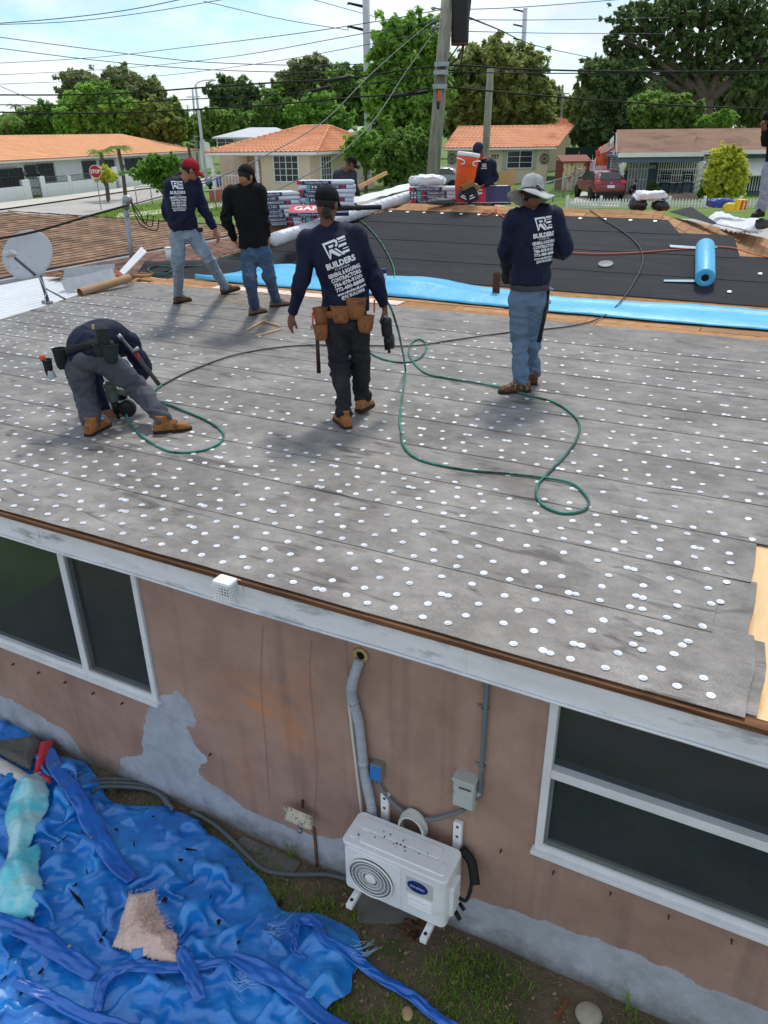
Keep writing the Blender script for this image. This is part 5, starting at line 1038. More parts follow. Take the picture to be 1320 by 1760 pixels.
def bundle_variant(kind):
    out_ = [('wrapper', bw_me, m_wrapw)]
    if kind == 0:
        out_ += [('navy_panel', panel(-.5, -.36).mesh('a'), m_navy), ('teal_band', panel(-.355, -.30).mesh('a'), m_tealb), ('navy_panel', panel(-.295, .18).mesh('a'), m_navy), ('red_square', panel(-.285, -.225, .012, .056, -.005).mesh('a'), m_redb)]
        q = MB(); text_on(q, 'Timberline HD', .062, (-.02, -.0075, .034), (1, 0, 0), (0, 0, 1), .0005, .32)
        for cx in (-.455, -.40): q.add([(cx, -.0075, .056), (cx+.024, -.0075, .034), (cx, -.0075, .012), (cx-.024, -.0075, .034)], [(0, 1, 2, 3)])
    elif kind == 1:
        out_ += [('teal_band', panel(-.36, -.30).mesh('a'), m_tealb), ('navy_panel', panel(-.295, .34).mesh('a'), m_navy), ('red_square', panel(.25, .32, .012, .056, -.005).mesh('a'), m_redb)]
        q = MB(); text_on(q, 'TIMBERLINE HD', .05, (.06, -.0075, .034), (1, 0, 0), (0, 0, 1), .0005, .3)
        for cx in (-.25, -.195): q.add([(cx, -.0075, .056), (cx+.024, -.0075, .034), (cx, -.0075, .012), (cx-.024, -.0075, .034)], [(0, 1, 2, 3)])
    else:
        out_ += [('red_square', panel(-.5, -.42).mesh('a'), m_redb), ('navy_panel', panel(-.415, .10).mesh('a'), m_navy)]
        q = MB(); text_on(q, 'Timberline HD', .05, (-.16, -.0075, .034), (1, 0, 0), (0, 0, 1), .0005, .42)
    out_.append(('lettering', q.mesh('a'), m_print))
    return out_
BV = [bundle_variant(k) for k in range(3)]
for v_ in BV:
    for n_, me_, m_ in v_:
        if not me_.materials: me_.materials.append(m_)
def stack(p, rz, n, label, group, lo_n=0, R=random.Random(4)):
    for k in range(n):
        f_ = R.choice((0, 0, 1, 2, 2)); pos = Vector(p)+Vector((R.uniform(-.02, .02), R.uniform(-.015, .015), k*(BH+.004)))
        rank = {0: 'top', n-1: 'bottom'}.get(n-1-k, '%s from top' % {1: 'second', 2: 'third', 3: 'fourth', 4: 'fifth', 5: 'sixth', 6: 'seventh', 7: 'eighth', 8: 'ninth', 9: 'tenth', 10: 'eleventh', 11: 'twelfth'}.get(n-1-k, 'low'))
        t = thing('shingle_bundle', 'wrapped shingle bundle, %s of %s' % (rank, label), 'shingle bundle', pos, rz+R.uniform(-.03, .03), group)
        for n_, me_, m_ in BV[f_]: link(n_, me_, None, t)
sc_top = PY(560, 312, 14.6); sc_b = PY(560, 352, 14.6)
nst = 11; stack((sc_top.x, 14.6, sc_top.z-nst*(BH+.004)+.02), 0.02, nst, 'the tall stack behind the long haired worker', 'bundles of the tall stack')
sl_top = PY(468, 330, 14.3); stack((sl_top.x, 14.3, sl_top.z-8*(BH+.004)), .42, 8, 'the low stack left of the tall one', 'bundles of the low stack')
sr_top = PY(752, 321, 15.2); stack((sr_top.x, 15.2, sr_top.z-6*(BH+.004)), .0, 6, 'the stack under the white sack', 'bundles of the right stack')
def flat_pack(p, rz, tilt, label, col):
    t = thing('shingle_bundle', label, 'shingle bundle', p, rz); t.rotation_euler = (tilt, 0, rz)
    link('wrapper', bw_me, None, t); o = MB().span((-.5, .01, BH+.0005), (.05, BW-.01, BH+.004)).build('red_panel', m_redb, t); MB().span((.05, .01, BH+.0005), (.5, BW-.01, BH+.004)).build('navy_top', m_navy, t)
    q = MB(); text_on(q, 'GAF', .24, (-.22, BW/2, BH+.006), (1, 0, 0), (0, 1, 0), .006, .4); q.build('lettering', m_print, t); panel(-.5, .5).build('navy_panel', m_navy, t)
    q = MB(); text_on(q, 'Timberline HD', .05, (-.1, -.0075, .034), (1, 0, 0), (0, 0, 1), .0005, .5); q.build('side_lettering', m_print, t)
flat_pack(PY(548, 372, 13.6), .02, .28, 'red and navy shingle bundle lying tilted in front of the tall stack', 0)
flat_pack(PY(830, 352, 14.75), .0, .95, 'red shingle bundle tipped up beside the orange cooler', 0)
# dunnage so the stacks stand on the hip
for p, rz, nm in (((sc_top.x, 14.6, sc_top.z-nst*(BH+.004)+.015), .02, 'tall'), ((sl_top.x, 14.3, sl_top.z-8*(BH+.004)-.005), .42, 'low'), ((sr_top.x, 15.2, sr_top.z-6*(BH+.004)-.005), 0, 'right')):
    o = MB().box((0, .165, -.25), (.9, .1, .5)).build('timber_block', m_bare, None, bevel=.004, label='timber block carrying the %s shingle stack' % nm, cat='timber'); o.location = p; o.rotation_euler = (0, 0, rz)
# right stack: white sack, black cartons, cooler, green pack, rubbish
def sack(name, c, s, m, label, seed, rz=0, cat='sack'):
    q = MB(); q.ell((0, 0, 0), (1, 1, 1), nu=34, nv=20)
    for v in q.v:
        v *= 1+.30*noise.noise(v*1.7+Vector((seed*2.3, 0, 0)))+.14*noise.noise(v*4.1+Vector((0, seed, 0)))
        x, y, z = v; v.x = math.copysign(abs(x)**.6, x)*s[0]; v.y = math.copysign(abs(y)**.6, y)*s[1]; v.z = math.copysign(abs(z)**.8, z)*s[2]
        k = crease(v.x*1.2+seed, v.y*1.2, 5, seed)+.8*crease(v.x, v.y+v.z, 11, seed+3)+.5*crease(v.x+v.z, v.y, 21, seed); v += Vector((0, 0, 1))*(s[2]*.28*k)+Vector((.5*noise.noise(v*6), .3*noise.noise(v*5), 0))*s[2]*.5
    o = q.build(name, m, None, smooth=True, label=label, cat=cat); o.location = c; o.rotation_euler = (0, 0, rz); return o
m_sack = mat('white_sack', (220, 222, 226), .45, .08, 6, .4, 20)
sack('white_sack', PY(738, 313, 15.35), (.30, .17, .085), m_sack, 'crumpled white sack lying on top of the right shingle stack', 2)
sack('sack_corner', PY(712, 313, 15.4), (.09, .07, .07), m_sack, 'twisted white sack end sticking up left of the white sack', 8)
m_carton = mat('black_carton', (22, 24, 30), .5, .15); m_cardin = mat('carton_inside', (182, 150, 104), .8, .1)
def carton(c, size, rz, tilt, label, lines):
    t = thing('carton', label, 'box', c); t.rotation_euler = (tilt[0], tilt[1], rz); sx, sy, sz = size
    MB().span((-sx/2, -sy/2, 0), (sx/2, sy/2, sz)).build('box', m_carton, t, bevel=.005)
    q = MB()
    for k, (w_, z) in enumerate(lines): q.span((-w_/2, -sy/2-.004, z), (w_/2, -sy/2-.002, z+.018))
    q.build('printing', m_print, t)
    f = MB().slab([(-sx/2, -sy/2, sz), (sx/2, -sy/2, sz), (sx/2, -sy/2-.12, sz+.09), (-sx/2, -sy/2-.12, sz+.09)], .006).build('flap', m_cardin, t)
    f = MB().slab([(-sx/2, sy/2, sz), (-sx/2, -sy/2, sz), (-sx/2-.1, -sy/2, sz+.1), (-sx/2-.1, sy/2, sz+.1)], .006).build('flap', m_cardin, t)
carton(PY(797, 344, 14.55), (.26, .2, .22), .1, (0, .45, 0), 'black printed carton tipped over below the orange cooler', ((.18, .05), (.12, .09), (.2, .02)))
carton(PY(815, 346, 14.5), (.2, .2, .24), -.2, (0, -.4, 0), 'black carton leaning between the first carton and the red bundle', ((.1, .06), (.06, .1)))
gk = thing('green_pack', 'bright green shrink wrapped pack behind the hat man', 'pack', PY(862, 347, 14.9), .12); m_gr = mat('pack_green', (66, 190, 58), .4, .1, 5)
MB().span((-.17, 0, 0), (.17, .25, .2)).build('pack_body', mat('pack_clear', (150, 160, 160), .3, .2, 8), gk, bevel=.01); MB().span((-.175, -.005, .14), (.175, .255, .215)).build('green_top', m_gr, gk, bevel=.01); MB().span((-.175, -.004, .0), (-.13, .0, .14)).build('green_side', m_gr, gk)
q = MB().slab([(-.19, .1, .0), (-.22, -.02, 0), (-.12, -.05, .42), (-.09, .08, .42)], .01).build('green_board', m_gr, None, label='green printed board standing beside the cooler man', cat='board'); q.location = PY(858, 340, 15.1)
q = MB().slab([(-.16, 0, 0), (.16, 0, .03), (.15, .02, .33), (-.15, .02, .26)], .01).build('cardboard_sheet', m_cardin, None, label='brown cardboard sheet standing behind the green pack', cat='cardboard'); q.location = PY(869, 322, 15.6)
q = MB(); R = random.Random(14)
for i in range(16): q.box((R.uniform(-.2, .25), R.uniform(-.1, .1), R.uniform(0, .2)), (R.uniform(.1, .3), .02, .03), Matrix.Rotation(R.uniform(-.8, .8), 3, 'Y'))
o = q.build('scrap_pile', m_bare, None, label='small pile of broken wood and rubbish behind the hat man', cat='rubbish'); o.location = PY(880, 345, 15.3)
sack('dark_tarp_heap', PY(760, 349, 14.5), (.26, .08, .05), mat('dark_heap', (66, 68, 66), .6, .2), 'crumpled dark grey tarp in front of the right stack', 5, 0, 'tarp')
co = thing('drink_cooler', 'large orange drink cooler with white lid tilted by the worker', 'cooler', PY(797, 322, 14.62)); co.rotation_euler = (0, .13, 0); co.scale = (1, 1, .9); m_coo = mat('cooler_orange', (234, 92, 32), .45, .06, 3)
q = MB(); q.lathe([(.15, 0), (.165, .02), (.17, .2), (.176, .205), (.178, .38), (.184, .385), (.19, .56), (.18, .57)], 32); q.build('cooler_body', m_coo, co, smooth=False); bev(co.children[0], .004)
for p_ in co.children[0].data.polygons: p_.use_smooth = True
q = MB(); q.lathe([(.196, .555), (.2, .575), (.2, .605), (.185, .625), (.02, .63)], 32); q.build('lid', m_white, co, smooth=True)
for sx in (-1, 1):
    q = MB(); q.tube(cr_spline([(sx*.19-.0, -.02, .50), (sx*.2, -.12, .5), (sx*.13, -.2, .49), (sx*.08, -.205, .47), (sx*.08, -.205, .42), (sx*.13, -.195, .41)], 4), .012, 6); q.build('handle', m_white, co, smooth=True)
q = MB(); q.tube([(.165, -.12, .09), (.2, -.15, .09), (.2, -.15, .05)], .016, 8); q.build('spigot', m_white, co, smooth=True)
# right side: white bag, black sacks, blue film, yellow box, plastic, roof paper
sack('white_bag', PY(1118, 339, 13.8), (.28, .16, .075), m_sack, 'long white bag lying on black sacks at the ridge end', 4, .05, 'bag')
sack('black_sack', PY(1096, 354, 13.8), (.15, .12, .09), mat('bin_black', (26, 28, 30), .25, .2, spec=.6), 'black plastic sack under the left end of the white bag', 6)
sack('black_sack', PY(1134, 356, 13.8), (.14, .12, .07), mat('bin_black', (26, 28, 30)), 'black plastic sack under the right end of the white bag', 9)
sack('blue_film', PY(1238, 352, 14.2), (.24, .14, .075), mat('film_blue', (40, 74, 150), .3, .3, 5, col2=(176, 70, 84), c2lo=.6, c2hi=.64), 'blue and pink plastic film bundle beside the yellow box', 11, .2, 'plastic film')
yb = thing('yellow_box', 'yellow and red HUSKY box of bags at the roof edge', 'box', PY(1273, 362, 13.9), .1); yb.rotation_euler = (.1, .05, .25)
MB().span((-.09, 0, 0), (.09, .09, .17)).build('box', mat('box_yellow', (232, 196, 40), .45, .06), yb, bevel=.003); MB().span((-.03, -.003, .01), (.085, -.001, .16)).build('red_panel', mat('box_red', (204, 62, 40), .45), yb)
q = MB(); text_on(q, 'HUSKY', .05, (.03, -.006, .085), (0, 0, 1), (-1, 0, 0), .002, .14); q.build('lettering', mat('box_cream', (244, 226, 150), .5), yb)
sack('yellow_film', PY(1254, 358, 14), (.12, .09, .06), mat('film_yellow', (214, 186, 50), .35, .15), 'crumpled yellow packaging between blue film and yellow box', 13, 0, 'packaging')
o = crumple('white_plastic', [(1215, 366), (1226, 358), (1252, 362), (1280, 372), (1296, 362), (1306, 370), (1322, 376), (1310, 388), (1280, 390), (1240, 384), (1222, 376)], RZ+.75, .14, mat('film_white', (226, 228, 230)), 'large sheet of white plastic crumpled over the right hip', 'plastic film', 6, 40, .03, 1.0, None, lambda x, y: RZ+.62)
q = MB(); P = [PY(*p) for p in ((1140, 366, 13.3), (1186, 356, 13.9), (1196, 360, 13.8), (1232, 386, 12.6), (1302, 402, 12.3), (1308, 396, 12.7), (1260, 372, 13.3), (1215, 362, 13.9))]
MB().slab([PY(1150, 364, 13.2), PY(1188, 356, 13.6), PY(1232, 384, 12.8), PY(1228, 386, 12.6)], .006).build('felt_flap', m_black, None, label='flap of black felt lifted over the right hip boards', cat='felt')
MB().slab([PY(1225, 384, 12.9), PY(1300, 398, 12.7), PY(1304, 402, 12.4), PY(1240, 388, 12.6)], .006).build('felt_edge', m_felt, None, label='strip of grey felt lying along the right hip boards', cat='felt')
sack('dark_rubble', PY(1312, 388, 12.9), (.12, .1, .07), mat('dark_heap', (66, 68, 66)), 'dark rubble heap at the right edge of the roof', 17, 0, 'rubble')
# ================================================================== PEOPLE
m_skin = mat('skin_tan', (150, 100, 74), .55, .1, 14, .1, 60, sss=.05); m_skin2 = mat('skin_brown', (112, 72, 54), .55, .1, 14, .1, 60, sss=.05)
m_hair = mat('hair_black', (30, 26, 24), .6, .3, 60, .4, 120)
def cloth(name, c, c2=None, rough=.85, bs=260, **kw): return mat(name, c, rough, .12, 5, .25, bs, col2=c2, spec=.2, **kw)
m_navys = cloth('navy_shirt', (19, 25, 50), rough=.65); m_blacks = cloth('black_shirt', (17, 17, 20)); m_greys = cloth('charcoal_shirt', (54, 60, 66))
m_jl = cloth('light_jeans', (130, 146, 160), (168, 182, 190), c2lo=.5, c2hi=.75, c2scale=7); m_jm = cloth('mid_jeans', (68, 90, 118), (104, 126, 150), c2lo=.5, c2hi=.78, c2scale=5); m_jh = cloth('worn_jeans', (98, 120, 142), (64, 72, 82), c2lo=.58, c2hi=.72, c2scale=8)
m_jb = cloth('black_jeans', (38, 39, 42), (58, 59, 62), c2scale=6); m_pg = cloth('grey_trousers', (78, 80, 88), (98, 100, 106), c2scale=5); m_pw = cloth('pale_grey_trousers', (150, 154, 166))
m_boot = mat('tan_boot', (150, 98, 50), .7, .25, 12, .3, 60, col2=(74, 50, 32), c2lo=.55, c2hi=.68, c2scale=22); m_bootd = mat('brown_boot', (104, 72, 48), .75, .25, 12, .3, 60, col2=(70, 52, 38), c2scale=20); m_bootm = mat('muddy_boot', (98, 60, 36), .75, .3, 14, .3, 60, col2=(176, 158, 136), c2lo=.54, c2hi=.62, c2scale=26); m_bootg = mat('grey_brown_boot', (122, 98, 76), .8, .2, 12, .3, 60)
m_sole = mat('boot_sole', (44, 36, 30), .85, .25, 15)
m_leather = mat('tan_leather', (132, 84, 46), .7, .25, 9, .3, 50, col2=(84, 52, 30), c2scale=12)
m_cred = cloth('red_cap', (150, 28, 44)); m_cblk = cloth('black_cap', (20, 20, 23)); m_cnavy = cloth('navy_cap', (36, 44, 66)); m_hat = mat('felt_hat', (176, 180, 176), .9, .22, 9, .3, 120, col2=(112, 116, 112), c2lo=.5, c2hi=.75, c2scale=6)
def frame(d, hint):
    d = d.normalized(); a = hint-d*hint.dot(d); a = a.normalized() if a.length > 1e-4 else d.orthogonal().normalized(); return d, a, d.cross(a)
def limb(mb, pts, rad, n=14, m_=5, hint=Vector((1, 0, 0)), flat=1.0):
    P = cr_spline(pts, m_); k = len(P); K = len(pts)-1
    secs = []
    for i, p in enumerate(P):
        t = i/(k-1)*K; a = int(min(K-1, t)); f = t-a; f = f*f*(3-2*f); r = rad[a]*(1-f)+rad[a+1]*f
        d, x, y = frame(P[min(i+1, k-1)]-P[max(i-1, 0)], hint); secs.append((p, x, y, r, r*flat))
    mb.loft(secs, n)
def hand(mb, w_, d, pn, side, curl=.5, spread=.12, s=1.0):
    """w_ wrist, d towards the fingers, pn palm normal, side +1 if the thumb lies along d x pn"""
    d = d.normalized(); pn = (pn-d*pn.dot(d)).normalized(); x = d.cross(pn)*side
    secs = [(w_-d*.03*s, x, pn, .027*s, .022*s), (w_+d*.01*s, x, pn, .031*s, .021*s), (w_+d*.05*s, x, pn, .042*s, .018*s), (w_+d*.09*s, x, pn, .042*s, .015*s), (w_+d*.098*s, x, pn, .036*s, .010*s)]
    mb.loft(secs, 12, 2.6)
    for k, (off, l) in enumerate(((.031, .068), (.0105, .078), (-.0105, .072), (-.031, .056))):
        p = w_+d*.088*s+x*off*s; q_ = [p-d*.02*s, p]; a = curl*.5; dd = d.copy(); dd = (d+x*spread*off*20*.35).normalized()
        for f in (.45, .32, .25):
            v = (dd*math.cos(a)+pn*math.sin(a)).normalized(); p = p+v*(l*f*s*1.05); q_.append(p.copy()); a += curl
        mb.tube(q_, [.0095*s, .0095*s, .009*s, .0085*s, .0068*s], 7)
    p = w_+d*.03*s+x*.03*s; v1 = (x*.75+d*.65+pn*.25).normalized(); v2 = (x*.25+d*.9+pn*.45).normalized()
    mb.tube([p-v1*.015*s, p+v1*.03*s, p+v1*.03*s+v2*.03*s, p+v1*.03*s+v2*.055*s], [.013*s, .012*s, .0105*s, .008*s], 7)
def fold(me, amp, fz_, seed, axis=None, joints=()):
    nrm = [v.normal.copy() for v in me.vertices]
    for v, n in zip(me.vertices, nrm):
        p = v.co; k = .55
        for j, r, a in joints: k += a*math.exp(-((p-j).length/r)**2)
        wv = Vector((p.x*fz_[0], p.y*fz_[1], p.z*fz_[2]))+Vector((seed, seed*2, 0)); wv += Vector((noise.noise(p*6+Vector((seed, 0, 0)))*.9,)*3)
        v.co = p+n*(amp*k*((1-abs(noise.noise(wv))*2.6)*.7+.6*noise.noise(wv*.45)+.25*noise.noise(wv*2.3)))
    me.update()
def obj_of(name, me, m, parent): 
    me.name = name; return link(name, me, m, parent)
def boots(t, an, toe, m, org, pitch=0, s=1.0):
    """an ankle, toe: direction of the foot"""
    f = Vector((toe.x, toe.y, 0)).normalized()
    f3 = (f+Vector((0, 0, toe.z))).normalized(); r = Vector((f.y, -f.x, 0)); up = r.cross(f3); a = an-org
    q = MB(); c = a-up*.095*s
    secs = []
    for y, w_, h0, h1 in ((-.088, .028, .004, .05), (-.08, .036, .0, .085), (-.04, .041, 0, .11), (.02, .042, 0, .105), (.07, .044, 0, .085), (.12, .049, 0, .066), (.16, .048, 0, .058), (.19, .038, .004, .045), (.203, .02, .008, .032)):
        secs.append((c+f3*y*s+up*((h0+h1)/2*s), r, up, w_*s, (h1-h0)/2*s))
    q.loft(secs, 16, 2.7); limb(q, [c-f3*.02*s+up*.05*s, a-f3*.012*s+up*.0*s, a-f3*.012*s+up*.045*s], [.05*s, .049*s, .051*s], 14, 4)
    limb(q, [c+f3*.02*s+up*.06*s, c+f3*.05*s+up*.085*s, c+f3*.10*s+up*.065*s], [.035*s, .026*s, .02*s], 10, 4)
    b = obj_of('boot', remesh(q, .009, 2), m, t)
    sq = MB(); out_ = [(-.092, .026), (-.08, .04), (-.03, .044), (.03, .044), (.08, .048), (.13, .054), (.17, .051), (.2, .036), (.212, .015)]
    ring = [c+f3*y*s+r*x*s for y, x in out_]+[c+f3*y*s-r*x*s for y, x in reversed(out_)]; k = len(ring)
    sq.add([p+up*.018*s for p in ring]+[p-up*.014*s for p in ring], [list(range(k)), list(range(2*k-1, k-1, -1))]+[[i, i+k, (i+1) % k+k, (i+1) % k] for i in range(k)]); sq.build('sole', m_sole, b, bevel=.004)
    lq = MB()
    for i in range(4):
        cc = c+f3*(.035+.022*i)*s+up*(.108-.011*i)*s; lq.tube([cc-r*.024*s, cc+up*.006*s, cc+r*.024*s], .0035, 5)
    lq.build('lace', m_sole, b, smooth=True)
    return b
def head_frame(face, tilt_up=Vector((0, 0, 1))):
    f = face.normalized(); r = f.cross(tilt_up).normalized(); u = r.cross(f); return Matrix((r, f, u)).transposed()
def person(name, label, J, face, shirt, trouser, boot, skin, toes, hands, cap, hem=.10, slim=1.0, torso=None, seed=0, spine=None, vox=.0105, tuck=False, back_hint=None, headup=Vector((0, 0, 1)), armr=1.0, legr=1.0, undershirt=None):
    org = Vector(((J['anL'].x+J['anR'].x)/2, (J['anL'].y+J['anR'].y)/2, min(J['anL'].z, J['anR'].z)-.1)); t = thing(name, label, 'person', org)
    j = {k: v-org for k, v in J.items()}; HF = head_frame(face, headup); hd = j['head']
    rs = (j['shR']-j['shL']).normalized(); rh = (j['hipR']-j['hipL']).normalized(); shm = (j['shL']+j['shR'])/2; hpm = (j['hipL']+j['hipR'])/2
    sp = [hpm]+([x-org for x in spine] if spine else [hpm.lerp(shm, .5)])+[shm, j['neck']]
    def torso_secs(grow, bottom=0.0, top=9):
        P = cr_spline(sp, 6); k = len(P); K = len(sp)-1; secs = []; nn_ = K
        prof = [(0, .165, .118), (.18, .158, .115), (.38, .150, .112), (.58, .165, .124), (.74, .178, .126), (.84, .172, .112), (.92, .13, .088), (1.0, .062, .062)]
        if bottom > 0: d0 = (P[0]-P[2]).normalized(); P = [P[0]+d0*bottom, P[0]+d0*bottom*.5]+P; k = len(P)
        P0 = P[0]
        acc = [0]
        for i in range(1, k): acc.append(acc[-1]+(P[i]-P[i-1]).length)
        for i, p in enumerate(P):
            tt = acc[i]/acc[-1]
            for (a, w0, d0_), (b, w1, d1_) in zip(prof, prof[1:]):
                if a <= tt <= b+1e-6: f = (tt-a)/(b-a); wd, dp = w0+(w1-w0)*f, d0_+(d1_-d0_)*f
            if (bottom < 0 and acc[i] < -bottom) or acc[i] > top: continue
            r_ = rh.lerp(rs, sm(tt*1.15)); d, x, y = frame(P[min(i+1, k-1)]-P[max(i-1, 0)], r_); secs.append((p, x, y, (wd*slim+grow), (dp*slim+grow)))
        return secs
    # --- body: one continuous skin
    b = MB(); b.loft(torso_secs(-.012), 18)
    for s, el, wr, sh in (('L', 'elL', 'wrL', 'shL'), ('R', 'elR', 'wrR', 'shR')):
        limb(b, [shm.lerp(j[sh], .5), j[sh], j[sh].lerp(j[el], .5), j[el], j[el].lerp(j[wr], .55), j[wr]], [.06, .05, .042, .036, .034, .027])
        kn, an, hp = 'kn'+s, 'an'+s, 'hip'+s; limb(b, [hpm.lerp(j[hp], .55)+(shm-hpm).normalized()*.04, j[hp]-(j[hp]-j[kn]).normalized()*.06, j[hp].lerp(j[kn], .5), j[kn], j[kn].lerp(j[an], .45), j[an]], [.06, .06, .055, .04, .036, .034])
        hd_, hn, th, cu, *sc = hands[s]; hand(b, j[wr]+(j[wr]-j[el]).normalized()*.012, hd_, hn, th, cu, s=sc[0] if sc else 1.05)
    limb(b, [shm.lerp(j['neck'], .4), j['neck'], hd-HF @ Vector((0, .015, .05))], [.062, .056, .054], 12)
    for c, r in (((0, -.012, .028), (.076, .096, .086)), ((0, .018, -.045), (.059, .072, .072)), ((0, .096, -.022), (.013, .018, .022)), ((0, .086, .0), (.011, .014, .03)), ((.078, -.008, -.015), (.011, .022, .033)), ((-.078, -.008, -.015), (.011, .022, .033)), ((0, .072, .022), (.05, .02, .012)), ((0, .082, -.062), (.024, .012, .010)), ((0, .068, -.098), (.026, .022, .018)), ((0, -.05, -.04), (.056, .05, .06))):
        b.ell(hd+HF @ Vector(c), r, HF, 14, 9)
    body = obj_of('body', remesh(b, .0085, 2), skin, t)
    q = MB()
    for sx in (-1, 1): q.ell(hd+HF @ Vector((sx*.03, .080, -.002)), (.013, .010, .008), HF, 10, 6)
    q.build('eyes', mat('eye_dark', (40, 30, 26), .25), t, smooth=True)
    # hair under the cap
    q = MB(); n, m_ = 26, 14; keep = {}
    for i in range(m_+1):
        for k in range(n):
            a, th = 2*math.pi*k/n, math.pi*i/m_; p = Vector((.0815*math.sin(th)*math.cos(a), .101*math.sin(th)*math.sin(a), .092*math.cos(th)))+Vector((0, -.014, .022))
            if p.z < -.062 or (p.y > .045 and p.z < .04) or (p.y > .0 and p.z < -.01): continue
            keep[(i, k)] = len(q.v); q.v.append(hd+HF @ (p*(1+.02*noise.noise(p*60))))
    q.f = [[keep[x] for x in ((i, k), (i+1, k), (i+1, (k+1) % n), (i, (k+1) % n))] for i in range(m_) for k in range(n) if all(x in keep for x in ((i, k), (i+1, k), (i+1, (k+1) % n), (i, (k+1) % n)))]
    hair = q.build('hair', m_hair, t, smooth=True); hair.modifiers.new('t', 'SOLIDIFY').thickness = .006
    # --- shirt
    s_ = MB(); s_.loft(torso_secs(.02, hem)[:-3], 22)
    for el, wr, sh in (('elL', 'wrL', 'shL'), ('elR', 'wrR', 'shR')):
        limb(s_, [shm.lerp(j[sh], .5), j[sh]+Vector((0, 0, -.005)), j[sh].lerp(j[el], .5), j[el], j[el].lerp(j[wr], .55), j[wr]+(j[wr]-j[el]).normalized()*.005], [.088*armr, .082*armr, .068*armr, .06*armr, .053*armr, .04*armr], 16)
    limb(s_, [shm.lerp(j['neck'], .2), shm.lerp(j['neck'], .75)], [.1, .072], 16)
    for sh in ('shL', 'shR'): limb(s_, [shm.lerp(j['neck'], .62), shm.lerp(j['neck'], .3).lerp(j[sh], .55), j[sh]], [.07, .078, .078], 14)
    sme = remesh(s_, vox, 10); jn = [(j['elL'], .14, 1.2), (j['elR'], .14, 1.2), (hpm, .2, .9), (j['shL'], .12, .3), (j['shR'], .12, .3)]
    fold(sme, .017, (7, 7, 4.5), seed+1, joints=jn); sh_o = obj_of('shirt', sme, shirt, t)
    # collar ring
    q = MB(); cN = shm.lerp(j['neck'], .80); d, x, y = frame(j['neck']-shm, rs); q.tube([cN+(x*math.cos(2*math.pi*i/24)+y*math.sin(2*math.pi*i/24))*.068-d*.012*math.sin(2*math.pi*i/24)*0 for i in range(25)], .009, 6, False); q.build('collar', shirt, sh_o, smooth=True)
    # --- trousers
    q = MB(); q.loft(torso_secs(-.004, .03, .03+max(.10, -hem+.06)), 20)
    for s in 'LR':
        kn, an, hp = j['kn'+s], j['an'+s], j['hip'+s]; q_end = an-(kn-an).normalized()*.02
        limb(q, [hpm.lerp(hp, .55)+(shm-hpm).normalized()*.04, hp-(hp-kn).normalized()*.06, hp.lerp(kn, .5), kn, kn.lerp(an, .45), q_end], [.108*legr, .102*legr, .088*legr, .072*legr, .066*legr, .060*legr], 18)
    q.ell(hpm-(shm-hpm).normalized()*.03, (.13, .115, .09))
    tme = remesh(q, vox, 4); jn = [(j['knL'], .15, 1.3), (j['knR'], .15, 1.3), (j['anL'], .16, 1.7), (j['anR'], .16, 1.7), (hpm, .2, .5)]
    fold(tme, .015, (6, 6, 11), seed+5, joints=jn); tr_o = obj_of('trousers', tme, trouser, t)
    if undershirt: 
        q = MB(); q.loft(torso_secs(.014, hem+.075, -hem+.05), 22); um = remesh(q, vox, 3); fold(um, .005, (9, 9, 9), seed+9); obj_of('undershirt', um, undershirt, t)
    for s in 'LR': boots(t, J['an'+s], toes[s], boot, org)
    # --- headwear
    if cap[0] == 'cap':
        q = MB(); n, m_ = 28, 9
        for i in range(m_+1):
            th = math.pi*.56*i/m_
            for k in range(n):
                a = 2*math.pi*k/n; p = Vector((.088*math.sin(th)*math.cos(a), .107*math.sin(th)*math.sin(a), .094*math.cos(th)))+Vector((0, -.010, .034)); p *= 1+.006*math.cos(6*a)*math.sin(th); q.v.append(hd+HF @ p)
        q.f = [[i*n+k, (i+1)*n+k, (i+1)*n+(k+1) % n, i*n+(k+1) % n] for i in range(m_) for k in range(n)]
        c_ = q.build('cap', cap[1], t, smooth=True); c_.modifiers.new('t', 'SOLIDIFY').thickness = .004
        q = MB(); nn, mm = 14, 6
        for i in range(nn+1):
            a = math.radians(28+124*i/nn)
            for k in range(mm+1):
                f = k/mm; rx, ry = .084+.0*f, .098+.085*f*math.sin(a)**.6; q.v.append(hd+HF @ Vector((rx*math.cos(a)*(1+.05*f), -.01+ry*math.sin(a), .022-.030*f*f-.020*abs(math.cos(a))*f-.012*f)))
        q.f = [[i*(mm+1)+k, (i+1)*(mm+1)+k, (i+1)*(mm+1)+k+1, i*(mm+1)+k+1] for i in range(nn) for k in range(mm)]
        br = q.build('brim', cap[1], c_, smooth=True); br.modifiers.new('t', 'SOLIDIFY').thickness = .005
        q = MB(); q.ell(hd+HF @ Vector((0, -.01, .131)), (.008, .008, .005)); q.build('button', cap[1], c_, smooth=True)
    elif cap[0] == 'hat':
        HT = HF @ Matrix.Rotation(cap[2][0], 3, 'X') @ Matrix.Rotation(cap[2][1], 3, 'Y'); q = MB(); n = 40
        pr = [(.0, .155), (.03, .157), (.06, .15), (.078, .135), (.088, .11), (.095, .07), (.099, .035), (.102, .02), (.125, .008), (.155, -.004), (.185, -.018), (.198, -.026)]
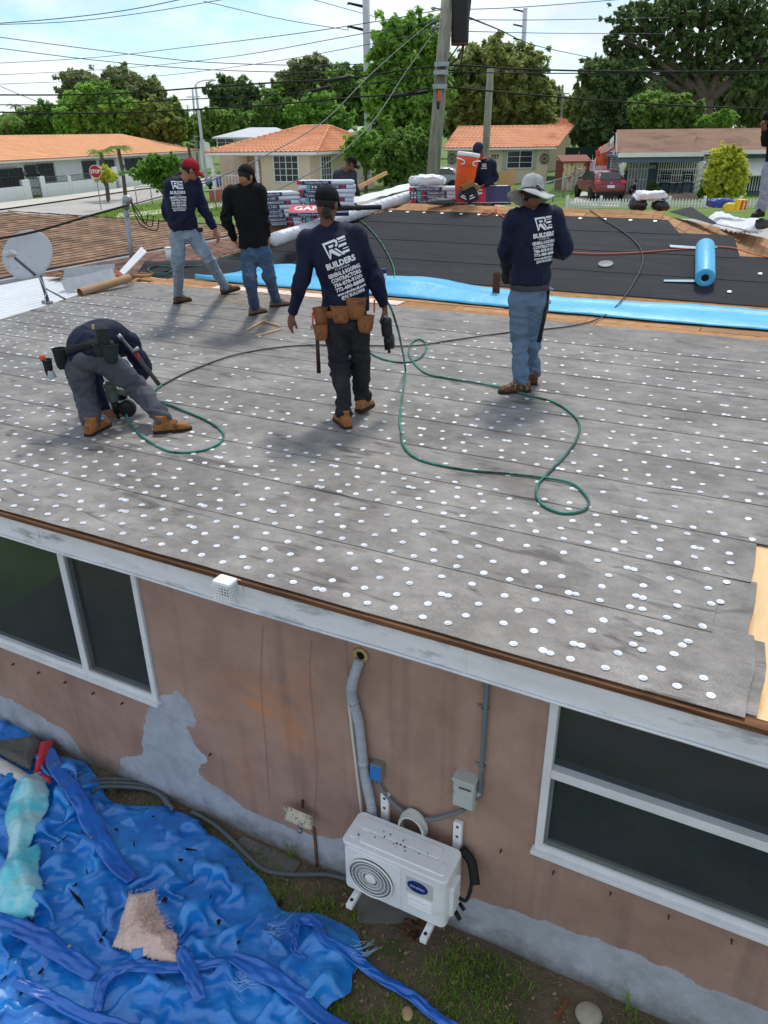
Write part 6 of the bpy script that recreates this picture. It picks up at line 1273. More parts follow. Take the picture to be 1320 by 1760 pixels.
        for r_, z in pr:
            for k in range(n):
                a = 2*math.pi*k/n; wz = (r_/.198)**3*(.030*math.cos(2*a+.4)+.014*math.cos(3*a+1)) if r_ > .1 else -.012*math.exp(-((math.cos(a))/.35)**2)*(r_ < .07)*(r_/.06)
                dent = .006*noise.noise(Vector((math.cos(a)*2, math.sin(a)*2, z*14))); q.v.append(hd+HT @ Vector((r_*.93*math.cos(a)*(1+dent*4), r_*1.06*math.sin(a)*(1+dent*4)-.008, z+wz+dent)))
        q.f = [[i*n+k, (i+1)*n+k, (i+1)*n+(k+1) % n, i*n+(k+1) % n] for i in range(len(pr)-1) for k in range(n)]
        h_ = q.build('sun_hat', cap[1], t, smooth=True); h_.modifiers.new('t', 'SOLIDIFY').thickness = .005
        q = MB(); q.tube([hd+HT @ Vector((.103*.93*math.cos(2*math.pi*k/32), .103*1.06*math.sin(2*math.pi*k/32)-.008, .03)) for k in range(33)], .006, 6, False); q.build('hat_band', mat('hat_cord', (70, 72, 70), .9), h_, smooth=True)
    return t, sh_o, tr_o, org, j
def RE_print(mb, c, r, u, s, lines):
    """lettering block on a shirt back; c centre of the top emblem"""
    def poly(pts, dx=0): mb.add([c+r*((x+dx)*s)+u*(y*s) for x, y in pts], [list(range(len(pts)))])
    poly([(-.075, .055), (-.062, .055), (-.05, -.055), (-.058, -.055)]); poly([(-.075, .055), (.015, .055), (.02, .04), (-.06, .04)])
    poly([(-.04, .028), (-.003, .028), (-.01, .012), (-.036, .012)]); poly([(.015, .055), (.028, .04), (.024, .016), (.008, .004), (.004, .016), (.014, .026), (.01, .04)])
    poly([(-.045, .0), (-.022, .004), (.028, -.056), (.004, -.056), (-.036, -.018), (-.046, -.05), (-.052, -.05)]); poly([(-.008, .0), (.008, -.002), (.05, -.056), (.036, -.056)])
    poly([(.026, .055), (.085, .055), (.085, .04), (.034, .04)]); poly([(.03, .012), (.08, .012), (.08, -.004), (.022, -.004)]); poly([(.036, -.034), (.085, -.034), (.085, -.05), (.046, -.05)])
    poly([(.034, .032), (.085, .032), (.085, .026), (.034, .026)]); poly([(.048, -.018), (.085, -.018), (.085, -.024), (.044, -.024)])
    for txt, size, y, wd, off in lines: text_on(mb, txt, size*s, c+u*(y*s), r, u, off*s, wd*s)
LINES = (('BUILDERS', .052, -.098, .205, .0022), ('F L O R I D A', .018, -.130, .10, .0004), ('GENERAL & ROOFING', .036, -.160, .225, .0016), ('CONTRACTORS', .036, -.195, .21, .0016), ('786-878-9100', .034, -.229, .20, .0014), ('772-480-8888', .034, -.262, .20, .0014), ('www.rebuildersfl.com', .026, -.293, .20, .0010), ('@RE BUILDERS', .028, -.321, .165, .0010))
def shirt_print(shirt, org, c, r, u, n, s, mb=None, lines=LINES):
    """drape flat lettering on to the shirt along -n"""
    me = shirt.data; bvh = BVHTree.FromPolygons([v.co.copy() for v in me.vertices], [list(p.vertices) for p in me.polygons])
    q = MB()
    c = c-org
    if lines: RE_print(q, c, r, u, s, lines)
    else:
        RE_print(q, c, r, u, s, ())
    bm = bmesh.new(); vs_ = [bm.verts.new(p) for p in q.v]
    for f in q.f:
        try: bm.faces.new([vs_[i] for i in f])
        except ValueError: pass
    for k in range(-24, 25):
        for nn in (r, u):
            geom = bm.verts[:]+bm.edges[:]+bm.faces[:]; bmesh.ops.bisect_plane(bm, geom=geom, plane_co=c+nn*(k*.016), plane_no=nn, dist=1e-5)
    bmesh.ops.triangulate(bm, faces=bm.faces[:])
    bad = []
    for v in bm.verts:
        hit = bvh.ray_cast(v.co+n*.5, -n, 1.0)
        if hit[0] is None: bad.append(v)
        else: v.co = hit[0]+n*.0045
    bmesh.ops.delete(bm, geom=bad, context='VERTS')
    me2 = bpy.data.meshes.new('lettering'); bm.to_mesh(me2); bm.free(); return link('lettering', me2, m_print, shirt)
D = Vector
def YP(Y): return lambda px, py, dy=0: PY(px, py, Y+dy)
# ---- long haired worker with leather tool belt (centre)
k = YP(6.12)
J = dict(head=k(563, 349), neck=k(563, 385), shL=k(529, 413, .02), shR=k(611, 403, .0), elL=k(519, 478, -.02), wrL=k(503, 537, .05), elR=k(641, 470, .04), wrR=k(660, 524, .12), hipL=k(575, 549), hipR=k(613, 546), knL=k(584, 632, .05), knR=k(619, 622, .13), anL=RZP(592, 712, .105), anR=RZP(623, 684, .12))
P1, s1, t1, o1, j1 = person('person', 'long haired worker in navy shirt and leather tool belt holding a nail gun', J, D((.45, .86, -.1)), m_navys, m_jb, m_boot, m_skin2, dict(L=D((-.35, .9, 0)), R=D((.35, .9, -.1))),
    dict(L=(D((-.25, .2, -.9)), D((.8, .5, 0)), 1, .35), R=(D((.1, .1, -1)), D((-.9, .2, 0)), -1, 1.0)), ('cap', m_cblk), hem=-.06, seed=1, spine=[k(593, 500, .01), k(584, 455, -.02)])
q = MB(); hdp = J['head']-o1
for a, r in ((D((-.005, -.105, -.05)), .034), (D((.0, -.11, -.075)), .028)): q.ell(hdp+a, (r, r*.8, r), None, 12, 8)
q.tube(cr_spline([hdp+D((.01, -.10, -.06)), hdp+D((.03, -.115, -.09)), hdp+D((.035, -.11, -.115))], 4), [.018, .014, .014, .014, .01, .01, .008, .006, .004], 7); q.build('hair_bun', m_hair, P1, smooth=True)
rr = D((.93, 0, .33)).normalized(); nn = D((0.1, -1, .12)); nn = (nn-rr*nn.dot(rr)).normalized(); shirt_print(s1, o1, k(577, 426, -.1), rr, nn.cross(rr)*-1 if nn.cross(rr).z < 0 else nn.cross(rr), nn, 1.12)
def pouch(parent, c, rx, ry, h, m, tilt=0, rz=0, name='pouch'):
    q = MB(); M3 = Matrix.Rotation(rz, 3, 'Z') @ Matrix.Rotation(tilt, 3, 'X'); secs = []
    for z, f in ((0, .55), (h*.15, .8), (h*.5, .95), (h*.85, 1.0), (h, 1.06), (h, .96), (h*.7, .88), (h*.3, .75)):
        secs.append((c+M3 @ D((0, 0, z)), M3 @ D((1, 0, 0)), M3 @ D((0, 1, 0)), rx*f, ry*f))
    q.loft(secs, 18, 2.6); o = q.build(name, m, parent, smooth=True)
    q = MB(); q.tube([c+M3 @ D((rx*1.06*math.cos(2*math.pi*i/20), ry*1.06*math.sin(2*math.pi*i/20), h)) for i in range(21)], .006, 5, False); q.build('rim', m, o, smooth=True); return o
def belt(parent, c, r, u, rx, ry, m, h=.05, name='belt'):
    q = MB(); f = u.cross(r); secs = []; n = 28
    for z in (-h/2, h/2):
        for i in range(n): a = 2*math.pi*i/n; q.v.append(c+r*rx*math.cos(a)+f*ry*math.sin(a)+u*z)
    q.f = [[i, (i+1) % n, n+(i+1) % n, n+i] for i in range(n)]; o = q.build(name, m, parent, smooth=True); o.modifiers.new('t', 'SOLIDIFY').thickness = .008; return o
L1 = lambda px, py, dy=0: k(px, py, dy)-o1
tb = belt(P1, L1(592, 532), D((.98, 0, .15)).normalized(), D((-.15, 0, .98)).normalized(), .182, .145, m_leather, .055, 'tool_belt')
for (px, py, dy, rx, ry, h, rz) in ((554, 562, -.07, .06, .05, .15, .5), (553, 585, -.10, .055, .05, .12, .5), (612, 549, -.13, .078, .05, .16, -.1), (628, 572, -.13, .066, .052, .13, -.2), (586, 556, -.14, .075, .035, .13, 0)):
    po = pouch(P1, L1(px, py, dy), rx, ry, h, m_leather, -.12, rz)
q = MB(); c = L1(633, 552, -.13)
for i in range(30): a = RND.random()*6.3; q.tube([c+D((.04*math.cos(a)*RND.random(), .03*math.sin(a)*RND.random(), -.05)), c+D((.042*math.cos(a), .03*math.sin(a), .01))], .003, 4)
q.build('nails', m_galv, P1)
for (px, py, cc_) in ((537, 548, (206, 78, 44)), (643, 526, (206, 78, 44))): q = MB(); c = L1(px, py, -.08); q.tube([c-D((0, 0, .05)), c+D((.004, 0, .05))], .007, 6); q.build('pencil', mat('pencil_orange', cc_, .5), P1)
hm = thing('hammer', 'long handled hammer hanging from the leather belt at left', 'hammer', k(545, 575, -.09)); oh = hm.location.copy()
q = MB(); q.tube([D((0, 0, .05)), k(548, 641, -.10)-oh], [.014, .017], 8); q.build('handle', mat('hammer_red', (52, 26, 30), .5, .2), hm, smooth=True); q = MB(); q.tube([D((-.05, 0, .06)), D((.06, .02, .06))], .014, 7); q.build('head', m_galv, hm, smooth=True)
# nail gun in his right hand
def nail_gun(label, c, M3, col, s=1.0):
    g_ = thing('nail_gun', label, 'nail gun', c); A = lambda x, y, z: M3 @ D((x*s, y*s, z*s)); mm = mat(col[0], col[1], .45, .2, 10)
    q = MB(); q.lathe([(.032, 0), (.042, .01), (.044, .06), (.04, .1), (.046, .105), (.046, .13), (.03, .145)], 18, A(0, 0, 0), M3*s); q.build('motor', mm, g_, smooth=True)
    q = MB(); q.tube([A(0, 0, .005), A(0, 0, -.09)], [.03*s, .02*s], 10); q.tube([A(0, 0, -.09), A(0, 0, -.13)], .012*s, 8); q.box(A(.0, .022, -.06), (.02*s, .02*s, .09*s), M3); q.build('nose', m_dark, g_, smooth=True)
    q = MB(); q.lathe([(.02, -.028), (.058, -.026), (.062, -.01), (.062, .02), (.056, .03), (.02, .032)], 20, A(.085, 0, -.06), (M3 @ Matrix.Rotation(math.pi/2, 3, 'X'))*s); q.build('coil_magazine', m_dark, g_, smooth=True)
    q = MB(); q.tube([A(.02, 0, .07), A(.16, 0, .05)], [.024*s, .021*s], 10); q.tube([A(.155, 0, .05), A(.19, 0, .045)], .012*s, 8); q.build('handle', mm, g_, smooth=True)
    q = MB(); q.tube([A(.04, 0, .04), A(.045, 0, .0), A(.06, 0, .01)], .006*s, 6); q.box(A(.06, 0, -.025), (.07*s, .02*s, .02*s), M3); q.build('trigger', m_dark, g_, smooth=True)
    return g_
nail_gun('black coil nail gun hanging from the long haired worker\'s right hand', k(666, 578, .08), Matrix.Rotation(-.1, 3, 'Y') @ Matrix.Rotation(math.pi/2*.9, 3, 'Z'), ('gun_black', (32, 34, 36)), 1.05)
q = MB(); q.tube([k(660, 527, .12), k(661, 542, .1), k(664, 560, .08)], .014, 8); q.build('hose_coupler', m_galv, None, smooth=True, label='metal hose coupling above the hanging nail gun', cat='coupling')
# ---- hat man (right)
k = YP(6.75)
J = dict(head=k(912, 335), neck=k(914, 359), shL=k(884, 378, .0), shR=k(950, 371, .02), elL=k(869, 432, .06), wrL=k(873, 463, .25), elR=k(971, 428, .03), wrR=k(945, 432, .30), hipL=k(894, 508), hipR=k(925, 508), knL=k(893, 588, .05), knR=k(914, 584, .12), anL=RZP(896, 655, .105), anR=RZP(917, 640, .105))
P2, s2, t2, o2, j2 = person('person', 'worker in pale sun hat and navy shirt standing with hammer at hip', J, D((-.35, .9, -.12)), m_navys, m_jh, m_bootm, m_skin2, dict(L=D((-.95, -.15, 0)), R=D((.15, 1, 0))),
    dict(L=(D((.1, .4, -.8)), D((1, 0, 0)), 1, .6), R=(D((-.6, .7, -.1)), D((0, 0, -1)), -1, .6)), ('hat', m_hat, (-.12, .22)), hem=-.10, seed=3, undershirt=cloth('grey_undershirt', (66, 66, 70)), armr=1.12, slim=.98)
rr = D((.985, 0.1, .12)).normalized(); nn = D((.05, -1, .1)); nn = (nn-rr*nn.dot(rr)).normalized(); uu_ = rr.cross(nn); uu_ = uu_ if uu_.z > 0 else -uu_; shirt_print(s2, o2, k(933, 384, -.1), rr, uu_, nn, .92)
q = MB(); gl = k(871, 474, .27)-o2; q.ell(gl, (.05, .05, .075)); q.build('glove', cloth('dark_glove', (46, 46, 40)), P2, smooth=True)
hm = thing('hammer', 'framing hammer hanging at the hat man\'s right hip', 'hammer', k(939, 530, -.06)); oh = hm.location.copy()
q = MB(); q.tube([k(943, 500, -.04)-oh, k(939, 530, -.07)-oh, k(926, 588, -.1)-oh], [.012, .015, .019], 8); q.build('handle', m_dark, hm, smooth=True); q = MB(); c = k(943, 500, -.04)-oh; q.tube([c+D((-.02, 0, .01)), c+D((.0, 0, .03)), c+D((.03, -.02, .01))], .014, 7); q.ell(k(943, 519, -.05)-oh, (.022, .02, .02)); q.build('head', m_galv, hm, smooth=True)
for (a_, b_, w_) in (((884, 520), (905, 530), .05),): pass
# ---- red cap man
k = YP(9.85)
J = dict(head=k(328, 292, .05), neck=k(316, 309), shL=k(293, 318, -.05), shR=k(334, 313, .12), elL=k(287, 363, .05), wrL=k(303, 392, .28), elR=k(350, 360, .12), wrR=k(368, 392, .10), hipL=k(307, 400, -.02), hipR=k(326, 398, .06), knL=k(306, 448, .02), knR=k(357, 443, .05), anL=RZP(307, 508, .105), anR=RZP(386, 492, .12))
P3, s3, t3, o3, j3 = person('person', 'worker in red cap and navy shirt stepping to the right', J, D((.9, .4, -.35)), m_navys, m_jl, m_bootd, m_skin, dict(L=D((.6, .8, 0)), R=D((.95, .25, .25))),
    dict(L=(D((.4, .5, -.6)), D((1, 0, 0)), 1, .5), R=(D((.3, 0, -.9)), D((-.9, .3, 0)), -1, .4)), ('cap', m_cred), hem=-.04, seed=6, spine=[k(311, 362, 0)])
rr = D((.95, .30, -.02)).normalized(); nn = D((.22, -1, .22)); nn = (nn-rr*nn.dot(rr)).normalized(); uu_ = rr.cross(nn); uu_ = uu_ if uu_.z > 0 else -uu_; shirt_print(s3, o3, k(304, 318, -.12), rr, uu_, nn, .84)
q = MB(); q.tube([j3['anL']+D((0, 0, .0)), j3['anL'].lerp(j3['knL'], .3)], [.046, .05], 12); q.build('sock', m_blacks, P3, smooth=True)
q = MB(); c = k(343, 395, .05)-o3; q.box(c, (.08, .06, .05)); q.build('belt_clip', m_dark, P3, bevel=.01)
# ---- black shirt man
k = YP(9.45)
J = dict(head=k(424, 303), neck=k(421, 320), shL=k(396, 332), shR=k(447, 328), elL=k(390, 378, -.02), wrL=k(403, 411, .14), elR=k(455, 375, -.02), wrR=k(460, 407, .02), hipL=k(427, 433), hipR=k(451, 431), knL=k(430, 481, .03), knR=k(462, 473, .1), anL=RZP(437, 527, .105), anR=RZP(474, 514, .105))
P4, s4, t4, o4, j4 = person('person', 'worker in plain black shirt and black cap with blue jeans', J, D((.5, .8, -.3)), m_blacks, m_jm, m_bootg, m_skin, dict(L=D((.6, .8, 0)), R=D((.9, .45, 0))),
    dict(L=(D((.4, .4, -.7)), D((1, 0, 0)), 1, .5), R=(D((-.05, .1, -1)), D((-.9, .2, 0)), -1, .45)), ('cap', m_cblk), hem=-.03, seed=9, spine=[k(432, 385, 0)], slim=.96)
# ---- bending man
k = YP(5.95)
J = dict(head=k(205, 640, .72), neck=k(195, 602, .58), shL=k(165, 594, .50), shR=k(222, 586, .46), elL=k(164, 655, .40), wrL=k(181, 705, .22), elR=k(246, 632, .42), wrR=k(218, 675, .32), hipL=k(135, 622, .02), hipR=k(172, 612, .02), knL=k(147, 685, .05), knR=k(240, 671, .10), anL=RZP(158, 724, .105), anR=RZP(281, 722, .105))
P5, s5, t5, o5, j5 = person('person', 'worker in navy shirt and grey trousers bending over with a nail gun', J, D((.3, .5, -.8)), m_navys, m_pg, m_boot, m_skin, dict(L=D((.25, .95, 0)), R=D((.95, .3, 0))),
    dict(L=(D((.8, .1, -.6)), D((.3, .5, -.3)), 1, .55), R=(D((-.6, 0, -.3)), D((-.3, 0, -.9)), -1, 1.0)), ('cap', m_cblk), hem=.03, seed=12, spine=[k(153, 586, .14), k(178, 576, .34)], legr=1.1, slim=.9, headup=D((.3, .8, .3)))
L5 = lambda px, py, dy=0: k(px, py, dy)-o5
ax = (((j5['shL']+j5['shR'])/2)-((j5['hipL']+j5['hipR'])/2)).normalized(); bc = L5(153, 600, .06); m_web = mat('black_webbing', (30, 34, 34), .85, .2, 12, .2, 80); m_dg = mat('dark_green_pouch', (34, 44, 40), .85, .25, 9, .3, 60)
rbb = D((.97, 0, .22)).normalized(); up_b = (D((-.25, .35, .9))-rbb*D((-.25, .35, .9)).dot(rbb)).normalized(); belt(P5, bc, rbb, up_b, .20, .165, m_web, .055, 'tool_belt')
pouch(P5, L5(192, 625, -.14), .062, .04, .14, m_dg, -.1, -.1); pouch(P5, L5(172, 613, -.13), .04, .03, .09, m_dg, -.1, 0); pouch(P5, L5(180, 598, -.11), .05, .03, .14, m_dg, -.15, .1); pouch(P5, L5(108, 634, -.02), .05, .045, .16, m_web, 0, .5); pouch(P5, L5(86, 646, -.02), .035, .035, .13, m_web, .0, .3)
q = MB(); c = L5(160, 562, -.12); q.box(c, (.02, .012, .035)); q.build('buckle', mat('brass', (190, 170, 90), .3, .1, metal=.8), P5, bevel=.004)
bt = thing('drink_bottle', 'clear drink bottle with orange cap in the bending worker\'s belt', 'bottle', k(83, 634, -.02)); bt.rotation_euler = (0, -.3, 0)
q = MB(); q.lathe([(.03, -.08), (.032, .02), (.028, .05), (.018, .07), (.018, .08)], 14); q.build('bottle_body', mat('clear_plastic', (190, 204, 208), .12, .08, spec=.6), bt, smooth=True); q = MB(); q.lathe([(.022, .075), (.024, .08), (.024, .11), (.02, .115)], 14); q.build('cap', m_orange, bt, smooth=True)
hm = thing('hammer', 'dark handled hammer slung across the bending worker\'s hip', 'hammer', k(232, 620, -.15)); oh = hm.location.copy()
q = MB(); q.tube([k(205, 577, -.10)-oh, k(240, 618, -.16)-oh, k(274, 662, -.2)-oh], [.012, .016, .018], 8); q.build('handle', mat('handle_grey', (60, 58, 60), .5, .2), hm, smooth=True); q = MB(); q.tube([k(232, 606, -.15)-oh, k(246, 626, -.16)-oh], .0195, 8); q.build('red_grip', mat('grip_red', (110, 30, 34), .5), hm, smooth=True); q = MB(); q.tube([k(228, 604, -.15)-oh, k(238, 598, -.15)-oh], .014, 7); q.tube([k(203, 575, -.1)-oh, k(210, 583, -.1)-oh], .017, 7); q.build('head', m_galv, hm, smooth=True)
nail_gun('green grey coil nail gun held low by the bending worker', k(196, 690, .16), Matrix.Rotation(-.08, 3, 'Y'), ('gun_green', (88, 100, 92)), 1.15)
o = link('tin_disc', dme, None, None); tag(o, 'loose tin disc held in the bending worker\'s fingers', 'tin disc'); o.location = k(199, 722, .18); o.rotation_euler = (.7, .3, 0)
q = MB(); q.ell(j5['wrR']+D((-.05, 0, -.02)), (.055, .05, .045)); q.build('glove', cloth('black_glove', (24, 24, 26)), P5, smooth=True)
# ---- grey shirt man behind the stacks
k = YP(15.6)
J = dict(head=k(604, 281), neck=k(594, 292), shL=k(580, 300), shR=k(606, 298, .1), elL=k(576, 324), wrL=k(590, 340, .2), elR=k(608, 320, .1), wrR=k(616, 334, .3), hipL=k(586, 345), hipR=k(604, 345), knL=k(586, 378, .1), knR=k(604, 378, .1), anL=k(586, 412), anR=k(604, 412))
person('person', 'worker in charcoal shirt and black cap behind the tall shingle stack', J, D((.85, .2, -.45)), m_greys, m_pg, m_bootd, m_skin2, dict(L=D((.8, .6, 0)), R=D((.8, .6, 0))), dict(L=(D((.4, .6, -.4)), D((1, 0, 0)), 1, .4), R=(D((.4, .6, -.4)), D((-1, 0, 0)), -1, .4)), ('cap', m_cblk), seed=15, vox=.013)
# ---- cooler man
k = YP(15.05)
J = dict(head=k(822, 258, -.05), neck=k(828, 271), shL=k(846, 282), shR=k(815, 282, .05), elL=k(851, 307, -.02), wrL=k(832, 318, -.18), elR=k(812, 306, -.05), wrR=k(806, 318, -.2), hipL=k(840, 330), hipR=k(824, 330), knL=k(842, 366, -.05), knR=k(824, 366, -.05), anL=k(842, 402), anR=k(824, 402))
P7, s7, t7, o7, j7 = person('person', 'worker in navy shirt and cap looking down at the orange cooler', J, D((-.65, -.6, -.5)), m_navys, m_pg, m_bootd, m_skin2, dict(L=D((-.3, -.9, 0)), R=D((-.3, -.9, 0))), dict(L=(D((-.8, -.3, -.3)), D((0, 0, -1)), -1, .5), R=(D((-.4, -.6, -.3)), D((0, 0, -1)), 1, .5)), ('cap', m_cnavy), seed=18, vox=.013)
rr = D((.97, -.1, 0)).normalized(); nn = D((-.1, -1, .1)); nn = (nn-rr*nn.dot(rr)).normalized(); uu_ = rr.cross(nn); uu_ = uu_ if uu_.z > 0 else -uu_
shirt_print(s7, o7, k(832, 284, -.15), rr, uu_, nn, .5, lines=(('BUILDERS', .052, -.098, .205, .0022),))
q = MB(); c = j7['neck']; q.tube([c+D((.07*math.cos(a/10*6.283), .06*math.sin(a/10*6.283)-.01, -.01)) for a in range(11)], .02, 6, False); q.build('orange_tee', mat('tee_orange', (214, 84, 44), .8), P7, smooth=True)
# ---- man at the right edge
kk_ = YP(13.0); k = lambda x, y, d=0: kk_(x+11, y, d)
J = dict(head=k(1335, 160), neck=k(1336, 185), shL=k(1310, 200), shR=k(1360, 200), elL=k(1304, 245, .1), wrL=k(1303, 222, -.2), elR=k(1368, 250), wrR=k(1350, 270, -.1), hipL=k(1312, 285), hipR=k(1338, 285), knL=k(1304, 325, -.03), knR=k(1336, 325), anL=k(1297, 360, -.05), anR=k(1338, 360))
person('person', 'worker in pale grey trousers standing at the right edge', J, D((-.6, -.5, -.2)), m_blacks, m_pw, m_blackrub, m_skin2, dict(L=D((-.7, -.5, 0)), R=D((-.4, -.8, 0))), dict(L=(D((-.5, -.2, .5)), D((0, -.5, 0)), 1, .9), R=(D((-.5, -.4, 0)), D((0, 0, -1)), -1, .5)), ('cap', m_cblk), seed=21, vox=.013)
# ================================================================== STREET: houses
m_tile = mat('orange_tile', (226, 160, 120), .8, .12, .8, .2, 20, col2=(204, 122, 84), c2lo=.52, c2hi=.75, c2scale=.6, rnd=.07)
m_tile2 = mat('pale_tile', (232, 174, 128), .85, .08, .7, .2, 20, col2=(214, 136, 92), c2lo=.6, c2hi=.8, c2scale=.5, rnd=.05)
m_cream = mat('cream_render', (214, 198, 172), .85, .05, .6); m_wht = mat('white_render', (226, 228, 230), .85, .04, .6); m_bluew = mat('blue_render', (94, 112, 128), .85, .06, .6)
m_trim = mat('white_trim', (226, 226, 222), .6, .04, 2); m_wglass = mat('far_glass', (46, 54, 60), .15, .2, .8, spec=.5); m_iron = mat('black_iron', (26, 26, 28), .6, .1); m_brn = mat('brown_roofing', (132, 102, 80), .9, .16, .7, .2, 6, col2=(104, 80, 64), c2scale=.4)
m_brick = mat('terracotta_step', (178, 96, 66), .85, .15, 3)
def frame_ab(A, B): e = (B-A); e.z = 0; L_ = e.length; e.normalize(); n = Vector((-e.y, e.x, 0)); return e, n, L_      # n points away from the viewer
def tiled(name, quad, m, parent, pitch=.32, amp=.055, rows=.42, th=.06):
    """barrel tiles: quad = eave left, eave right, top right, top left"""
    a, b, c, d = [Vector(p) for p in quad]; nrm = (b-a).cross(d-a).normalized(); w0 = (b-a).length; hl = max((d-a).length, (c-b).length); n = max(2, int(w0/pitch)); m_ = max(2, int(hl/rows)); q = MB(); sub = 4
    for j in range(m_+1):
        for lip in ((0, 1) if 0 < j < m_ else (0,)):
            t = j/m_
            for i in range(n*sub+1):
                s = i/(n*sub); p = a.lerp(b, s).lerp(d.lerp(c, s), t); ph = abs(math.sin(math.pi*i/sub)); q.v.append(p+nrm*(amp*ph+(.03 if (lip == 1) else 0)))
    rws = len(q.v)//(n*sub+1); k = n*sub+1
    q.f = [[r*k+i, r*k+i+1, (r+1)*k+i+1, (r+1)*k+i] for r in range(rws-1) for i in range(k-1)]
    o = q.build(name, m, parent, smooth=False, kind='stuff'); q2 = MB().slab([p-nrm*.02 for p in (a, b, c, d)], th).build('roof_plane', m, parent); return o
def ridge_caps(parent, a, b, m, r=.13, ln=.45):
    a, b = Vector(a), Vector(b); n = max(1, int((b-a).length/ln))
    for i in range(n): MB().tube([a.lerp(b, i/n), a.lerp(b, (i+.96)/n)], [r, r*.85], 8).build('ridge_cap', m, parent, smooth=True)
def win(parent, c, r, w_, h, n, cols=2, rows=2, frame_m=None, glass=None, fr=.07, bars=False):
    """window proud of its wall; c centre on wall, r right, n outward"""
    frame_m = frame_m or m_trim; u = Vector((0, 0, 1)); Mx = Matrix((r, n, u)).transposed(); f = MB()
    o = MB().box(c+n*.03, (w_, .05, h), Mx).build('window', m_wglass, parent)
    for x, y, sx, sy in ((0, h/2, w_+2*fr, fr), (0, -h/2, w_+2*fr, fr), (-w_/2, 0, fr, h), (w_/2, 0, fr, h)): MB().box(c+n*.05+r*x+u*y, (sx, .1, sy), Mx).build('frame', frame_m, o)
    for i in range(1, cols): MB().box(c+n*.07+r*(-w_/2+w_*i/cols), (.05 if i*2 == cols else .03, .04, h-.02), Mx).build('glazing_bar', frame_m, o)
    for i in range(1, rows): MB().box(c+n*.073+u*(-h/2+h*i/rows), (w_-.02, .035, .03), Mx).build('glazing_bar', frame_m, o)
    return o
Z = Vector((0, 0, 1))
def walls(parent, corners, z0, z1, m):
    k = len(corners)
    for i in range(k):
        a, b = corners[i], corners[(i+1) % k]; MB().add([(a.x, a.y, z0), (b.x, b.y, z0), (b.x, b.y, z1), (a.x, a.y, z1)], [(0, 1, 2, 3)]).build('wall', m, parent).modifiers.new('t', 'SOLIDIFY').thickness = .03
# --- right cream house with gable and tiled roof
yF = 66.0; eL, eR = PY(760, 254, yF), PY(957, 253, yF); h2 = thing('cream_house', 'cream house with orange tiled gable roof and shuttered window, right of pole', 'house', (0, 0, 0)); gz = G(9, 66)-.2; ez = (eL.z+eR.z)/2
wl0, wr0 = Vector((eL.x+.5, yF+.6, 0)), Vector((eR.x-.55, yF+.6, 0)); dp = 9.6; sk = Vector((2.0, dp, 0))
walls(h2, [wl0, wr0, wr0+sk, wl0+sk], gz, ez, m_cream)
rg0, rg1 = PY(786, 219, yF+dp*.5), PY(985, 217, yF+dp*.5); rg0.z = rg1.z = (rg0.z+rg1.z)/2
A_, B_ = Vector((eL.x, yF, ez)), Vector((eR.x, yF, ez)); bk = Vector((sk.x*1.12, dp+1.2, 0)); 
tiled('roof_tiles', [A_, B_, rg1, rg0], m_tile, h2); tiled('roof_tiles', [B_+bk, A_+bk, rg0, rg1], m_tile, h2); ridge_caps(h2, rg0, rg1, m_tile); ridge_caps(h2, B_, rg1, m_tile, .12); ridge_caps(h2, rg1, B_+bk, m_tile, .12)
MB().add([wr0+Z*(ez-.02), wr0+sk+Z*(ez-.02), rg1+Vector((-.55, 0, -.1))], [(0, 1, 2)]).build('gable', m_cream, h2); MB().add([wl0+Z*(ez-.02), wl0+sk+Z*(ez-.02), rg0+Vector((.55, 0, -.1))], [(0, 1, 2)]).build('gable', m_cream, h2)
MB().slab([A_+Z*-.04, B_+Z*-.04, B_+Vector((-.1, .6, -.1)), A_+Vector((.1, .6, -.1))], .12).build('soffit', m_trim, h2)
win(h2, PY(893, 274, yF+.6), Vector((1, 0, 0)), 2.0, 1.25, Vector((0, -1, 0)), 2, 3); c = PY(893, 274, yF+.6)
for s in (-1, 1): MB().box(c+Vector((s*1.2, -.06, 0)), (.22, .08, 1.45)).build('shutter', mat('sage_shutter', (166, 178, 160), .7), h2)
for px in (777, 936):
    c = PY(px, 273, yF+.55); q = MB()
    for i in range(14): a = i*math.pi/7; q.tube([c, c+Vector((math.cos(a)*.45, 0, math.sin(a)*.45))], .018, 4)
    for i in range(12): a = i*math.pi/6; q.ell(c+Vector((math.cos(a)*.32, 0, math.sin(a)*.32)), (.07, .03, .07), None, 6, 4)
    q.build('wall_ornament', mat('ornament_iron', (96, 92, 84), .7), h2)
q = MB(); text_on(q, '737', .42, PY(851, 270, yF+.55), (1, 0, 0), (0, 0, 1), .01); q.build('house_number', m_iron, h2)
# red tiled roof behind it
h3 = thing('red_roof_house', 'small red tiled roof showing behind the cream house', 'house', (0, 0, 0)); Y3 = 84
tiled('roof_tiles', [PY(930, 219, Y3), PY(990, 220, Y3), PY(984, 207, Y3+3), PY(955, 202, Y3+3)], mat('dark_red_tile', (188, 92, 62), .8, .2, 1), h3, .4); MB().span((PY(935, 219, Y3).x, Y3+.5, gz), (PY(985, 219, Y3).x, Y3+6, PY(930, 219, Y3).z)).build('wall', m_cream, h3)
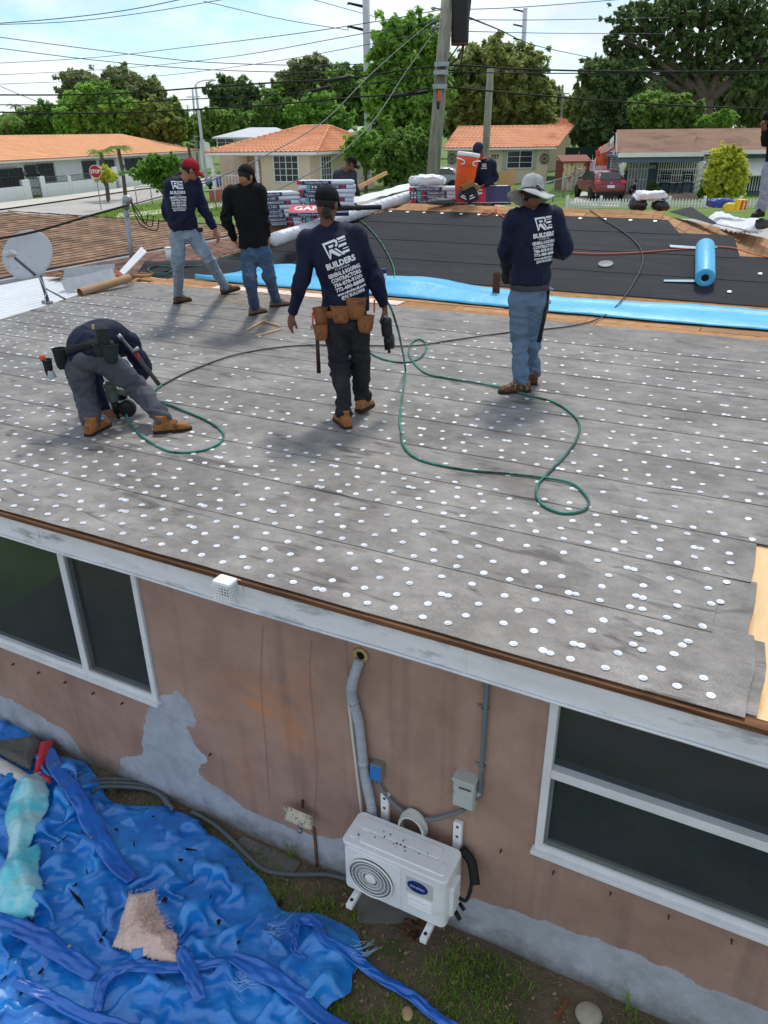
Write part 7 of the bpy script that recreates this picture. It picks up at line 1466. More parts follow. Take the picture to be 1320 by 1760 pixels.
# --- left cream hip house with porch
yC = 56.0; h4 = thing('porch_house', 'cream house with orange hip roof, columned porch and white grid windows', 'house', (0, 0, 0)); gz4 = G(-5, 56)-.15
E0, E1 = PY(352, 264, yC+1.2), PY(544, 258.5, yC); ez4 = (E0.z+E1.z)/2; E0.z = E1.z = ez4; dirr = (PY(662, 240, yC+10)-E1); dirr.z = 0; dirr = dirr.normalized(); E2 = E1+dirr*11.5; E3 = E0+dirr*11.5
ap0, ap1 = PY(520, 217.5, yC+5.4), PY(566, 217, yC+5.8); ap0.z = ap1.z = (ap0.z+ap1.z)/2
tiled('roof_tiles', [E0, E1, ap1, ap0], m_tile, h4); tiled('roof_tiles', [E1, E2, ap1+Vector((.05, .1, 0)), ap1], m_tile, h4); tiled('roof_tiles', [E2, E3, ap0, ap1], m_tile, h4); tiled('roof_tiles', [E3, E0, ap0, ap0-Vector((.05, 0, 0))], m_tile, h4)
for a, b in ((E1, ap1), (E0, ap0), (ap0, ap1), (E2, ap1)): ridge_caps(h4, a, b, m_tile, .13)
off = Vector((.0, .8, 0)); w1 = PY(450, 300, yC+1.6); w1 = Vector((w1.x, yC+1.5, 0)); w2 = Vector((E1.x-.55, yC+.7, 0)); w3 = w2+dirr*10.2; w4 = w1+dirr*10.2
walls(h4, [w1, w2, w3, w4], gz4, ez4, m_cream)
MB().slab([E0-Z*.03, E1-Z*.03, E1+Vector((-.3, .7, -.1)), E0+Vector((.1, .7, -.1))], .16).build('soffit', m_trim, h4); nR = Vector((dirr.y, -dirr.x, 0)); MB().slab([E1-Z*.03, E2-Z*.03, E2-nR*.6-Z*.1, E1-nR*.6-Z*.1], .16).build('soffit', m_trim, h4)
fN = Vector((-(w2-w1).y, (w2-w1).x, 0)).normalized()*-1; fR = (w2-w1).normalized()
c = w1.lerp(w2, .52); c.z = PY(497, 290, yC+1).z; win(h4, c, fR, 1.75, 1.62, fN, 4, 4); c = w1.lerp(w2, .06)
c = w2+dirr*2.2; c.z = PY(563, 290, yC+2).z; win(h4, c, dirr, 1.5, 1.62, nR, 4, 4); c = w2+dirr*8.6; c.z = PY(563, 290, yC+2).z; win(h4, c, dirr, 1.3, 1.62, nR, 4, 4)
# porch on the left
px0, px1 = PY(362, 300, yC+1.4), PY(446, 300, yC+1.2); pf = Vector((px0.x, yC+4.2, 0)); MB().span((px0.x-.2, yC+1.2, gz4), (w1.x+.0, yC+6, gz4+.75)).build('porch_floor', m_brick, h4)
MB().span((px0.x, yC+5.0, gz4+.7), (w1.x, yC+5.2, ez4)).build('porch_wall', m_cream, h4)
MB().span((PY(410, 300, yC+5).x-.55, yC+4.9, gz4+.75), (PY(410, 300, yC+5).x+.75, yC+4.99, ez4-.35)).build('door', mat('cream_door', (224, 212, 190), .5), h4)
for px in (367, 443):
    c = PY(px, 300, yC+1.5); q = MB(); q.lathe([(.2, 0), (.2, .2), (.13, .25), (.12, ez4-gz4-1.15), (.15, ez4-gz4-1.1), (.2, ez4-gz4-.95), (.22, ez4-gz4-.8)], 14, (c.x, yC+1.5, gz4+.75)); q.build('column', m_trim, h4, smooth=True)
    q = MB()
    for i in range(20): a = i*.8; z = gz4+1.05+i*(ez4-gz4-1.9)/20; q.ell((c.x+.1*math.cos(a), yC+1.5+.1*math.sin(a), z), (.07, .07, .06), None, 6, 4)
    q.build('column_twist', m_trim, h4)
st0 = PY(400, 335, yC-1)
for i in range(4): MB().span((st0.x-.1+.15*i, yC-1.1+.5*i, gz4-.1), (w1.x-.2, yC-.6+.5*i+.02, gz4+.19*(i+1))).build('step', m_brick, h4)
for i in range(14): x = px0.x+.1+(w1.x-px0.x-.6)*i/13; MB().box((x, yC+1.35, gz4+1.2), (.035, .035, .9)).build('baluster', m_trim, h4)
MB().box(((px0.x+w1.x)/2-.2, yC+1.35, gz4+1.66), (w1.x-px0.x-.3, .06, .05)).build('rail', m_trim, h4)
# grey roofed white house behind
h5 = thing('white_house', 'white house with pale grey hip roof behind the porch house', 'house', (0, 0, 0)); Y5 = 80
a, b, c_, d_ = PY(364, 236, Y5), PY(500, 236, Y5+2), PY(475, 219, Y5+5), PY(430, 219, Y5+5); m_gr = mat('grey_roofing', (196, 200, 204), .7, .06, .6)
MB().slab([a, b, c_, d_], .15).build('roof', m_gr, h5); MB().slab([a+Vector((1, 10, 0)), a, d_], .15).build('roof', m_gr, h5); MB().slab([b, b+Vector((0, 10, 0)), c_], .15).build('roof', m_gr, h5)
MB().span((a.x+.5, Y5+1.8, .3), (b.x-.4, Y5+9, a.z+.1)).build('wall', m_wht, h5); win(h5, PY(388, 245, Y5+1.7), Vector((1, 0, 0)), 1.6, .9, Vector((0, -1, 0)), 2, 2)
# --- long white house with pale orange roof (left)
h6 = thing('long_house', 'long white house with pale orange tiled roof along the left street', 'house', (0, 0, 0))
F0, F1 = PY(-90, 286, 57), PY(342, 258, 92); F0.z = F1.z = ez6 = PY(120, 271, 69).z
e6, n6, L6 = frame_ab(F0, F1); n6 = n6 if n6.x < 0 else -n6; R0, R1 = PY(-60, 237.5, 63), PY(252, 231.5, 94); zr6 = (R0.z+R1.z)/2+.05; R0 = F0+n6*5.5+Z*(zr6-ez6); R1 = F1+n6*5.5-e6*6.0+Z*(zr6-ez6)
tiled('roof_tiles', [F0, F1, R1, R0], m_tile2, h6, .34, .05, .45); tiled('roof_tiles', [F1, F1+n6*11, R1+Vector((.05, 0, 0)), R1], m_tile2, h6); MB().slab([R0, R1, F1+n6*11, F0+n6*11], .1).build('roof_plane', m_tile2, h6); ridge_caps(h6, R0, R1, m_tile2, .1, .6); ridge_caps(h6, F1, R1, m_tile2, .1, .6)
G0, G1 = F0+n6*.7, F1+n6*.7-e6*.6; g6 = .2; walls(h6, [G0, G1, G1+n6*9.5, G0+n6*9.5], g6, ez6+.02, m_wht); MB().slab([F0-Z*.05, F1-Z*.05, F1+n6*.7-Z*.1, F0+n6*.7-Z*.1], .12).build('soffit', m_trim, h6)
def on6(px, z): # point of the facade seen in column px
    d = ray(px, 300); A2 = Vector((G0.x, G0.y)); t = ((G0.x*e6.y-G0.y*e6.x))/(d.x*e6.y-d.y*e6.x); return Vector((d.x*t, d.y*t, z))
o6 = -n6
for px, w_, h, z in ((3, 1.1, 1.7, 1.55), (20, 1.0, 1.7, 1.55), (53, 1.3, .8, 2.15), (79, 2.0, 1.3, 1.95), (155, 2.0, 1.3, 1.95), (186, 2.2, 1.3, 1.95), (232, 3.0, 1.6, 1.8)):
    wo_ = win(h6, on6(px, z), e6, w_, h, o6, 2, 3, mat('iron_frame', (88, 90, 92), .6), fr=.05)
    q = MB()
    for i in range(9): q.box(on6(px, z)+o6*.2+e6*(-w_/2+w_*i/8), (.025, .025, h+.3))
    q.build('window_grille', mat('iron_frame', (88, 90, 92)), wo_)
q = MB().box(on6(33, 1.35)+o6*.05, (.8, .06, 2.2), Matrix((e6, o6, Z)).transposed()).build('door', mat('dark_door', (52, 48, 48), .6), h6)
for px in (41, 213): q = MB(); q.ell(on6(px, 2.0)+o6*.05, (.2, .2, .16), None, 10, 6); q.build('wall_plaque', mat('plaque_grey', (120, 122, 126), .6), h6, smooth=True)
# front garden wall of the long house, built in lengths with railings and a gate
gw = thing('garden_wall', 'low white garden wall with iron railings along the left pavement', 'wall', (0, 0, 0)); W0, W1 = GP(-90, 360), GP(352, 306); ew, nw, Lw = frame_ab(W0, W1); nw = nw if nw.x < 0 else -nw
def onw(px): d = ray(px, 320); t = (W0.x*ew.y-W0.y*ew.x)/(d.x*ew.y-d.y*ew.x); p = Vector((d.x*t, d.y*t, 0)); p.z = G(p.x, p.y); return p
Mw = Matrix((ew, nw, Z)).transposed()
def wseg(p0, p1, h, name='wall_length'): a, b = onw(p0), onw(p1); MB().box((a+b)/2+Z*(h/2-.1), ((b-a).length, .22, h+.2), Mw).build(name, m_wht, gw)
wseg(-90, 37, .95); wseg(-90, -30, 1.5); wseg(37.5, 50.5, 1.35, 'pier'); wseg(69, 77, 1.5, 'pier'); wseg(77.5, 117, .95); wseg(117.5, 122.5, 1.35, 'pier'); wseg(123, 160, .95); wseg(160.5, 205, 1.2); wseg(198, 204, 1.75, 'pier'); wseg(205.5, 262, 1.1); wseg(262.5, 345, 1.15)
for a_, b_, hh in ((0, 37, .75), (78, 117, .55), (123, 159, .55), (206, 230, .5)):
    A2, B2_ = onw(a_), onw(b_); n = int((B2_-A2).length/.16); q = MB()
    for i in range(n+1): p = A2.lerp(B2_, i/n); q.box(p+Z*(.85+hh/2), (.028, .028, hh))
    q.tube([A2+Z*(.85+hh), B2_+Z*(.85+hh)], .025, 5); q.tube([A2+Z*.98, B2_+Z*.98], .025, 5); q.build('railing', m_iron if a_ == 0 else mat('iron_frame', (88, 90, 92)), gw)
A2, B2_ = onw(51), onw(68.5); q = MB()
for i in range(9): q.box(A2.lerp(B2_, i/8)+Z*.75, (.03, .03, 1.35 if i not in (4,) else 1.45))
for z in (.15, .75, 1.4): q.tube([A2+Z*z, B2_+Z*z], .03, 5)
q.build('gate', m_iron, gw); q = MB(); q.ell(onw(70)+Z*1.62, (.16, .16, .14)); q.build('gate_lamp', m_iron, gw, smooth=True)
# distant roofs and buildings
for nm, lab, px0_, px1_, py0, py1, Yd, m_ in (('far_house', 'pale far house with brown roof above the long house ridge', 27, 82, 229, 238, 100, m_brn), ('far_house', 'far house with tan roof beside the street lamp pole', 318, 345, 226, 240, 110, m_brn), ('far_house', 'white far house with low roof between the porch house and big tree', 596, 640, 217, 232, 92, m_gr)):
    t = thing(nm, lab, 'house', (0, 0, 0)); a, b = PY(px0_, (py0+py1)/2+2, Yd), PY(px1_, (py0+py1)/2+2, Yd); top = PY((px0_+px1_)/2, py0, Yd+3)
    q = MB(); q.slab([a, b, Vector((b.x-.6, Yd+3.5, top.z)), Vector((a.x+.6, Yd+3.5, top.z))], .15); q.build('roof', m_, t); MB().span((a.x+.4, Yd+.5, .3), (b.x-.4, Yd+7, a.z)).build('wall', m_wht, t); win(t, Vector(((a.x+b.x)/2, Yd+.48, a.z-1.0)), Vector((1, 0, 0)), 1.4, .9, Vector((0, -1, 0)))
# --- blue house (right)
yB = 49.0; h7 = thing('blue_house', 'blue house with brown roof, twisted white porch columns and barred window', 'house', (0, 0, 0)); gz7 = G(18, 49)-.1
pe0, pe1 = PY(1063, 264, yB), PY(1209, 262, yB); ez7 = (pe0.z+pe1.z)/2; me0, me1 = PY(1055, 250, yB+3), PY(1420, 253, yB+3); ezm = PY(1260, 258.5, yB+2.2).z; r0_, r1_ = PY(1062, 222, yB+9), PY(1440, 219, yB+9)
rz7 = (r0_.z+r1_.z)/2; xl = me0.x-.2
q = MB(); q.slab([(xl, yB+2.0, ezm), (me1.x, yB+2.0, ezm), (r1_.x, yB+9, rz7), (xl*(yB+9)/(yB+2), yB+9, rz7)], .2); q.slab([(me1.x*1.2, yB+16, ezm), (xl*(yB+16)/(yB+2), yB+16, ezm), (xl*(yB+9)/(yB+2), yB+9, rz7), (r1_.x, yB+9, rz7)], .2); q.build('roof', m_brn, h7)
q = MB(); tz7 = PY(1195, 228, yB+6.5); q.slab([(pe0.x, yB, ez7), (pe1.x, yB, ez7), (pe1.x+.6, yB+3.2, ezm+.42), (PY(1200, 230, yB+6).x, yB+6.3, ezm+1.02), (pe0.x+.9, yB+2.6, ezm+.22)], .15); q.build('porch_roof', m_brn, h7)
MB().span((pe0.x-.03, yB-.12, ez7-.2), (pe1.x+.03, yB-.02, ez7+.02)).build('porch_fascia', m_trim, h7); MB().span((pe1.x+.3, yB+1.9, ezm-.2), (me1.x, yB+1.99, ezm+.02)).build('fascia', m_trim, h7); MB().span((xl, yB+1.9, ezm-.2), (pe0.x+.2, yB+1.99, ezm+.02)).build('fascia', m_trim, h7)
xa_, xb_ = pe0.x+.2, (pe0.x+.2)*(yB+15)/(yB+2.8)+.6; MB().add([(x, y, z) for z in (gz7, ezm-.02) for x, y in ((xa_, yB+2.8), (me1.x-.5, yB+2.8), (me1.x*1.15, yB+15), (xb_, yB+15))], [(0, 1, 2, 3), (4, 7, 6, 5), (0, 4, 5, 1), (1, 5, 6, 2), (2, 6, 7, 3), (3, 7, 4, 0)]).build('wall', m_bluew, h7); MB().span((pe0.x, yB+.05, gz7), (pe1.x+.1, yB+2.79, gz7+.32)).build('porch_floor', mat('pink_concrete', (176, 150, 138), .85), h7)
MB().span((pe0.x, yB+.1, ez7-.22), (pe1.x, yB+2.78, ez7-.1)).build('porch_ceiling', m_bluew, h7); MB().span((pe0.x, yB+.1, ez7-.5), (pe1.x, yB+.3, ez7-.2)).build('porch_beam', m_bluew, h7)
for px in (1068, 1201):
    c = PY(px, 300, yB+.3); q = MB(); zt = ez7-.48; q.lathe([(.3, zt-gz7-.05), (.3, zt-gz7), ], 4, (c.x, yB+.3, gz7)); q.lathe([(.14, .3), (.14, zt-gz7-.4), (.28, zt-gz7-.05)], 12, (c.x, yB+.3, gz7))
    for i in range(70): a = i*.42; z = gz7+.35+i*(zt-gz7-.75)/70; q.ell((c.x+.09*math.cos(a), yB+.3+.09*math.sin(a), z), (.10, .10, .055), None, 6, 4)
    q.build('twisted_column', mat('column_white', (222, 216, 206), .7), h7, smooth=True)
yw = yB+2.78
def bw(px, py): return PY(px, py, yw)
d0, d1 = bw(1082, 272), bw(1106, 340); dr = MB().span((d0.x, yw-.1, gz7+.32), (d1.x, yw-.02, d0.z)).build('door', mat('door_grey', (150, 160, 164), .6), h7)
for i in range(7): x = d0.x+(d1.x-d0.x)*i/6; MB().span((x-.03, yw-.15, gz7+.34), (x+.03, yw-.1, d0.z)).build('door_bar', m_trim, dr)
for z in (gz7+.36, gz7+1.0, gz7+1.6, gz7+2.2, d0.z-.05): MB().span((d0.x, yw-.16, z), (d1.x, yw-.11, z+.06)).build('door_bar', m_trim, dr)
a, b = bw(1136, 272), bw(1190, 310); wb = MB().span((a.x, yw-.06, b.z), (b.x, yw-.01, a.z)).build('window', m_wglass, h7, label='wide window behind white security bars')
n = 17
for i in range(n+1): x = a.x-.15+(b.x-a.x+.3)*i/n; MB().span((x-.025, yw-.32, b.z-.12), (x+.025, yw-.27, a.z+.1)).build('security_bar', m_trim, wb)
for z in (b.z-.12, b.z+.3, (a.z+b.z)/2, a.z+.05): MB().span((a.x-.18, yw-.34, z), (b.x+.18, yw-.28, z+.06)).build('security_bar', m_trim, wb)
q = MB(); text_on(q, '1041', .3, bw(1120, 287)+Vector((0, -.03, 0)), (1, 0, 0), (0, 0, 1), .008); q.build('house_number', m_trim, h7)
for px, py, s in ((1115, 271, .12), (1131, 273, .17)): q = MB(); q.box(bw(px, py)+Vector((0, -.12, 0)), (s*1.6, .18, s*2.2)); q.build('porch_lamp', m_iron, h7, bevel=.02)
q = MB(); q.ell(bw(1074, 287)+Vector((0, -.05, 0)), (.25, .05, .25)); q.build('wall_plate', mat('yellow_plate', (206, 196, 92), .6), h7, smooth=True)
# stone veneer panel: each stone a piece
a, b = bw(1209, 267), bw(1240, 308); R = random.Random(2); z = b.z; m_sv = mat('white_stone', (214, 214, 210), .8, .1, 3, rnd=.1)
MB().span((a.x, yw-.03, b.z), (b.x, yw-.005, a.z)).build('veneer_back', mat('mortar', (150, 150, 148), .9), h7)
while z < a.z-.1:
    x = a.x+R.uniform(-.3, 0)
    while x < b.x: l = R.uniform(.4, .75); MB().span((max(x, a.x), yw-.10, z), (min(x+l, b.x)-.03, yw-.03, z+.14)).build('veneer_stone', m_sv, h7); x += l
    z += .17
a, b = bw(1047, 268), bw(1057, 316); z = b.z
while z < a.z:
    x = a.x
    while x < b.x: l = R.uniform(.16, .3); MB().span((x, yw-.55, z), (min(x+l, b.x)-.02, yw-.4, z+.11)).build('pier_stone', m_sv, h7); x += l
    z += .14
a, b = bw(1268, 273), bw(1330, 303); aw7 = MB().slab([(a.x, yw-1.0, PY(1268, 302, yw-1).z), (b.x, yw-1.0, PY(1268, 302, yw-1).z), (b.x, yw, a.z), (a.x, yw, a.z)], .06).build('window_awning', m_trim, h7)
for i in range(24): x = a.x+(b.x-a.x)*(i+.5)/24; MB().slab([(x-.035, yw-1.01, PY(1268, 302, yw-1).z+.012), (x+.035, yw-1.01, PY(1268, 302, yw-1).z+.012), (x+.035, yw, a.z+.02), (x-.035, yw, a.z+.02)], .02).build('awning_rib', m_trim, aw7)
a, b = bw(1270, 303), bw(1330, 327); w9 = MB().span((a.x, yw-.06, b.z), (b.x, yw-.01, a.z)).build('window', m_wglass, h7)
for i in range(15): x = a.x+(b.x-a.x)*i/14; MB().span((x-.025, yw-.22, b.z), (x+.025, yw-.17, a.z)).build('security_bar', m_trim, w9)
# flag on the porch corner
fl = thing('flag', 'striped flag with blue starred corner hanging off the blue house', 'flag', PY(1057, 246, yB+.5)); f0 = fl.location.copy()
q = MB(); q.tube([Vector((.2, 0, -.7)), Vector((0, 0, .55))], .03, 6); q.build('pole', m_trim, fl)
m_fr = mat('flag_red', (178, 34, 52), .8); m_fb = mat('flag_blue', (44, 52, 104), .8)
PA, PB, PC, PD_ = PY(1055, 232, yB+.5)-f0, PY(1055, 252, yB+.5)-f0, PY(1031, 267, yB+.4)-f0, PY(1038, 250, yB+.4)-f0
def fp(s, t): p = PA.lerp(PB, t).lerp(PD_.lerp(PC, t), s); return p+Vector((0, .18*math.sin(s*7+t*1.5)*s, -.05*math.sin(s*4)))
for i in range(13):
    q = MB(); n = 12
    for k in range(n+1): s = k/n; q.v += [fp(s, i/13), fp(s, (i+1)/13)]
    q.f = [[2*k, 2*k+1, 2*k+3, 2*k+2] for k in range(n)]; q.build('stripe', m_fr if i % 2 == 0 else m_trim, fl, smooth=True)
q = MB(); n = 6
for k in range(n+1): s = .42*k/n; q.v += [fp(s, 0)+Vector((0, -.02, .01)), fp(s, .54)+Vector((0, -.02, 0))]
q.f = [[2*k, 2*k+1, 2*k+3, 2*k+2] for k in range(n)]; ct = q.build('canton', m_fb, fl, smooth=True); q = MB()
for i in range(4):
    for k in range(5): q.box(fp(.05+.09*i, .06+.1*k)+Vector((0, -.035, 0)), (.06, .01, .06))
q.build('stars', m_trim, ct)
# picket fence
pfn = thing('picket_fence', 'white picket fence in front of the blue house', 'fence', (0, 0, 0)); A2, B2_ = PY(975, 352, 44.5), PY(1340, 352, 42.5); zf = .32; Ltot = (B2_-A2).length; n = int(Ltot/.16)
pk = MB(); pk.add([(-.045, -.02, 0), (.045, -.02, 0), (.045, -.02, .93), (0, -.02, 1.03), (-.045, -.02, .93), (-.045, .02, 0), (.045, .02, 0), (.045, .02, .93), (0, .02, 1.03), (-.045, .02, .93)], [(0, 1, 2, 3, 4), (9, 8, 7, 6, 5), (0, 5, 6, 1), (1, 6, 7, 2), (2, 7, 8, 3), (3, 8, 9, 4), (4, 9, 5, 0)]); pme = pk.mesh('picket'); pme.materials.append(m_trim)
for i in range(n+1):
    p = A2.lerp(B2_, i/n); o = link('picket', pme, None, pfn); o.location = (p.x, p.y, zf); 
    if i % 11 == 0: MB().box((p.x, p.y+.06, zf+.55), (.13, .13, 1.2)).build('fence_post', m_trim, pfn)
for z in (.25, .72): MB().add(*[(lambda a, b: ([a+Z*z, b+Z*z, b+Z*(z+.08), a+Z*(z+.08), a+Z*z+Vector((0, .04, 0)), b+Z*z+Vector((0, .04, 0)), b+Z*(z+.08)+Vector((0, .04, 0)), a+Z*(z+.08)+Vector((0, .04, 0))], [(0, 1, 2, 3), (4, 7, 6, 5), (0, 4, 5, 1), (3, 2, 6, 7)]))(Vector((A2.x, A2.y+.03, zf)), Vector((B2_.x, B2_.y+.03, zf)))][0]).build('rail', m_trim, pfn)
# porch chairs, table, plants
def chair(px, py, label):
    c = PY(px, py, yB+1.8); c.z = gz7+.32; t = thing('porch_chair', label, 'chair', c, .3 if px > 1180 else -.2, 'folding chairs on the porch'); MB().box((0, 0, .55), (.55, .5, .05)).build('seat', m_iron, t)
    for s in (-1, 1): q = MB(); q.tube([(s*.26, -.22, 0), (s*.26, .2, 1.15)], .025, 5); q.build('leg', m_iron, t); q = MB(); q.tube([(s*.26, .22, 0), (s*.26, -.2, .55)], .025, 5); q.build('leg', m_iron, t)
    for z in (.8, .95, 1.1): MB().box((0, .06+z*.11, z), (.5, .03, .07)).build('back_slat', m_iron, t)
chair(1140, 335, 'black folding chair nearest the porch door'); chair(1178, 335, 'black folding chair nearest the right porch column')
c = PY(1160, 338, yB+1.6); tt = thing('porch_table', 'small round terracotta topped table between the chairs', 'table', (c.x, c.y, gz7+.32)); q = MB(); q.lathe([(.25, .62), (.27, .66), (.2, .68)], 14); q.build('table_top', m_brick, tt); q = MB()
for i in range(3): a = i*2.1; q.tube([(0, 0, .6), (math.cos(a)*.25, math.sin(a)*.25, 0)], .02, 5)
q.build('legs', m_iron, tt)
# ================================================================== vehicles
def car(name, label, c, rz, col, s=1.0):
    t = thing(name, label, 'car', c, rz); t.scale = (s, s, s); m_ = mat('paint_'+col[0], col[1], .25, .05, 2, spec=.5, coat=.6); md_ = mat('car_black', (18, 18, 20), .5); mg = mat('car_glass', (52, 60, 66), .08, .05, spec=.6)
    # rear at -y; body as lofted cross sections along y
    def sec(y, w_, z0, z1, ww, zt): return [(-w_, y, z0), (-w_*1.02, y, (z0+z1)/2), (-w_*.97, y, z1), (-ww, y, zt), (ww, y, zt), (w_*.97, y, z1), (w_*1.02, y, (z0+z1)/2), (w_, y, z0)]
    S_ = [sec(-2.05, .70, .38, .72, .62, .78), sec(-2.0, .83, .30, .86, .72, .98), sec(-1.85, .87, .26, .98, .74, 1.16), sec(-1.45, .88, .25, 1.0, .70, 1.50), sec(-.9, .89, .25, 1.0, .66, 1.60), sec(.0, .89, .25, .98, .66, 1.58), sec(.55, .89, .25, .96, .68, 1.42), sec(1.1, .88, .26, .94, .78, 1.02), sec(1.75, .85, .28, .86, .74, .90), sec(2.05, .72, .36, .66, .6, .7)]
    q = MB(); q.v = [Vector(p) for s_ in S_ for p in s_]; q.f = [[i*8+j, i*8+(j+1) % 8, (i+1)*8+(j+1) % 8, (i+1)*8+j] for i in range(len(S_)-1) for j in range(8)]+[list(range(7, -1, -1)), list(range((len(S_)-1)*8, len(S_)*8))]
    b = q.build('body', m_, t, smooth=True); sb_ = b.modifiers.new('s', 'SUBSURF'); sb_.levels = 2; sb_.render_levels = 2
    MB().slab([(-.58, -1.93, 1.08), (.58, -1.93, 1.08), (.52, -1.60, 1.44), (-.52, -1.60, 1.44)], .02).build('rear_window', mg, t, bevel=.02)
    for sx in (-1, 1):
        MB().slab([(sx*.86, -1.5, 1.04), (sx*.86, .75, 1.02), (sx*.72, .35, 1.42), (sx*.71, -1.1, 1.46)][::sx], .02).build('side_window', mg, t)
        q = MB(); q.ell((sx*.70, -2.0, .93), (.17, .10, .11)); q.build('tail_light', mat('lamp_red', (200, 60, 66), .2, .2), t, smooth=True)
        q = MB(); q.box((sx*.98, .55, 1.05), (.16, .1, .12)); q.build('mirror', md_, t, bevel=.03)
        for y in (-1.3, 1.3):
            q = MB(); My = Matrix.Rotation(math.pi/2, 3, 'Y'); q.lathe([(.2, -.1), (.33, -.11), (.345, -.06), (.345, .06), (.33, .11), (.2, .1)], 22, (sx*.80, y, .345), My); wh = q.build('wheel', md_, t, smooth=True); q = MB(); q.lathe([(.2, -.09), (.2, .09), (.05, .1)], 14, (sx*.80, y, .345), My); q.build('rim', m_galv, wh)
    MB().span((-.78, -2.09, .28), (.78, -1.95, .48)).build('bumper', md_, t, bevel=.04); MB().span((-.2, -2.07, .66), (.2, -2.03, .80)).build('number_plate', m_trim, t, bevel=.01)
    q = MB(); q.ell((0, -2.04, .9), (.06, .02, .05)); q.build('badge', m_galv, t, smooth=True); return t
c = GP(1033, 345); car('parked_car', 'dark red hatchback seen from behind in the driveway', Vector((PY(1032, 330, 50).x, 50.5, G(12, 50)+.02)), .06, ('red', (120, 20, 34)), 1.08)
c = PY(388, 300, 66); car('parked_car', 'blue car half hidden behind the porch railing', Vector((c.x, 68, G(c.x, 68))), 1.4, ('blue', (40, 84, 150)), 1.0)
c = PY(716, 300, 62); car('parked_car', 'silver car behind the small tree and the leaning pole', Vector((c.x+1.5, 63.5, G(c.x, 60))), 1.5, ('silver', (150, 156, 160)), 1.0)
c = PY(985, 300, 76); car('parked_car', 'white car far behind the shed', Vector((PY(1014, 300, 74).x, 74, .8)), 0, ('white', (200, 204, 206)), 1.0)
# garden shed by the cream house
sx0, sx1 = PY(966, 315, 57).x, PY(1008, 315, 57).x; shd = thing('garden_shed', 'rusty brown shed with peeling cream panels beside the cream house', 'shed', (0, 0, 0)); zs = G(13, 58); zt = PY(985, 277, 57).z
m_peel = mat('peeling_cream', (222, 200, 158), .8, .1, 2, col2=(160, 92, 54), c2lo=.54, c2hi=.57, c2scale=1.3)
for i in range(6): x = sx0+(sx1-sx0-.0)*i/6; MB().span((x, 57, zs), (x+(sx1-sx0)/6-.03, 57.06, zt)).build('panel', m_peel, shd)
MB().span((sx0, 57.08, zs), (sx1, 59.5, zt)).build('shed_body', mat('shed_brown', (122, 58, 46), .8), shd); MB().slab([(sx0-.2, 56.8, zt), (sx1+.2, 56.8, zt), (sx1+.2, 58.6, zt+.35), (sx0-.2, 58.6, zt+.35)], .08).build('roof', mat('shed_roof', (128, 66, 52), .7, .15), shd); MB().span((sx1+.01, 57.2, zs), (sx1+.5, 58.8, zt)).build('side_door', m_trim, shd)
for i in range(2): x = (sx1+.0)+.52*i; MB().span((x, 57.0, zs), (x+.08, 57.1, zt+.1)).build('post', mat('shed_red', (132, 40, 44), .7), shd)
# chain link fences: posts, rails, sparse wire
def chainlink(label, pts, h, sp=.9):
    t = thing('chain_link_fence', label, 'fence', (0, 0, 0))
    for p in pts:
        q = MB(); q.tube([p, p+Z*h], .035, 7); q.build('post', m_galv, t, smooth=True)
    q = MB(); q.tube([p+Z*h for p in pts], .03, 6); q.build('top_rail', m_galv, t, smooth=True); q = MB()
    for a, b in zip(pts, pts[1:]):
        l = (b-a).length; n = max(2, int(l/.3))
        for i in range(n):
            for s in (0, 1):
                p0 = a.lerp(b, (i+s)/n); p1 = a.lerp(b, (i+1-s)/n); kx = int(h/.3)
                for z in range(kx): q.tube([p0+Z*(h*z/kx), p1+Z*(h*(z+1)/kx)], .005, 3, False)
    q.build('wire_mesh', m_galv, t, kind='stuff')
zz = lambda p: Vector((p.x, p.y, G(p.x, p.y)))
chainlink('chain link fence on the corner lawn behind the weatherhead', [zz(GP(x, y)) for x, y in ((236, 352), (262, 350), (290, 348), (320, 352), (345, 362), (372, 360), (400, 352))], 1.1)
chainlink('chain link fence with sloping rail beside the driveway', [zz(GP(x, y)) for x, y in ((933, 352), (950, 346), (968, 340), (983, 334), (997, 327))], 1.15)
chainlink('chain link fence in front of the shed', [zz(GP(x, y)) for x, y in ((960, 325), (975, 327), (1000, 330))], 1.4)
# dark green screen fence behind the shed and white gate
for i in range(6): x = 14.5+i*1.1; o = MB().span((x, 66, .6), (x+1.05, 66.05, 3.4)).build('screen_panel', mat('screen_green', (26, 44, 40), .9), None, label='dark green screen fence panel behind the red car, number %s from left' % ('one', 'two', 'three', 'four', 'five', 'six')[i], cat='fence panel', group='screen fence panels')
gt = thing('white_gate', 'white slatted gate behind the red car', 'gate', (0, 0, 0)); a, b = PY(1022, 285, 55), PY(1048, 300, 55)
for i in range(8): x = a.x+(b.x-a.x)*i/7; MB().span((x-.04, 55, .9), (x+.04, 55.05, a.z+(.45 if i == 0 else 0))).build('slat', m_trim, gt)
MB().span((a.x, 55.06, a.z-.25), (b.x, 55.1, a.z-.15)).build('rail', m_trim, gt)
sack('orange_tarp', PY(1042, 287, 57), (.7, .4, .9), mat('tarp_orange', (214, 92, 56), .6), 'orange tarp hanging behind the white gate', 3, 0, 'tarp')
bn = thing('wheelie_bin', 'blue wheeled bin behind the small street tree', 'bin', PY(683, 318, 60)); bn.location.z = G(1, 60); m_bin = mat('bin_blue', (30, 76, 160), .45)
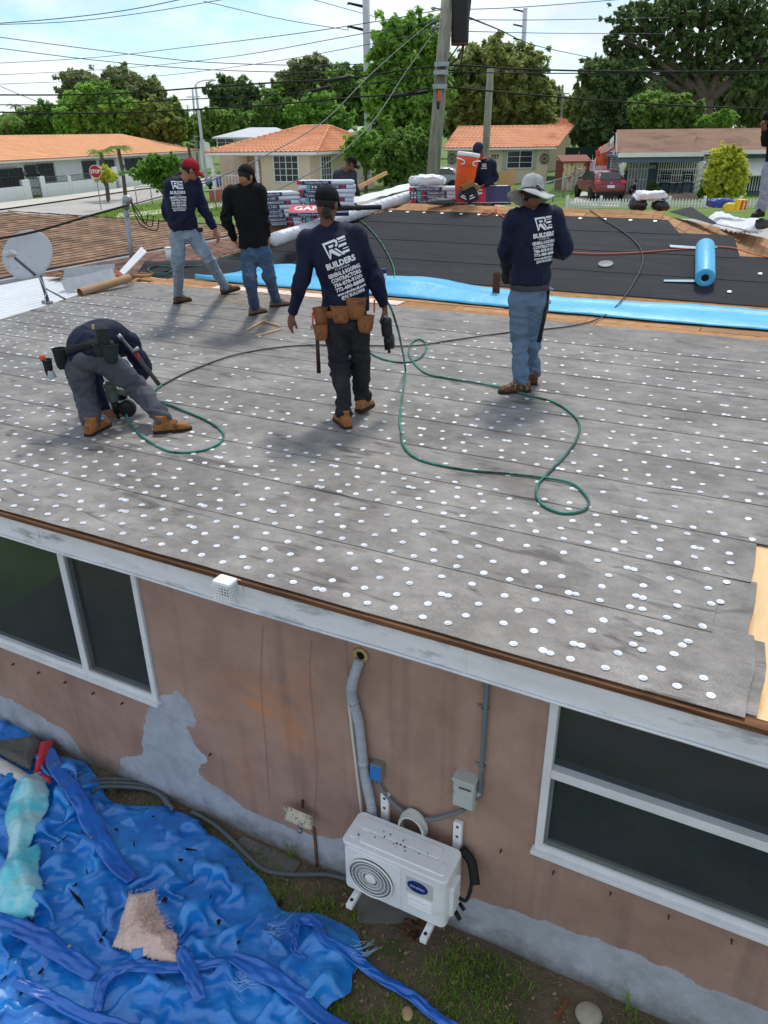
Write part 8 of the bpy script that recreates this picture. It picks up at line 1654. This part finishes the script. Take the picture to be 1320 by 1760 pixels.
MB().add([(-.3, -.3, 0), (.3, -.3, 0), (.3, .3, 0), (-.3, .3, 0), (-.38, -.38, 1.15), (.38, -.38, 1.15), (.38, .38, 1.15), (-.38, .38, 1.15)], [(0, 3, 2, 1), (4, 5, 6, 7), (0, 1, 5, 4), (1, 2, 6, 5), (2, 3, 7, 6), (3, 0, 4, 7)]).build('bin_body', m_bin, bn, bevel=.04); MB().span((-.42, -.42, 1.16), (.42, .42, 1.26)).build('lid', m_bin, bn, bevel=.04)
# lumber leaning past the grey shirted worker
A2, B2_ = PY(616, 322, 17), PY(664, 297, 17.5); q = MB(); q.tube([A2, B2_], .05, 4); q.build('timber_plank', m_stick, None, label='pale timber plank sticking up beside the charcoal shirted worker', cat='timber')
# ================================================================== poles, wires, sign
def pole(name, label, p0, p1, r0, r1, m, cat='utility pole'): t = thing(name, label, cat, p0); q = MB(); q.tube([Vector((0, 0, -.3)), p1-p0], [r0, r1], 14); q.build('shaft', m, t, smooth=True); return t
b0 = PY(743, 303, 25); t0 = PY(774, -60, 25.6); bb = b0+(b0-t0)*((b0.z-.6)/(t0.z-b0.z)); wp = pole('utility_pole', 'leaning wooden utility pole with black transformer', bb, t0, .21, .17, m_pole); o0 = bb
c = PY(792, 8, 25.4)-o0; q = MB(); q.lathe([(.2, -.95), (.24, -.92), (.25, -.85), (.25, .9), (.2, 1.0)], 20, c); q.build('transformer', mat('transformer_black', (32, 30, 30), .55, .25, 6, col2=(96, 60, 44), c2lo=.7, c2hi=.8), wp, smooth=True)
q = MB(); q.lathe([(.245, -.97), (.245, -.91)], 20, c); q.build('rusty_rim', m_rust, wp)
for py in (16, 34, 48): q = MB(); a = PY(768, py, 25.4)-o0; q.tube([a, a+Vector((.38, 0, -.02))], .03, 6); q.tube([a, a+Vector((-.35, -.05, .02))], .02, 6); q.ell(a+Vector((-.38, -.05, .02)), (.07, .05, .05)); q.build('bracket', m_galv, wp, smooth=True)
for py, dx in ((111, 0), (125, 0), (149, 0)): a = PY(774-(py+60)*.0855, py, 25)-o0; q = MB(); q.tube([a+Vector((0, 0, -.06)), a+Vector((0, 0, .06))], .215, 14); q.box(a+Vector((0, -.2, 0)), (.2, .1, .1)); q.build('band', m_galv, wp)
a = PY(756, 164, 24.8)-o0; MB().box(a, (.1, .04, .25)).build('orange_tag', m_orange, wp); MB().box(PY(753, 181, 24.8)-o0, (.08, .04, .2)).build('dark_tag', m_dark, wp)
q = MB()
for k in range(3): q.tube(cr_spline([PY(806+2*k, -20, 25.4)-o0, PY(806+k, 10, 25.4)-o0, PY(801+k, 45, 25.3)-o0, PY(800, 55, 25.3)-o0, PY(790, 75+20*k, 25.2)-o0, PY(770, 105+8*k, 25)-o0], 6), .022, 5)
q.build('drop_cable', m_blackrub, wp, smooth=True)
b0 = PY(835, 255, 36); t0 = PY(843, 118, 36); bb = b0+(b0-t0)*((b0.z-.8)/(t0.z-b0.z)); pole('wooden_pole', 'shorter wooden pole in front of the cream house', bb, t0, .17, .14, m_pole)
m_conc = mat('concrete_pole', (188, 192, 196), .8, .08, 1)
t0 = PY(628, -60, 78); b0 = PY(633, 225, 78); b0.z = .6; tp = pole('transmission_pole', 'tall pale concrete transmission pole behind the porch house', b0, t0, .36, .30, m_conc)
for py in (5, 45): a = PY(624, py+6, 78)-b0; q = MB(); q.tube([a, PY(598, py, 78)-b0], [.12, .09], 7); q.tube([PY(598, py, 78)-b0, PY(598, py+4, 78)-b0], .06, 5); q.build('insulator_arm', m_iron, tp)
t0 = PY(903, 14, 105); b0 = PY(899, 120, 105); b0.z = .6; tp = pole('transmission_pole', 'tall pale transmission pole above the brownish tree', b0, t0, .34, .26, m_conc)
for py in (16, 42, 66): a = PY(901, py+4, 105)-b0; q = MB(); q.tube([a, PY(882, py, 105)-b0], .09, 6); q.build('insulator_arm', m_iron, tp)
t0 = PY(336, 146, 84); b0 = PY(350, 265, 84); b0.z = .5; lp = pole('street_light', 'grey street light with curved arm beside the porch house', b0, t0, .17, .11, m_conc, 'street light'); q = MB(); q.tube(cr_spline([PY(336, 146, 84)-b0, PY(342, 141, 84)-b0, PY(352, 138, 84)-b0, PY(362, 138, 84)-b0], 5), .05, 6); q.ell(PY(365, 138, 84)-b0, (.35, .12, .1)); q.build('lamp_arm', m_conc, lp, smooth=True)
for k, (px, y0_, y1_, Yd, lab) in enumerate(((331, 153, 225, 100, 'thin grey pole just left of the street light'), (967, 146, 205, 90, 'dark wooden pole with short crossarm beyond the cream house'), (1024, 90, 110, 110, 'pole top showing above the dark tree'), (570, 165, 220, 100, 'thin pole among the trees left of the transmission pole'), (322, 180, 215, 120, 'distant pole left of the thin grey pole'), (384, 184, 215, 110, 'small street lamp post among the trees'))):
    t0 = PY(px, y0_, Yd); b0 = PY(px+2, y1_, Yd); b0.z = .6; pp2 = pole('far_pole', lab, b0, t0, .14, .12, m_pole if k in (1, 2) else m_conc); q = MB(); q.box(t0-b0+Vector((0, 0, -.8)), (1.6, .1, .1)); q.build('crossarm', m_pole if k in (1, 2) else m_conc, pp2)
# stop sign
ss = thing('stop_sign', 'red STOP sign on a thin post at the left corner', 'sign', zz(GP(174, 361))); o0 = ss.location.copy(); c = PY(164, 295, o0.y)-o0
q = MB(); q.tube([Vector((0, .03, 0)), c+Vector((0, .03, .3))], .035, 6); q.build('post', m_galv, ss)
def octo(r): return [c+Vector((r*math.cos(math.pi/8+i*math.pi/4), 0, r*math.sin(math.pi/8+i*math.pi/4))) for i in range(8)]
q = MB().slab(octo(.40), .02); q.build('border', m_trim, ss); q = MB(); q.add([p+Vector((0, -.012, 0)) for p in octo(.365)], [list(range(8))]); q.build('face', mat('sign_red', (190, 24, 40), .5, .04), ss); q = MB(); text_on(q, 'STOP', .28, c+Vector((0, -.03, 0)), (1, 0, 0), (0, 0, 1), .012, .58); q.build('lettering', m_trim, ss)
# wires
def wire(label, pts, r, m=None, dash=0):
    q = MB(); q.tube(cr_spline(pts, 8), r, 5); return q.build('power_line', m or m_blackrub, None, smooth=True, label=label, cat='cable', group='overhead lines')
def wp3(l): return [PY(*p) for p in l]
m_wire = mat('wire_grey', (62, 72, 84), .6, .1)
for k, (l, r, lab) in enumerate((
    (((-30, 163, 30), (110, 163, 29), (230, 159, 28), (340, 151, 27), (470, 142, 26.5), (600, 134, 26), (760, 113, 25), (900, 119, 25), (1100, 123, 25), (1350, 122, 26)), .024, 'thick black cable, uppermost of three crossing the whole picture'),
    (((-30, 180, 30), (110, 180, 29), (230, 176, 28), (340, 170, 27), (470, 163, 26.5), (600, 149, 26), (757, 126, 25), (900, 126, 25), (1100, 126, 25), (1350, 126, 26)), .015, 'black cable, middle of three crossing the whole picture'),
    (((-30, 192, 30), (110, 195, 29), (230, 193, 28), (340, 188, 27), (470, 180, 26.5), (600, 168, 26), (690, 161, 25.4), (754, 150, 25), (860, 158, 25), (1000, 170, 25), (1180, 182, 25.5), (1350, 188, 26)), .024, 'thick black cable, lowest of three crossing the whole picture'),
    (((-30, 42, 40), (100, 32, 40), (220, 17, 40), (330, -5, 40)), .025, 'pair wire, upper one at the top left'), (((-30, 43, 40), (120, 37, 40), (260, 20, 40), (395, -3, 40)), .02, 'pair wire, lower one at the top left'),
    (((-30, 110, 45), (160, 99, 43), (330, 80, 38), (500, 59, 32), (640, 38, 28), (762, 16, 25.4)), .018, 'bare wire rising from left to the pole top'), (((-30, 130, 45), (200, 118, 43), (400, 97, 38), (600, 62, 30), (764, 34, 25.4)), .017, 'bare wire rising from left to the pole, second below top'), (((-30, 146, 45), (230, 134, 43), (440, 110, 38), (640, 75, 30), (764, 48, 25.4)), .016, 'bare wire rising from left to the pole, third below top'),
    (((0, 64, 90), (160, 85, 88), (330, 105, 85), (500, 112, 82), (625, 110, 78)), .05, 'faint far wire sagging to the concrete pole, upper'), (((0, 83, 90), (160, 103, 88), (330, 118, 85), (500, 124, 82), (625, 120, 78)), .05, 'faint far wire sagging to the concrete pole, lower'),
    (((350, 2, 85), (480, 32, 82), (600, 52, 78)), .04, 'far wire descending to lower arm of concrete pole'), (((540, 0, 85), (680, 38, 90), (800, 66, 100)), .04, 'far wire descending right of the concrete pole'),
    (((770, 17, 25.6), (900, 12, 30), (1080, -2, 36)), .018, 'wire leaving the pole top to the right, highest'), (((806, 34, 25.6), (950, 34, 32), (1150, 30, 40)), .016, 'wire leaving the pole to the right, second'), (((806, 54, 25.6), (950, 57, 32), (1150, 58, 40)), .016, 'wire leaving the pole to the right, third'),
    (((806, 30, 26), (860, 52, 40), (920, 78, 60), (1010, 98, 80), (1050, 107, 90)), .04, 'dashed looking wire falling away to the right'), (((0, 148, 60), (40, 165, 62), (78, 180, 64)), .03, 'short wire sloping down at the far left'))):
    wire(lab, wp3(l), r*(.7 if k > 2 else 1), m_wire if k > 2 else None)
for k, (l, lab) in enumerate(((((755, 30, 25.2), (720, 55, 24), (640, 125, 21), (560, 205, 18.5), (470, 260, 15), (350, 315, 12.5), (225, 352, 11.3)), 'twisted service drop from pole to the weatherhead'), (((750, 50, 25.2), (700, 120, 23), (640, 210, 20), (570, 275, 18), (480, 325, 15.6), (440, 345, 14.6)), 'twisted service drop from pole towards the low stack'))):
    o = wire(lab, wp3(l), .010, mat('drop_grey', (92, 98, 104), .5, .25, 5))
wire('black service cable from weatherhead across the shingle roof', wp3(((222, 352, 11.25), (150, 372, 10.8), (60, 398, 10.3), (-30, 415, 9.9))), .016)
for p, w_, lab in (((700, 163, 25.4), 1.2, 'dark splice case on the lowest thick cable'), ((580, 137, 26), .8, 'coil of slack on the upper thick cable'), ((552, 154, 26.2), .6, 'splice sleeve on the middle cable')):
    c = PY(*p); q = MB(); q.tube([c-Vector((w_*.5, 0, .05)), c+Vector((w_*.5, -.1, .07))], .05, 8); q.build('splice_case', m_dark, None, smooth=True, label=lab, cat='cable splice')
# ================================================================== vegetation
m_bark = mat('bark', (96, 84, 72), .95, .3, 4, .6, 14, stretch=(3, 3, .6))
LM = dict(mid=leafmat('leaf_mid', (79, 113, 49), (151, 186, 92)), bright=leafmat('leaf_bright', (96, 139, 53), (166, 209, 98)), dark=leafmat('leaf_dark', (77, 100, 62), (136, 160, 98)), olive=leafmat('leaf_olive', (98, 113, 68), (160, 169, 111)), brown=leafmat('leaf_brown', (111, 134, 70), (181, 184, 113)), yellow=leafmat('leaf_yellow', (175, 184, 51), (240, 240, 111)), yg=leafmat('leaf_yellowgreen', (107, 130, 57), (173, 181, 98)), feather=leafmat('leaf_feather', (81, 130, 40), (149, 190, 79)))
def tree(name, label, basepx, Yd, blobs, leaf, n, lm, trunk_r=.3, seed=0, cat='tree', limbs=True, droop=0.0, group=None, clump=.34, fill=.5):
    R = random.Random(seed); bp = PY(basepx[0], basepx[1], Yd); bp.z = G(bp.x, Yd) if basepx[2:] == () else basepx[2]; t = thing(name, label, cat, bp, 0, group); k = ppm(Yd, 6)
    B = []; ng = np.random.default_rng(seed+100); AV = []
    for bx, by, rx, ry, *dy in blobs: c = PY(bx, by, Yd+(dy[0] if dy else 0))-bp; B.append((c, rx*k, ry*k))
    tot = sum(rx*ry for _, rx, ry in B); n = int(n*1.8); leaf *= .54
    for c, rx, ry in B:
        m_ = max(40, int(n*rx*ry/tot)); ncl = max(10, m_//20); rd = (rx+ry)/2
        v = ng.normal(size=(ncl, 3)); v /= np.linalg.norm(v, axis=1)[:, None]; lob = np.array([1+.55*noise.noise(Vector(x)*1.9+Vector((seed*3.1, rx, ry))) for x in v]); f = (lob*np.where(ng.random(ncl) < .12, ng.uniform(1.0, 1.38, ncl), ng.uniform(fill, 1.08, ncl)**.6))[:, None]; cc = np.array(c)+v*f*np.array((rx, rd*.9, ry)); cr_ = rd*clump*.6*ng.uniform(.35, 1.2, ncl)
        ii = ng.integers(0, ncl, m_); w_ = ng.normal(size=(m_, 3))*np.array((1, 1, .7)); w_ /= np.linalg.norm(w_, axis=1)[:, None]; p = cc[ii]+w_*(cr_[ii]*ng.random(m_)**.45)[:, None]; s = (leaf*ng.uniform(.55, 1.4, m_))[:, None]
        nr_ = w_+ng.normal(size=(m_, 3))*.6+np.array((0, 0, .8)); nr_ /= np.linalg.norm(nr_, axis=1)[:, None]; a = np.cross(nr_, ng.normal(size=(m_, 3))); a /= np.linalg.norm(a, axis=1)[:, None]
        if droop: a = a*(1-droop)+np.array((0, 0, -droop)); a /= np.linalg.norm(a, axis=1)[:, None]
        b_ = np.cross(nr_, a)*.45; AV.append(np.stack([p-a*s, p-b_*s, p+a*s, p+b_*s], 1).reshape(-1, 3))
    AV = np.concatenate(AV); nq = len(AV)//4; me_ = bpy.data.meshes.new('crown'); me_.vertices.add(nq*4); me_.vertices.foreach_set('co', AV.ravel()); me_.loops.add(nq*4); me_.loops.foreach_set('vertex_index', np.arange(nq*4)); me_.polygons.add(nq); me_.polygons.foreach_set('loop_start', np.arange(nq)*4); me_.update(calc_edges=True)
    link('crown', me_, lm, t)
    tq = MB(); hz = min(c.z for c, _, _ in B); fork = Vector((0, 0, max(.4, hz*.75))); tq.tube(cr_spline([Vector((0, 0, -.4)), Vector((.05, 0, fork.z*.5)), fork], 4), [trunk_r*1.15*(1-.04*i) for i in range(9)], 9)
    if limbs:
        for c, rx, ry in B:
            mid = fork.lerp(c, .5)+Vector((R.gauss(0, rx*.1), R.gauss(0, rx*.1), -.0)); P_ = cr_spline([fork-Vector((0, 0, .2)), mid, c], 4); tq.tube(P_, [trunk_r*(.62-.055*i) for i in range(len(P_))], 6)
            for _ in range(4):
                v = Vector((R.gauss(0, 1), R.gauss(0, 1), R.gauss(.3, .6))).normalized(); e = c+Vector((v.x*rx, v.y*rx, v.z*ry))*.75; P_ = cr_spline([mid.lerp(c, .5), mid.lerp(e, .6)+Vector((0, 0, .1*ry)), e], 3); tq.tube(P_, [trunk_r*(.3-.04*i) for i in range(len(P_))], 5)
    tq.build('trunk', m_bark, t, smooth=True); return t
def palm(label, px, py, Yd, h_px, fr_px, seed, lm, n=13):
    R = random.Random(seed); c = PY(px, py, Yd); g0 = Vector((c.x, Yd, G(c.x, Yd))); t = thing('palm_tree', label, 'palm', g0); top = c-g0; k = ppm(Yd, 4); q = MB(); q.tube(cr_spline([Vector((0, 0, -.2)), top*.5+Vector((.08, 0, 0)), top], 5), [.16, .15, .15, .14, .14, .13, .13, .13, .13, .13, .15], 8); q.build('trunk', m_bark, t, smooth=True); q = MB(); L_ = fr_px*k
    for i in range(n):
        a = i*2*math.pi/n+R.uniform(-.2, .2); up = R.uniform(.25, .95); d = Vector((math.cos(a), math.sin(a), 0)); P_ = [top+d*(L_*s)+Z*(L_*(up*s-(.55+up*.5)*s*s)) for s in [j/9 for j in range(10)]]
        for j in range(9):
            p = P_[j]; v = (P_[j+1]-p).normalized(); s = Vector((-d.y, d.x, 0)); l = L_*.32*math.sin(math.pi*(j+1.2)/10.5)
            for sg in (-1, 1):
                for f in (0, .5): pp3 = p.lerp(P_[j+1], f); q.add([pp3, pp3+v*l*.25+s*sg*l*.1, pp3+s*sg*l*.8+v*l*.45-Z*l*.35], [(0, 1, 2)])
    q.build('fronds', lm, t); return t
TR = 'trees beyond the houses'
tree('casuarina_tree', 'feathery dark olive tree, left one behind the long house', (150, 230), 98, [(142, 150, 30, 22), (165, 165, 28, 26), (128, 175, 20, 24)], .55, 9000, LM['olive'], .4, 1, droop=.35, group=TR)
tree('casuarina_tree', 'feathery dark olive tree, taller right one behind the long house', (225, 230), 99, [(208, 138, 22, 22), (225, 160, 40, 26), (255, 168, 26, 24), (205, 165, 26, 26)], .55, 11000, LM['olive'], .4, 2, droop=.35, group=TR)
tree('mango_tree', 'broad green tree directly behind the long house roof', (170, 235), 92, [(150, 185, 36, 30), (190, 195, 44, 32), (125, 205, 26, 22), (165, 165, 24, 18), (215, 205, 34, 26)], .75, 9000, LM['bright'], .4, 3, group=TR)
tree('pale_tree', 'pale yellow green tree at the right end of the long house', (270, 235), 92, [(245, 205, 28, 24), (275, 210, 30, 24), (300, 222, 18, 18), (245, 190, 18, 12)], .6, 7000, LM['yg'], .3, 4, group=TR)
tree('roadside_tree', 'dark green tree between long house and street light', (312, 235), 96, [(300, 205, 16, 24), (318, 218, 12, 18)], .6, 3500, LM['mid'], .25, 5, group=TR)
tree('left_shrubbery', 'mass of green shrubs at the far left beyond the long house', (70, 238), 100, [(45, 215, 24, 18), (80, 205, 24, 22), (105, 212, 20, 20), (20, 222, 24, 18)], .8, 8000, LM['mid'], .3, 6, group=TR)
palm('palm at the far left edge above the long house', 8, 205, 94, 40, 34, 3, LM['mid'], 16); palm('palm silhouette standing above the left shrubs', 26, 182, 125, 50, 16, 4, LM['dark'])
palm('small palm in front garden, left of the pair', 173, 262, 60, 60, 27, 5, LM['mid'], 15); palm('small palm in front garden, right of the pair', 203, 255, 61, 60, 27, 6, LM['mid'], 15); palm('little palm by the end of the long house', 323, 246, 76, 50, 13, 7, LM['bright'], 11)
tree('round_tree', 'dark rounded tree right of the street light', (400, 225), 105, [(395, 170, 30, 24), (418, 172, 26, 24), (380, 178, 18, 18)], .75, 7000, LM['dark'], .35, 7, group=TR)
tree('hedge_tree', 'bushy green tree above the grey roofed house', (385, 232), 93, [(370, 212, 26, 20), (400, 214, 26, 18), (352, 222, 14, 14)], .65, 6000, LM['mid'], .3, 8, group=TR); palm('pale coconut palm behind the grey roofed house', 430, 198, 95, 40, 24, 9, LM['bright'], 14)
tree('garden_tree', 'green tree right of the coconut palm', (475, 225), 96, [(468, 195, 26, 26), (490, 205, 22, 22), (450, 205, 18, 18)], .65, 6500, LM['mid'], .3, 9, group=TR)
tree('tall_back_tree', 'tall olive green tree behind the porch house roof', (535, 225), 108, [(540, 128, 34, 24), (510, 150, 34, 26), (560, 155, 34, 30), (490, 165, 26, 22), (535, 170, 40, 26)], .8, 11000, LM['olive'], .45, 10, group=TR)
tree('bright_back_tree', 'brighter green tree in front of the tall olive one', (540, 228), 95, [(525, 200, 30, 22), (550, 190, 30, 24), (575, 205, 24, 20)], .65, 7500, LM['bright'], .3, 11, group=TR)
tree('back_tree', 'green tree left of the concrete transmission pole', (600, 228), 100, [(595, 150, 28, 28), (615, 180, 30, 34), (590, 200, 24, 24), (625, 135, 20, 18)], .75, 8000, LM['mid'], .35, 12, group=TR)
tree('ficus_tree', 'large leafy tree behind the leaning pole', (700, 300), 70, [(700, 62, 40, 28), (672, 95, 32, 30), (725, 95, 36, 34), (690, 135, 52, 34), (735, 140, 34, 34), (665, 170, 40, 34), (715, 180, 44, 40), (700, 220, 44, 32), (750, 60, 22, 26), (655, 140, 24, 20)], .52, 26000, LM['bright'], .5, 13, clump=.36, fill=.35)
tree('brown_tree', 'brownish green tree right of the leaning pole', (850, 300), 84, [(800, 130, 34, 34), (840, 115, 44, 36), (880, 135, 44, 40), (820, 170, 44, 36), (870, 180, 50, 40), (910, 175, 34, 36), (790, 190, 30, 40), (930, 190, 24, 30), (855, 92, 26, 18), (905, 115, 30, 24)], .6, 26000, LM['brown'], .45, 14, fill=.3, droop=.15)
tree('slender_tree', 'pale green tree behind the small dark pole', (960, 230), 100, [(945, 175, 22, 26), (965, 190, 20, 22), (985, 195, 14, 20)], .6, 5000, LM['yg'], .3, 15, group=TR)
tree('dark_oak', 'dark drooping tree left of the blue house roof', (1040, 300), 72, [(1030, 135, 34, 24), (1015, 175, 26, 36), (1050, 165, 34, 34), (1030, 215, 34, 36), (1070, 215, 40, 40), (1100, 190, 40, 40), (1010, 230, 20, 24), (1075, 130, 34, 20)], .5, 24000, LM['dark'], .45, 16, droop=.25, fill=.3)
tree('great_oak', 'huge spreading oak with dark limbs behind the blue house', (1195, 300), 74, [(1100, 35, 46, 28), (1070, 70, 34, 26), (1150, 20, 50, 34), (1215, 5, 60, 36), (1290, 20, 60, 40), (1250, 65, 50, 32), (1170, 75, 44, 26), (1320, 80, 50, 40), (1110, 100, 44, 20), (1230, 110, 44, 24), (1060, 105, 24, 18), (1290, 125, 40, 28), (1180, 120, 40, 20)], .40, 20000, LM['dark'], .75, 17, fill=.3, clump=.22, droop=.2)
tree('hanging_moss_tree', 'tree with hanging grey green moss at the right edge', (1290, 300), 82, [(1270, 160, 30, 40), (1310, 170, 34, 50), (1240, 175, 24, 36)], .55, 9000, LM['olive'], .4, 18, droop=.6)
tree('under_tree', 'bright bushes under the oak behind the blue house', (1150, 300), 66, [(1120, 190, 30, 26), (1160, 195, 34, 24), (1180, 205, 26, 22)], .5, 9000, LM['mid'], .3, 19); tree('glossy_bush', 'glossy bright green bush above the blue house ridge', (1235, 300), 64, [(1215, 212, 14, 10), (1243, 205, 16, 14)], .42, 3500, LM['bright'], .2, 20)
for k, (px0_, px1_, py, lmn) in enumerate(((-40, 330, 222, 'dark'), (330, 640, 215, 'dark'), (640, 1000, 215, 'dark'), (1000, 1360, 190, 'dark'))):
    n = 7; tree('far_wood', 'far belt of dark trees along the horizon, %s stretch from left' % ('first', 'second', 'third', 'fourth')[k], ((px0_+px1_)/2, 240), 130, [(px0_+(px1_-px0_)*(i+.5)/n, py+RND.uniform(-6, 10), (px1_-px0_)/n*.75, 20 if k < 3 else 46) for i in range(n)], 1.3, 5000, LM[lmn], .4, 40+k, cat='trees', limbs=False)['kind'] = 'stuff'
tree('street_tree', 'small leafy street tree with thin trunk before the porch house', (672, 331), 57, [(690, 262, 34, 34), (715, 285, 28, 26), (665, 285, 26, 22), (690, 295, 34, 20), (720, 255, 20, 24)], .34, 11000, LM['mid'], .16, 21, clump=.3)
tree('garden_bush_tree', 'small tree against the right side of the porch house', (628, 331), 58, [(625, 250, 26, 20), (640, 270, 22, 16), (610, 262, 18, 14)], .32, 5500, LM['bright'], .12, 22)
tree('feathery_sapling', 'light feathery sapling on the corner lawn left of red cap', (282, 345), 45, [(272, 285, 30, 16), (250, 297, 26, 12), (292, 298, 22, 16), (275, 310, 26, 12), (300, 280, 14, 12)], .17, 9000, LM['feather'], .09, 23, fill=.2)
tree('yellow_shrub', 'tall yellow green shrub against the blue house', (1247, 342), 46.5, [(1247, 290, 30, 26), (1240, 318, 28, 24), (1260, 272, 20, 14), (1262, 310, 22, 24), (1238, 275, 14, 14)], .19, 11000, LM['yellow'], .08, 24, cat='shrub', fill=.55, clump=.26)
tree('green_shrub', 'low green shrub beside the right porch column', (1213, 342), 47.5, [(1213, 332, 14, 8), (1222, 330, 8, 8)], .2, 1500, LM['mid'], .05, 25, cat='shrub'); tree('potted_plant', 'spiky potted plant beside the porch door', (1122, 340), 50.5, [(1121, 325, 6, 9)], .22, 500, LM['mid'], .1, 26, cat='plant'); tree('yellow_flower_bush', 'yellow flowering bush in front of the long house windows', (180, 312), 58, [(180, 298, 12, 10), (188, 303, 10, 8), (172, 304, 10, 7)], .25, 1800, LM['yellow'], .08, 27, cat='shrub')
tree('potted_plant', 'small potted plant beside the second porch chair', (1170, 342), 50, [(1131, 328, 4, 6)], .18, 200, LM['bright'], .05, 28, cat='plant')
# lawn patches with some blade texture near the corner
for k, (pts, lab) in enumerate((([(140, 372), (230, 355), (330, 345), (400, 350), (390, 372), (250, 378)], 'mown corner lawn behind the left shingle roof'), ([(930, 345), (960, 315), (1000, 318), (985, 335)], 'small lawn beside the cream house'), ([(620, 335), (700, 318), (760, 312), (700, 345)], 'lawn under the street tree'))):
    P_ = [GP(*p) for p in pts]; R = random.Random(k); q = MB(); pl = [(p.x, p.y) for p in P_]; xa, xb, ya, yb_ = min(p[0] for p in pl), max(p[0] for p in pl), min(p[1] for p in pl), max(p[1] for p in pl)
    for i in range(7000):
        x, y = R.uniform(xa, xb), R.uniform(ya, yb_)
        if pinp(pl, x, y): h = R.uniform(.05, .13); a = R.random()*6.3; q.add([(x-.03*math.cos(a), y-.03*math.sin(a), G(x, y)), (x+.03*math.cos(a), y+.03*math.sin(a), G(x, y)), (x+R.gauss(0, .05), y+R.gauss(0, .05), G(x, y)+h)], [(0, 1, 2)])
    q.build('lawn_grass', leafmat('lawn_leaf', (84, 120, 36), (146, 176, 70)), None, label=lab, cat='grass', kind='stuff')
# dog on the porch
dg = PY(1087, 334, yB+1.0); dg.z = gz7+.32; dt = thing('dog', 'black and white dog sitting on the porch', 'dog', dg, .4)
q = MB(); limb(q, [D((0, .22, .12)), D((0, .1, .3)), D((0, -.06, .48)), D((0, -.1, .62))], [.13, .15, .13, .08]); q.ell((0, -.16, .72), (.085, .11, .09)); limb(q, [D((0, -.2, .71)), D((0, -.32, .68))], [.055, .035])
for s in (-1, 1):
    limb(q, [D((s*.08, -.08, .42)), D((s*.08, -.12, .2)), D((s*.08, -.14, .0))], [.055, .04, .032]); limb(q, [D((s*.11, .16, .16)), D((s*.14, -.0, .12)), D((s*.13, .04, .02)), D((s*.13, -.08, .02))], [.09, .07, .04, .03]); q.ell((s*.06, -.12, .82), (.025, .03, .06))
limb(q, [D((0, .3, .06)), D((.12, .42, .05)), D((.25, .44, .06))], [.04, .03, .015])
obj_of('body', remesh(q, .02, 3), mat('dog_coat', (28, 27, 28), .9, .2, 3, col2=(226, 224, 220), c2lo=.5, c2hi=.54, c2scale=3.2), dt)
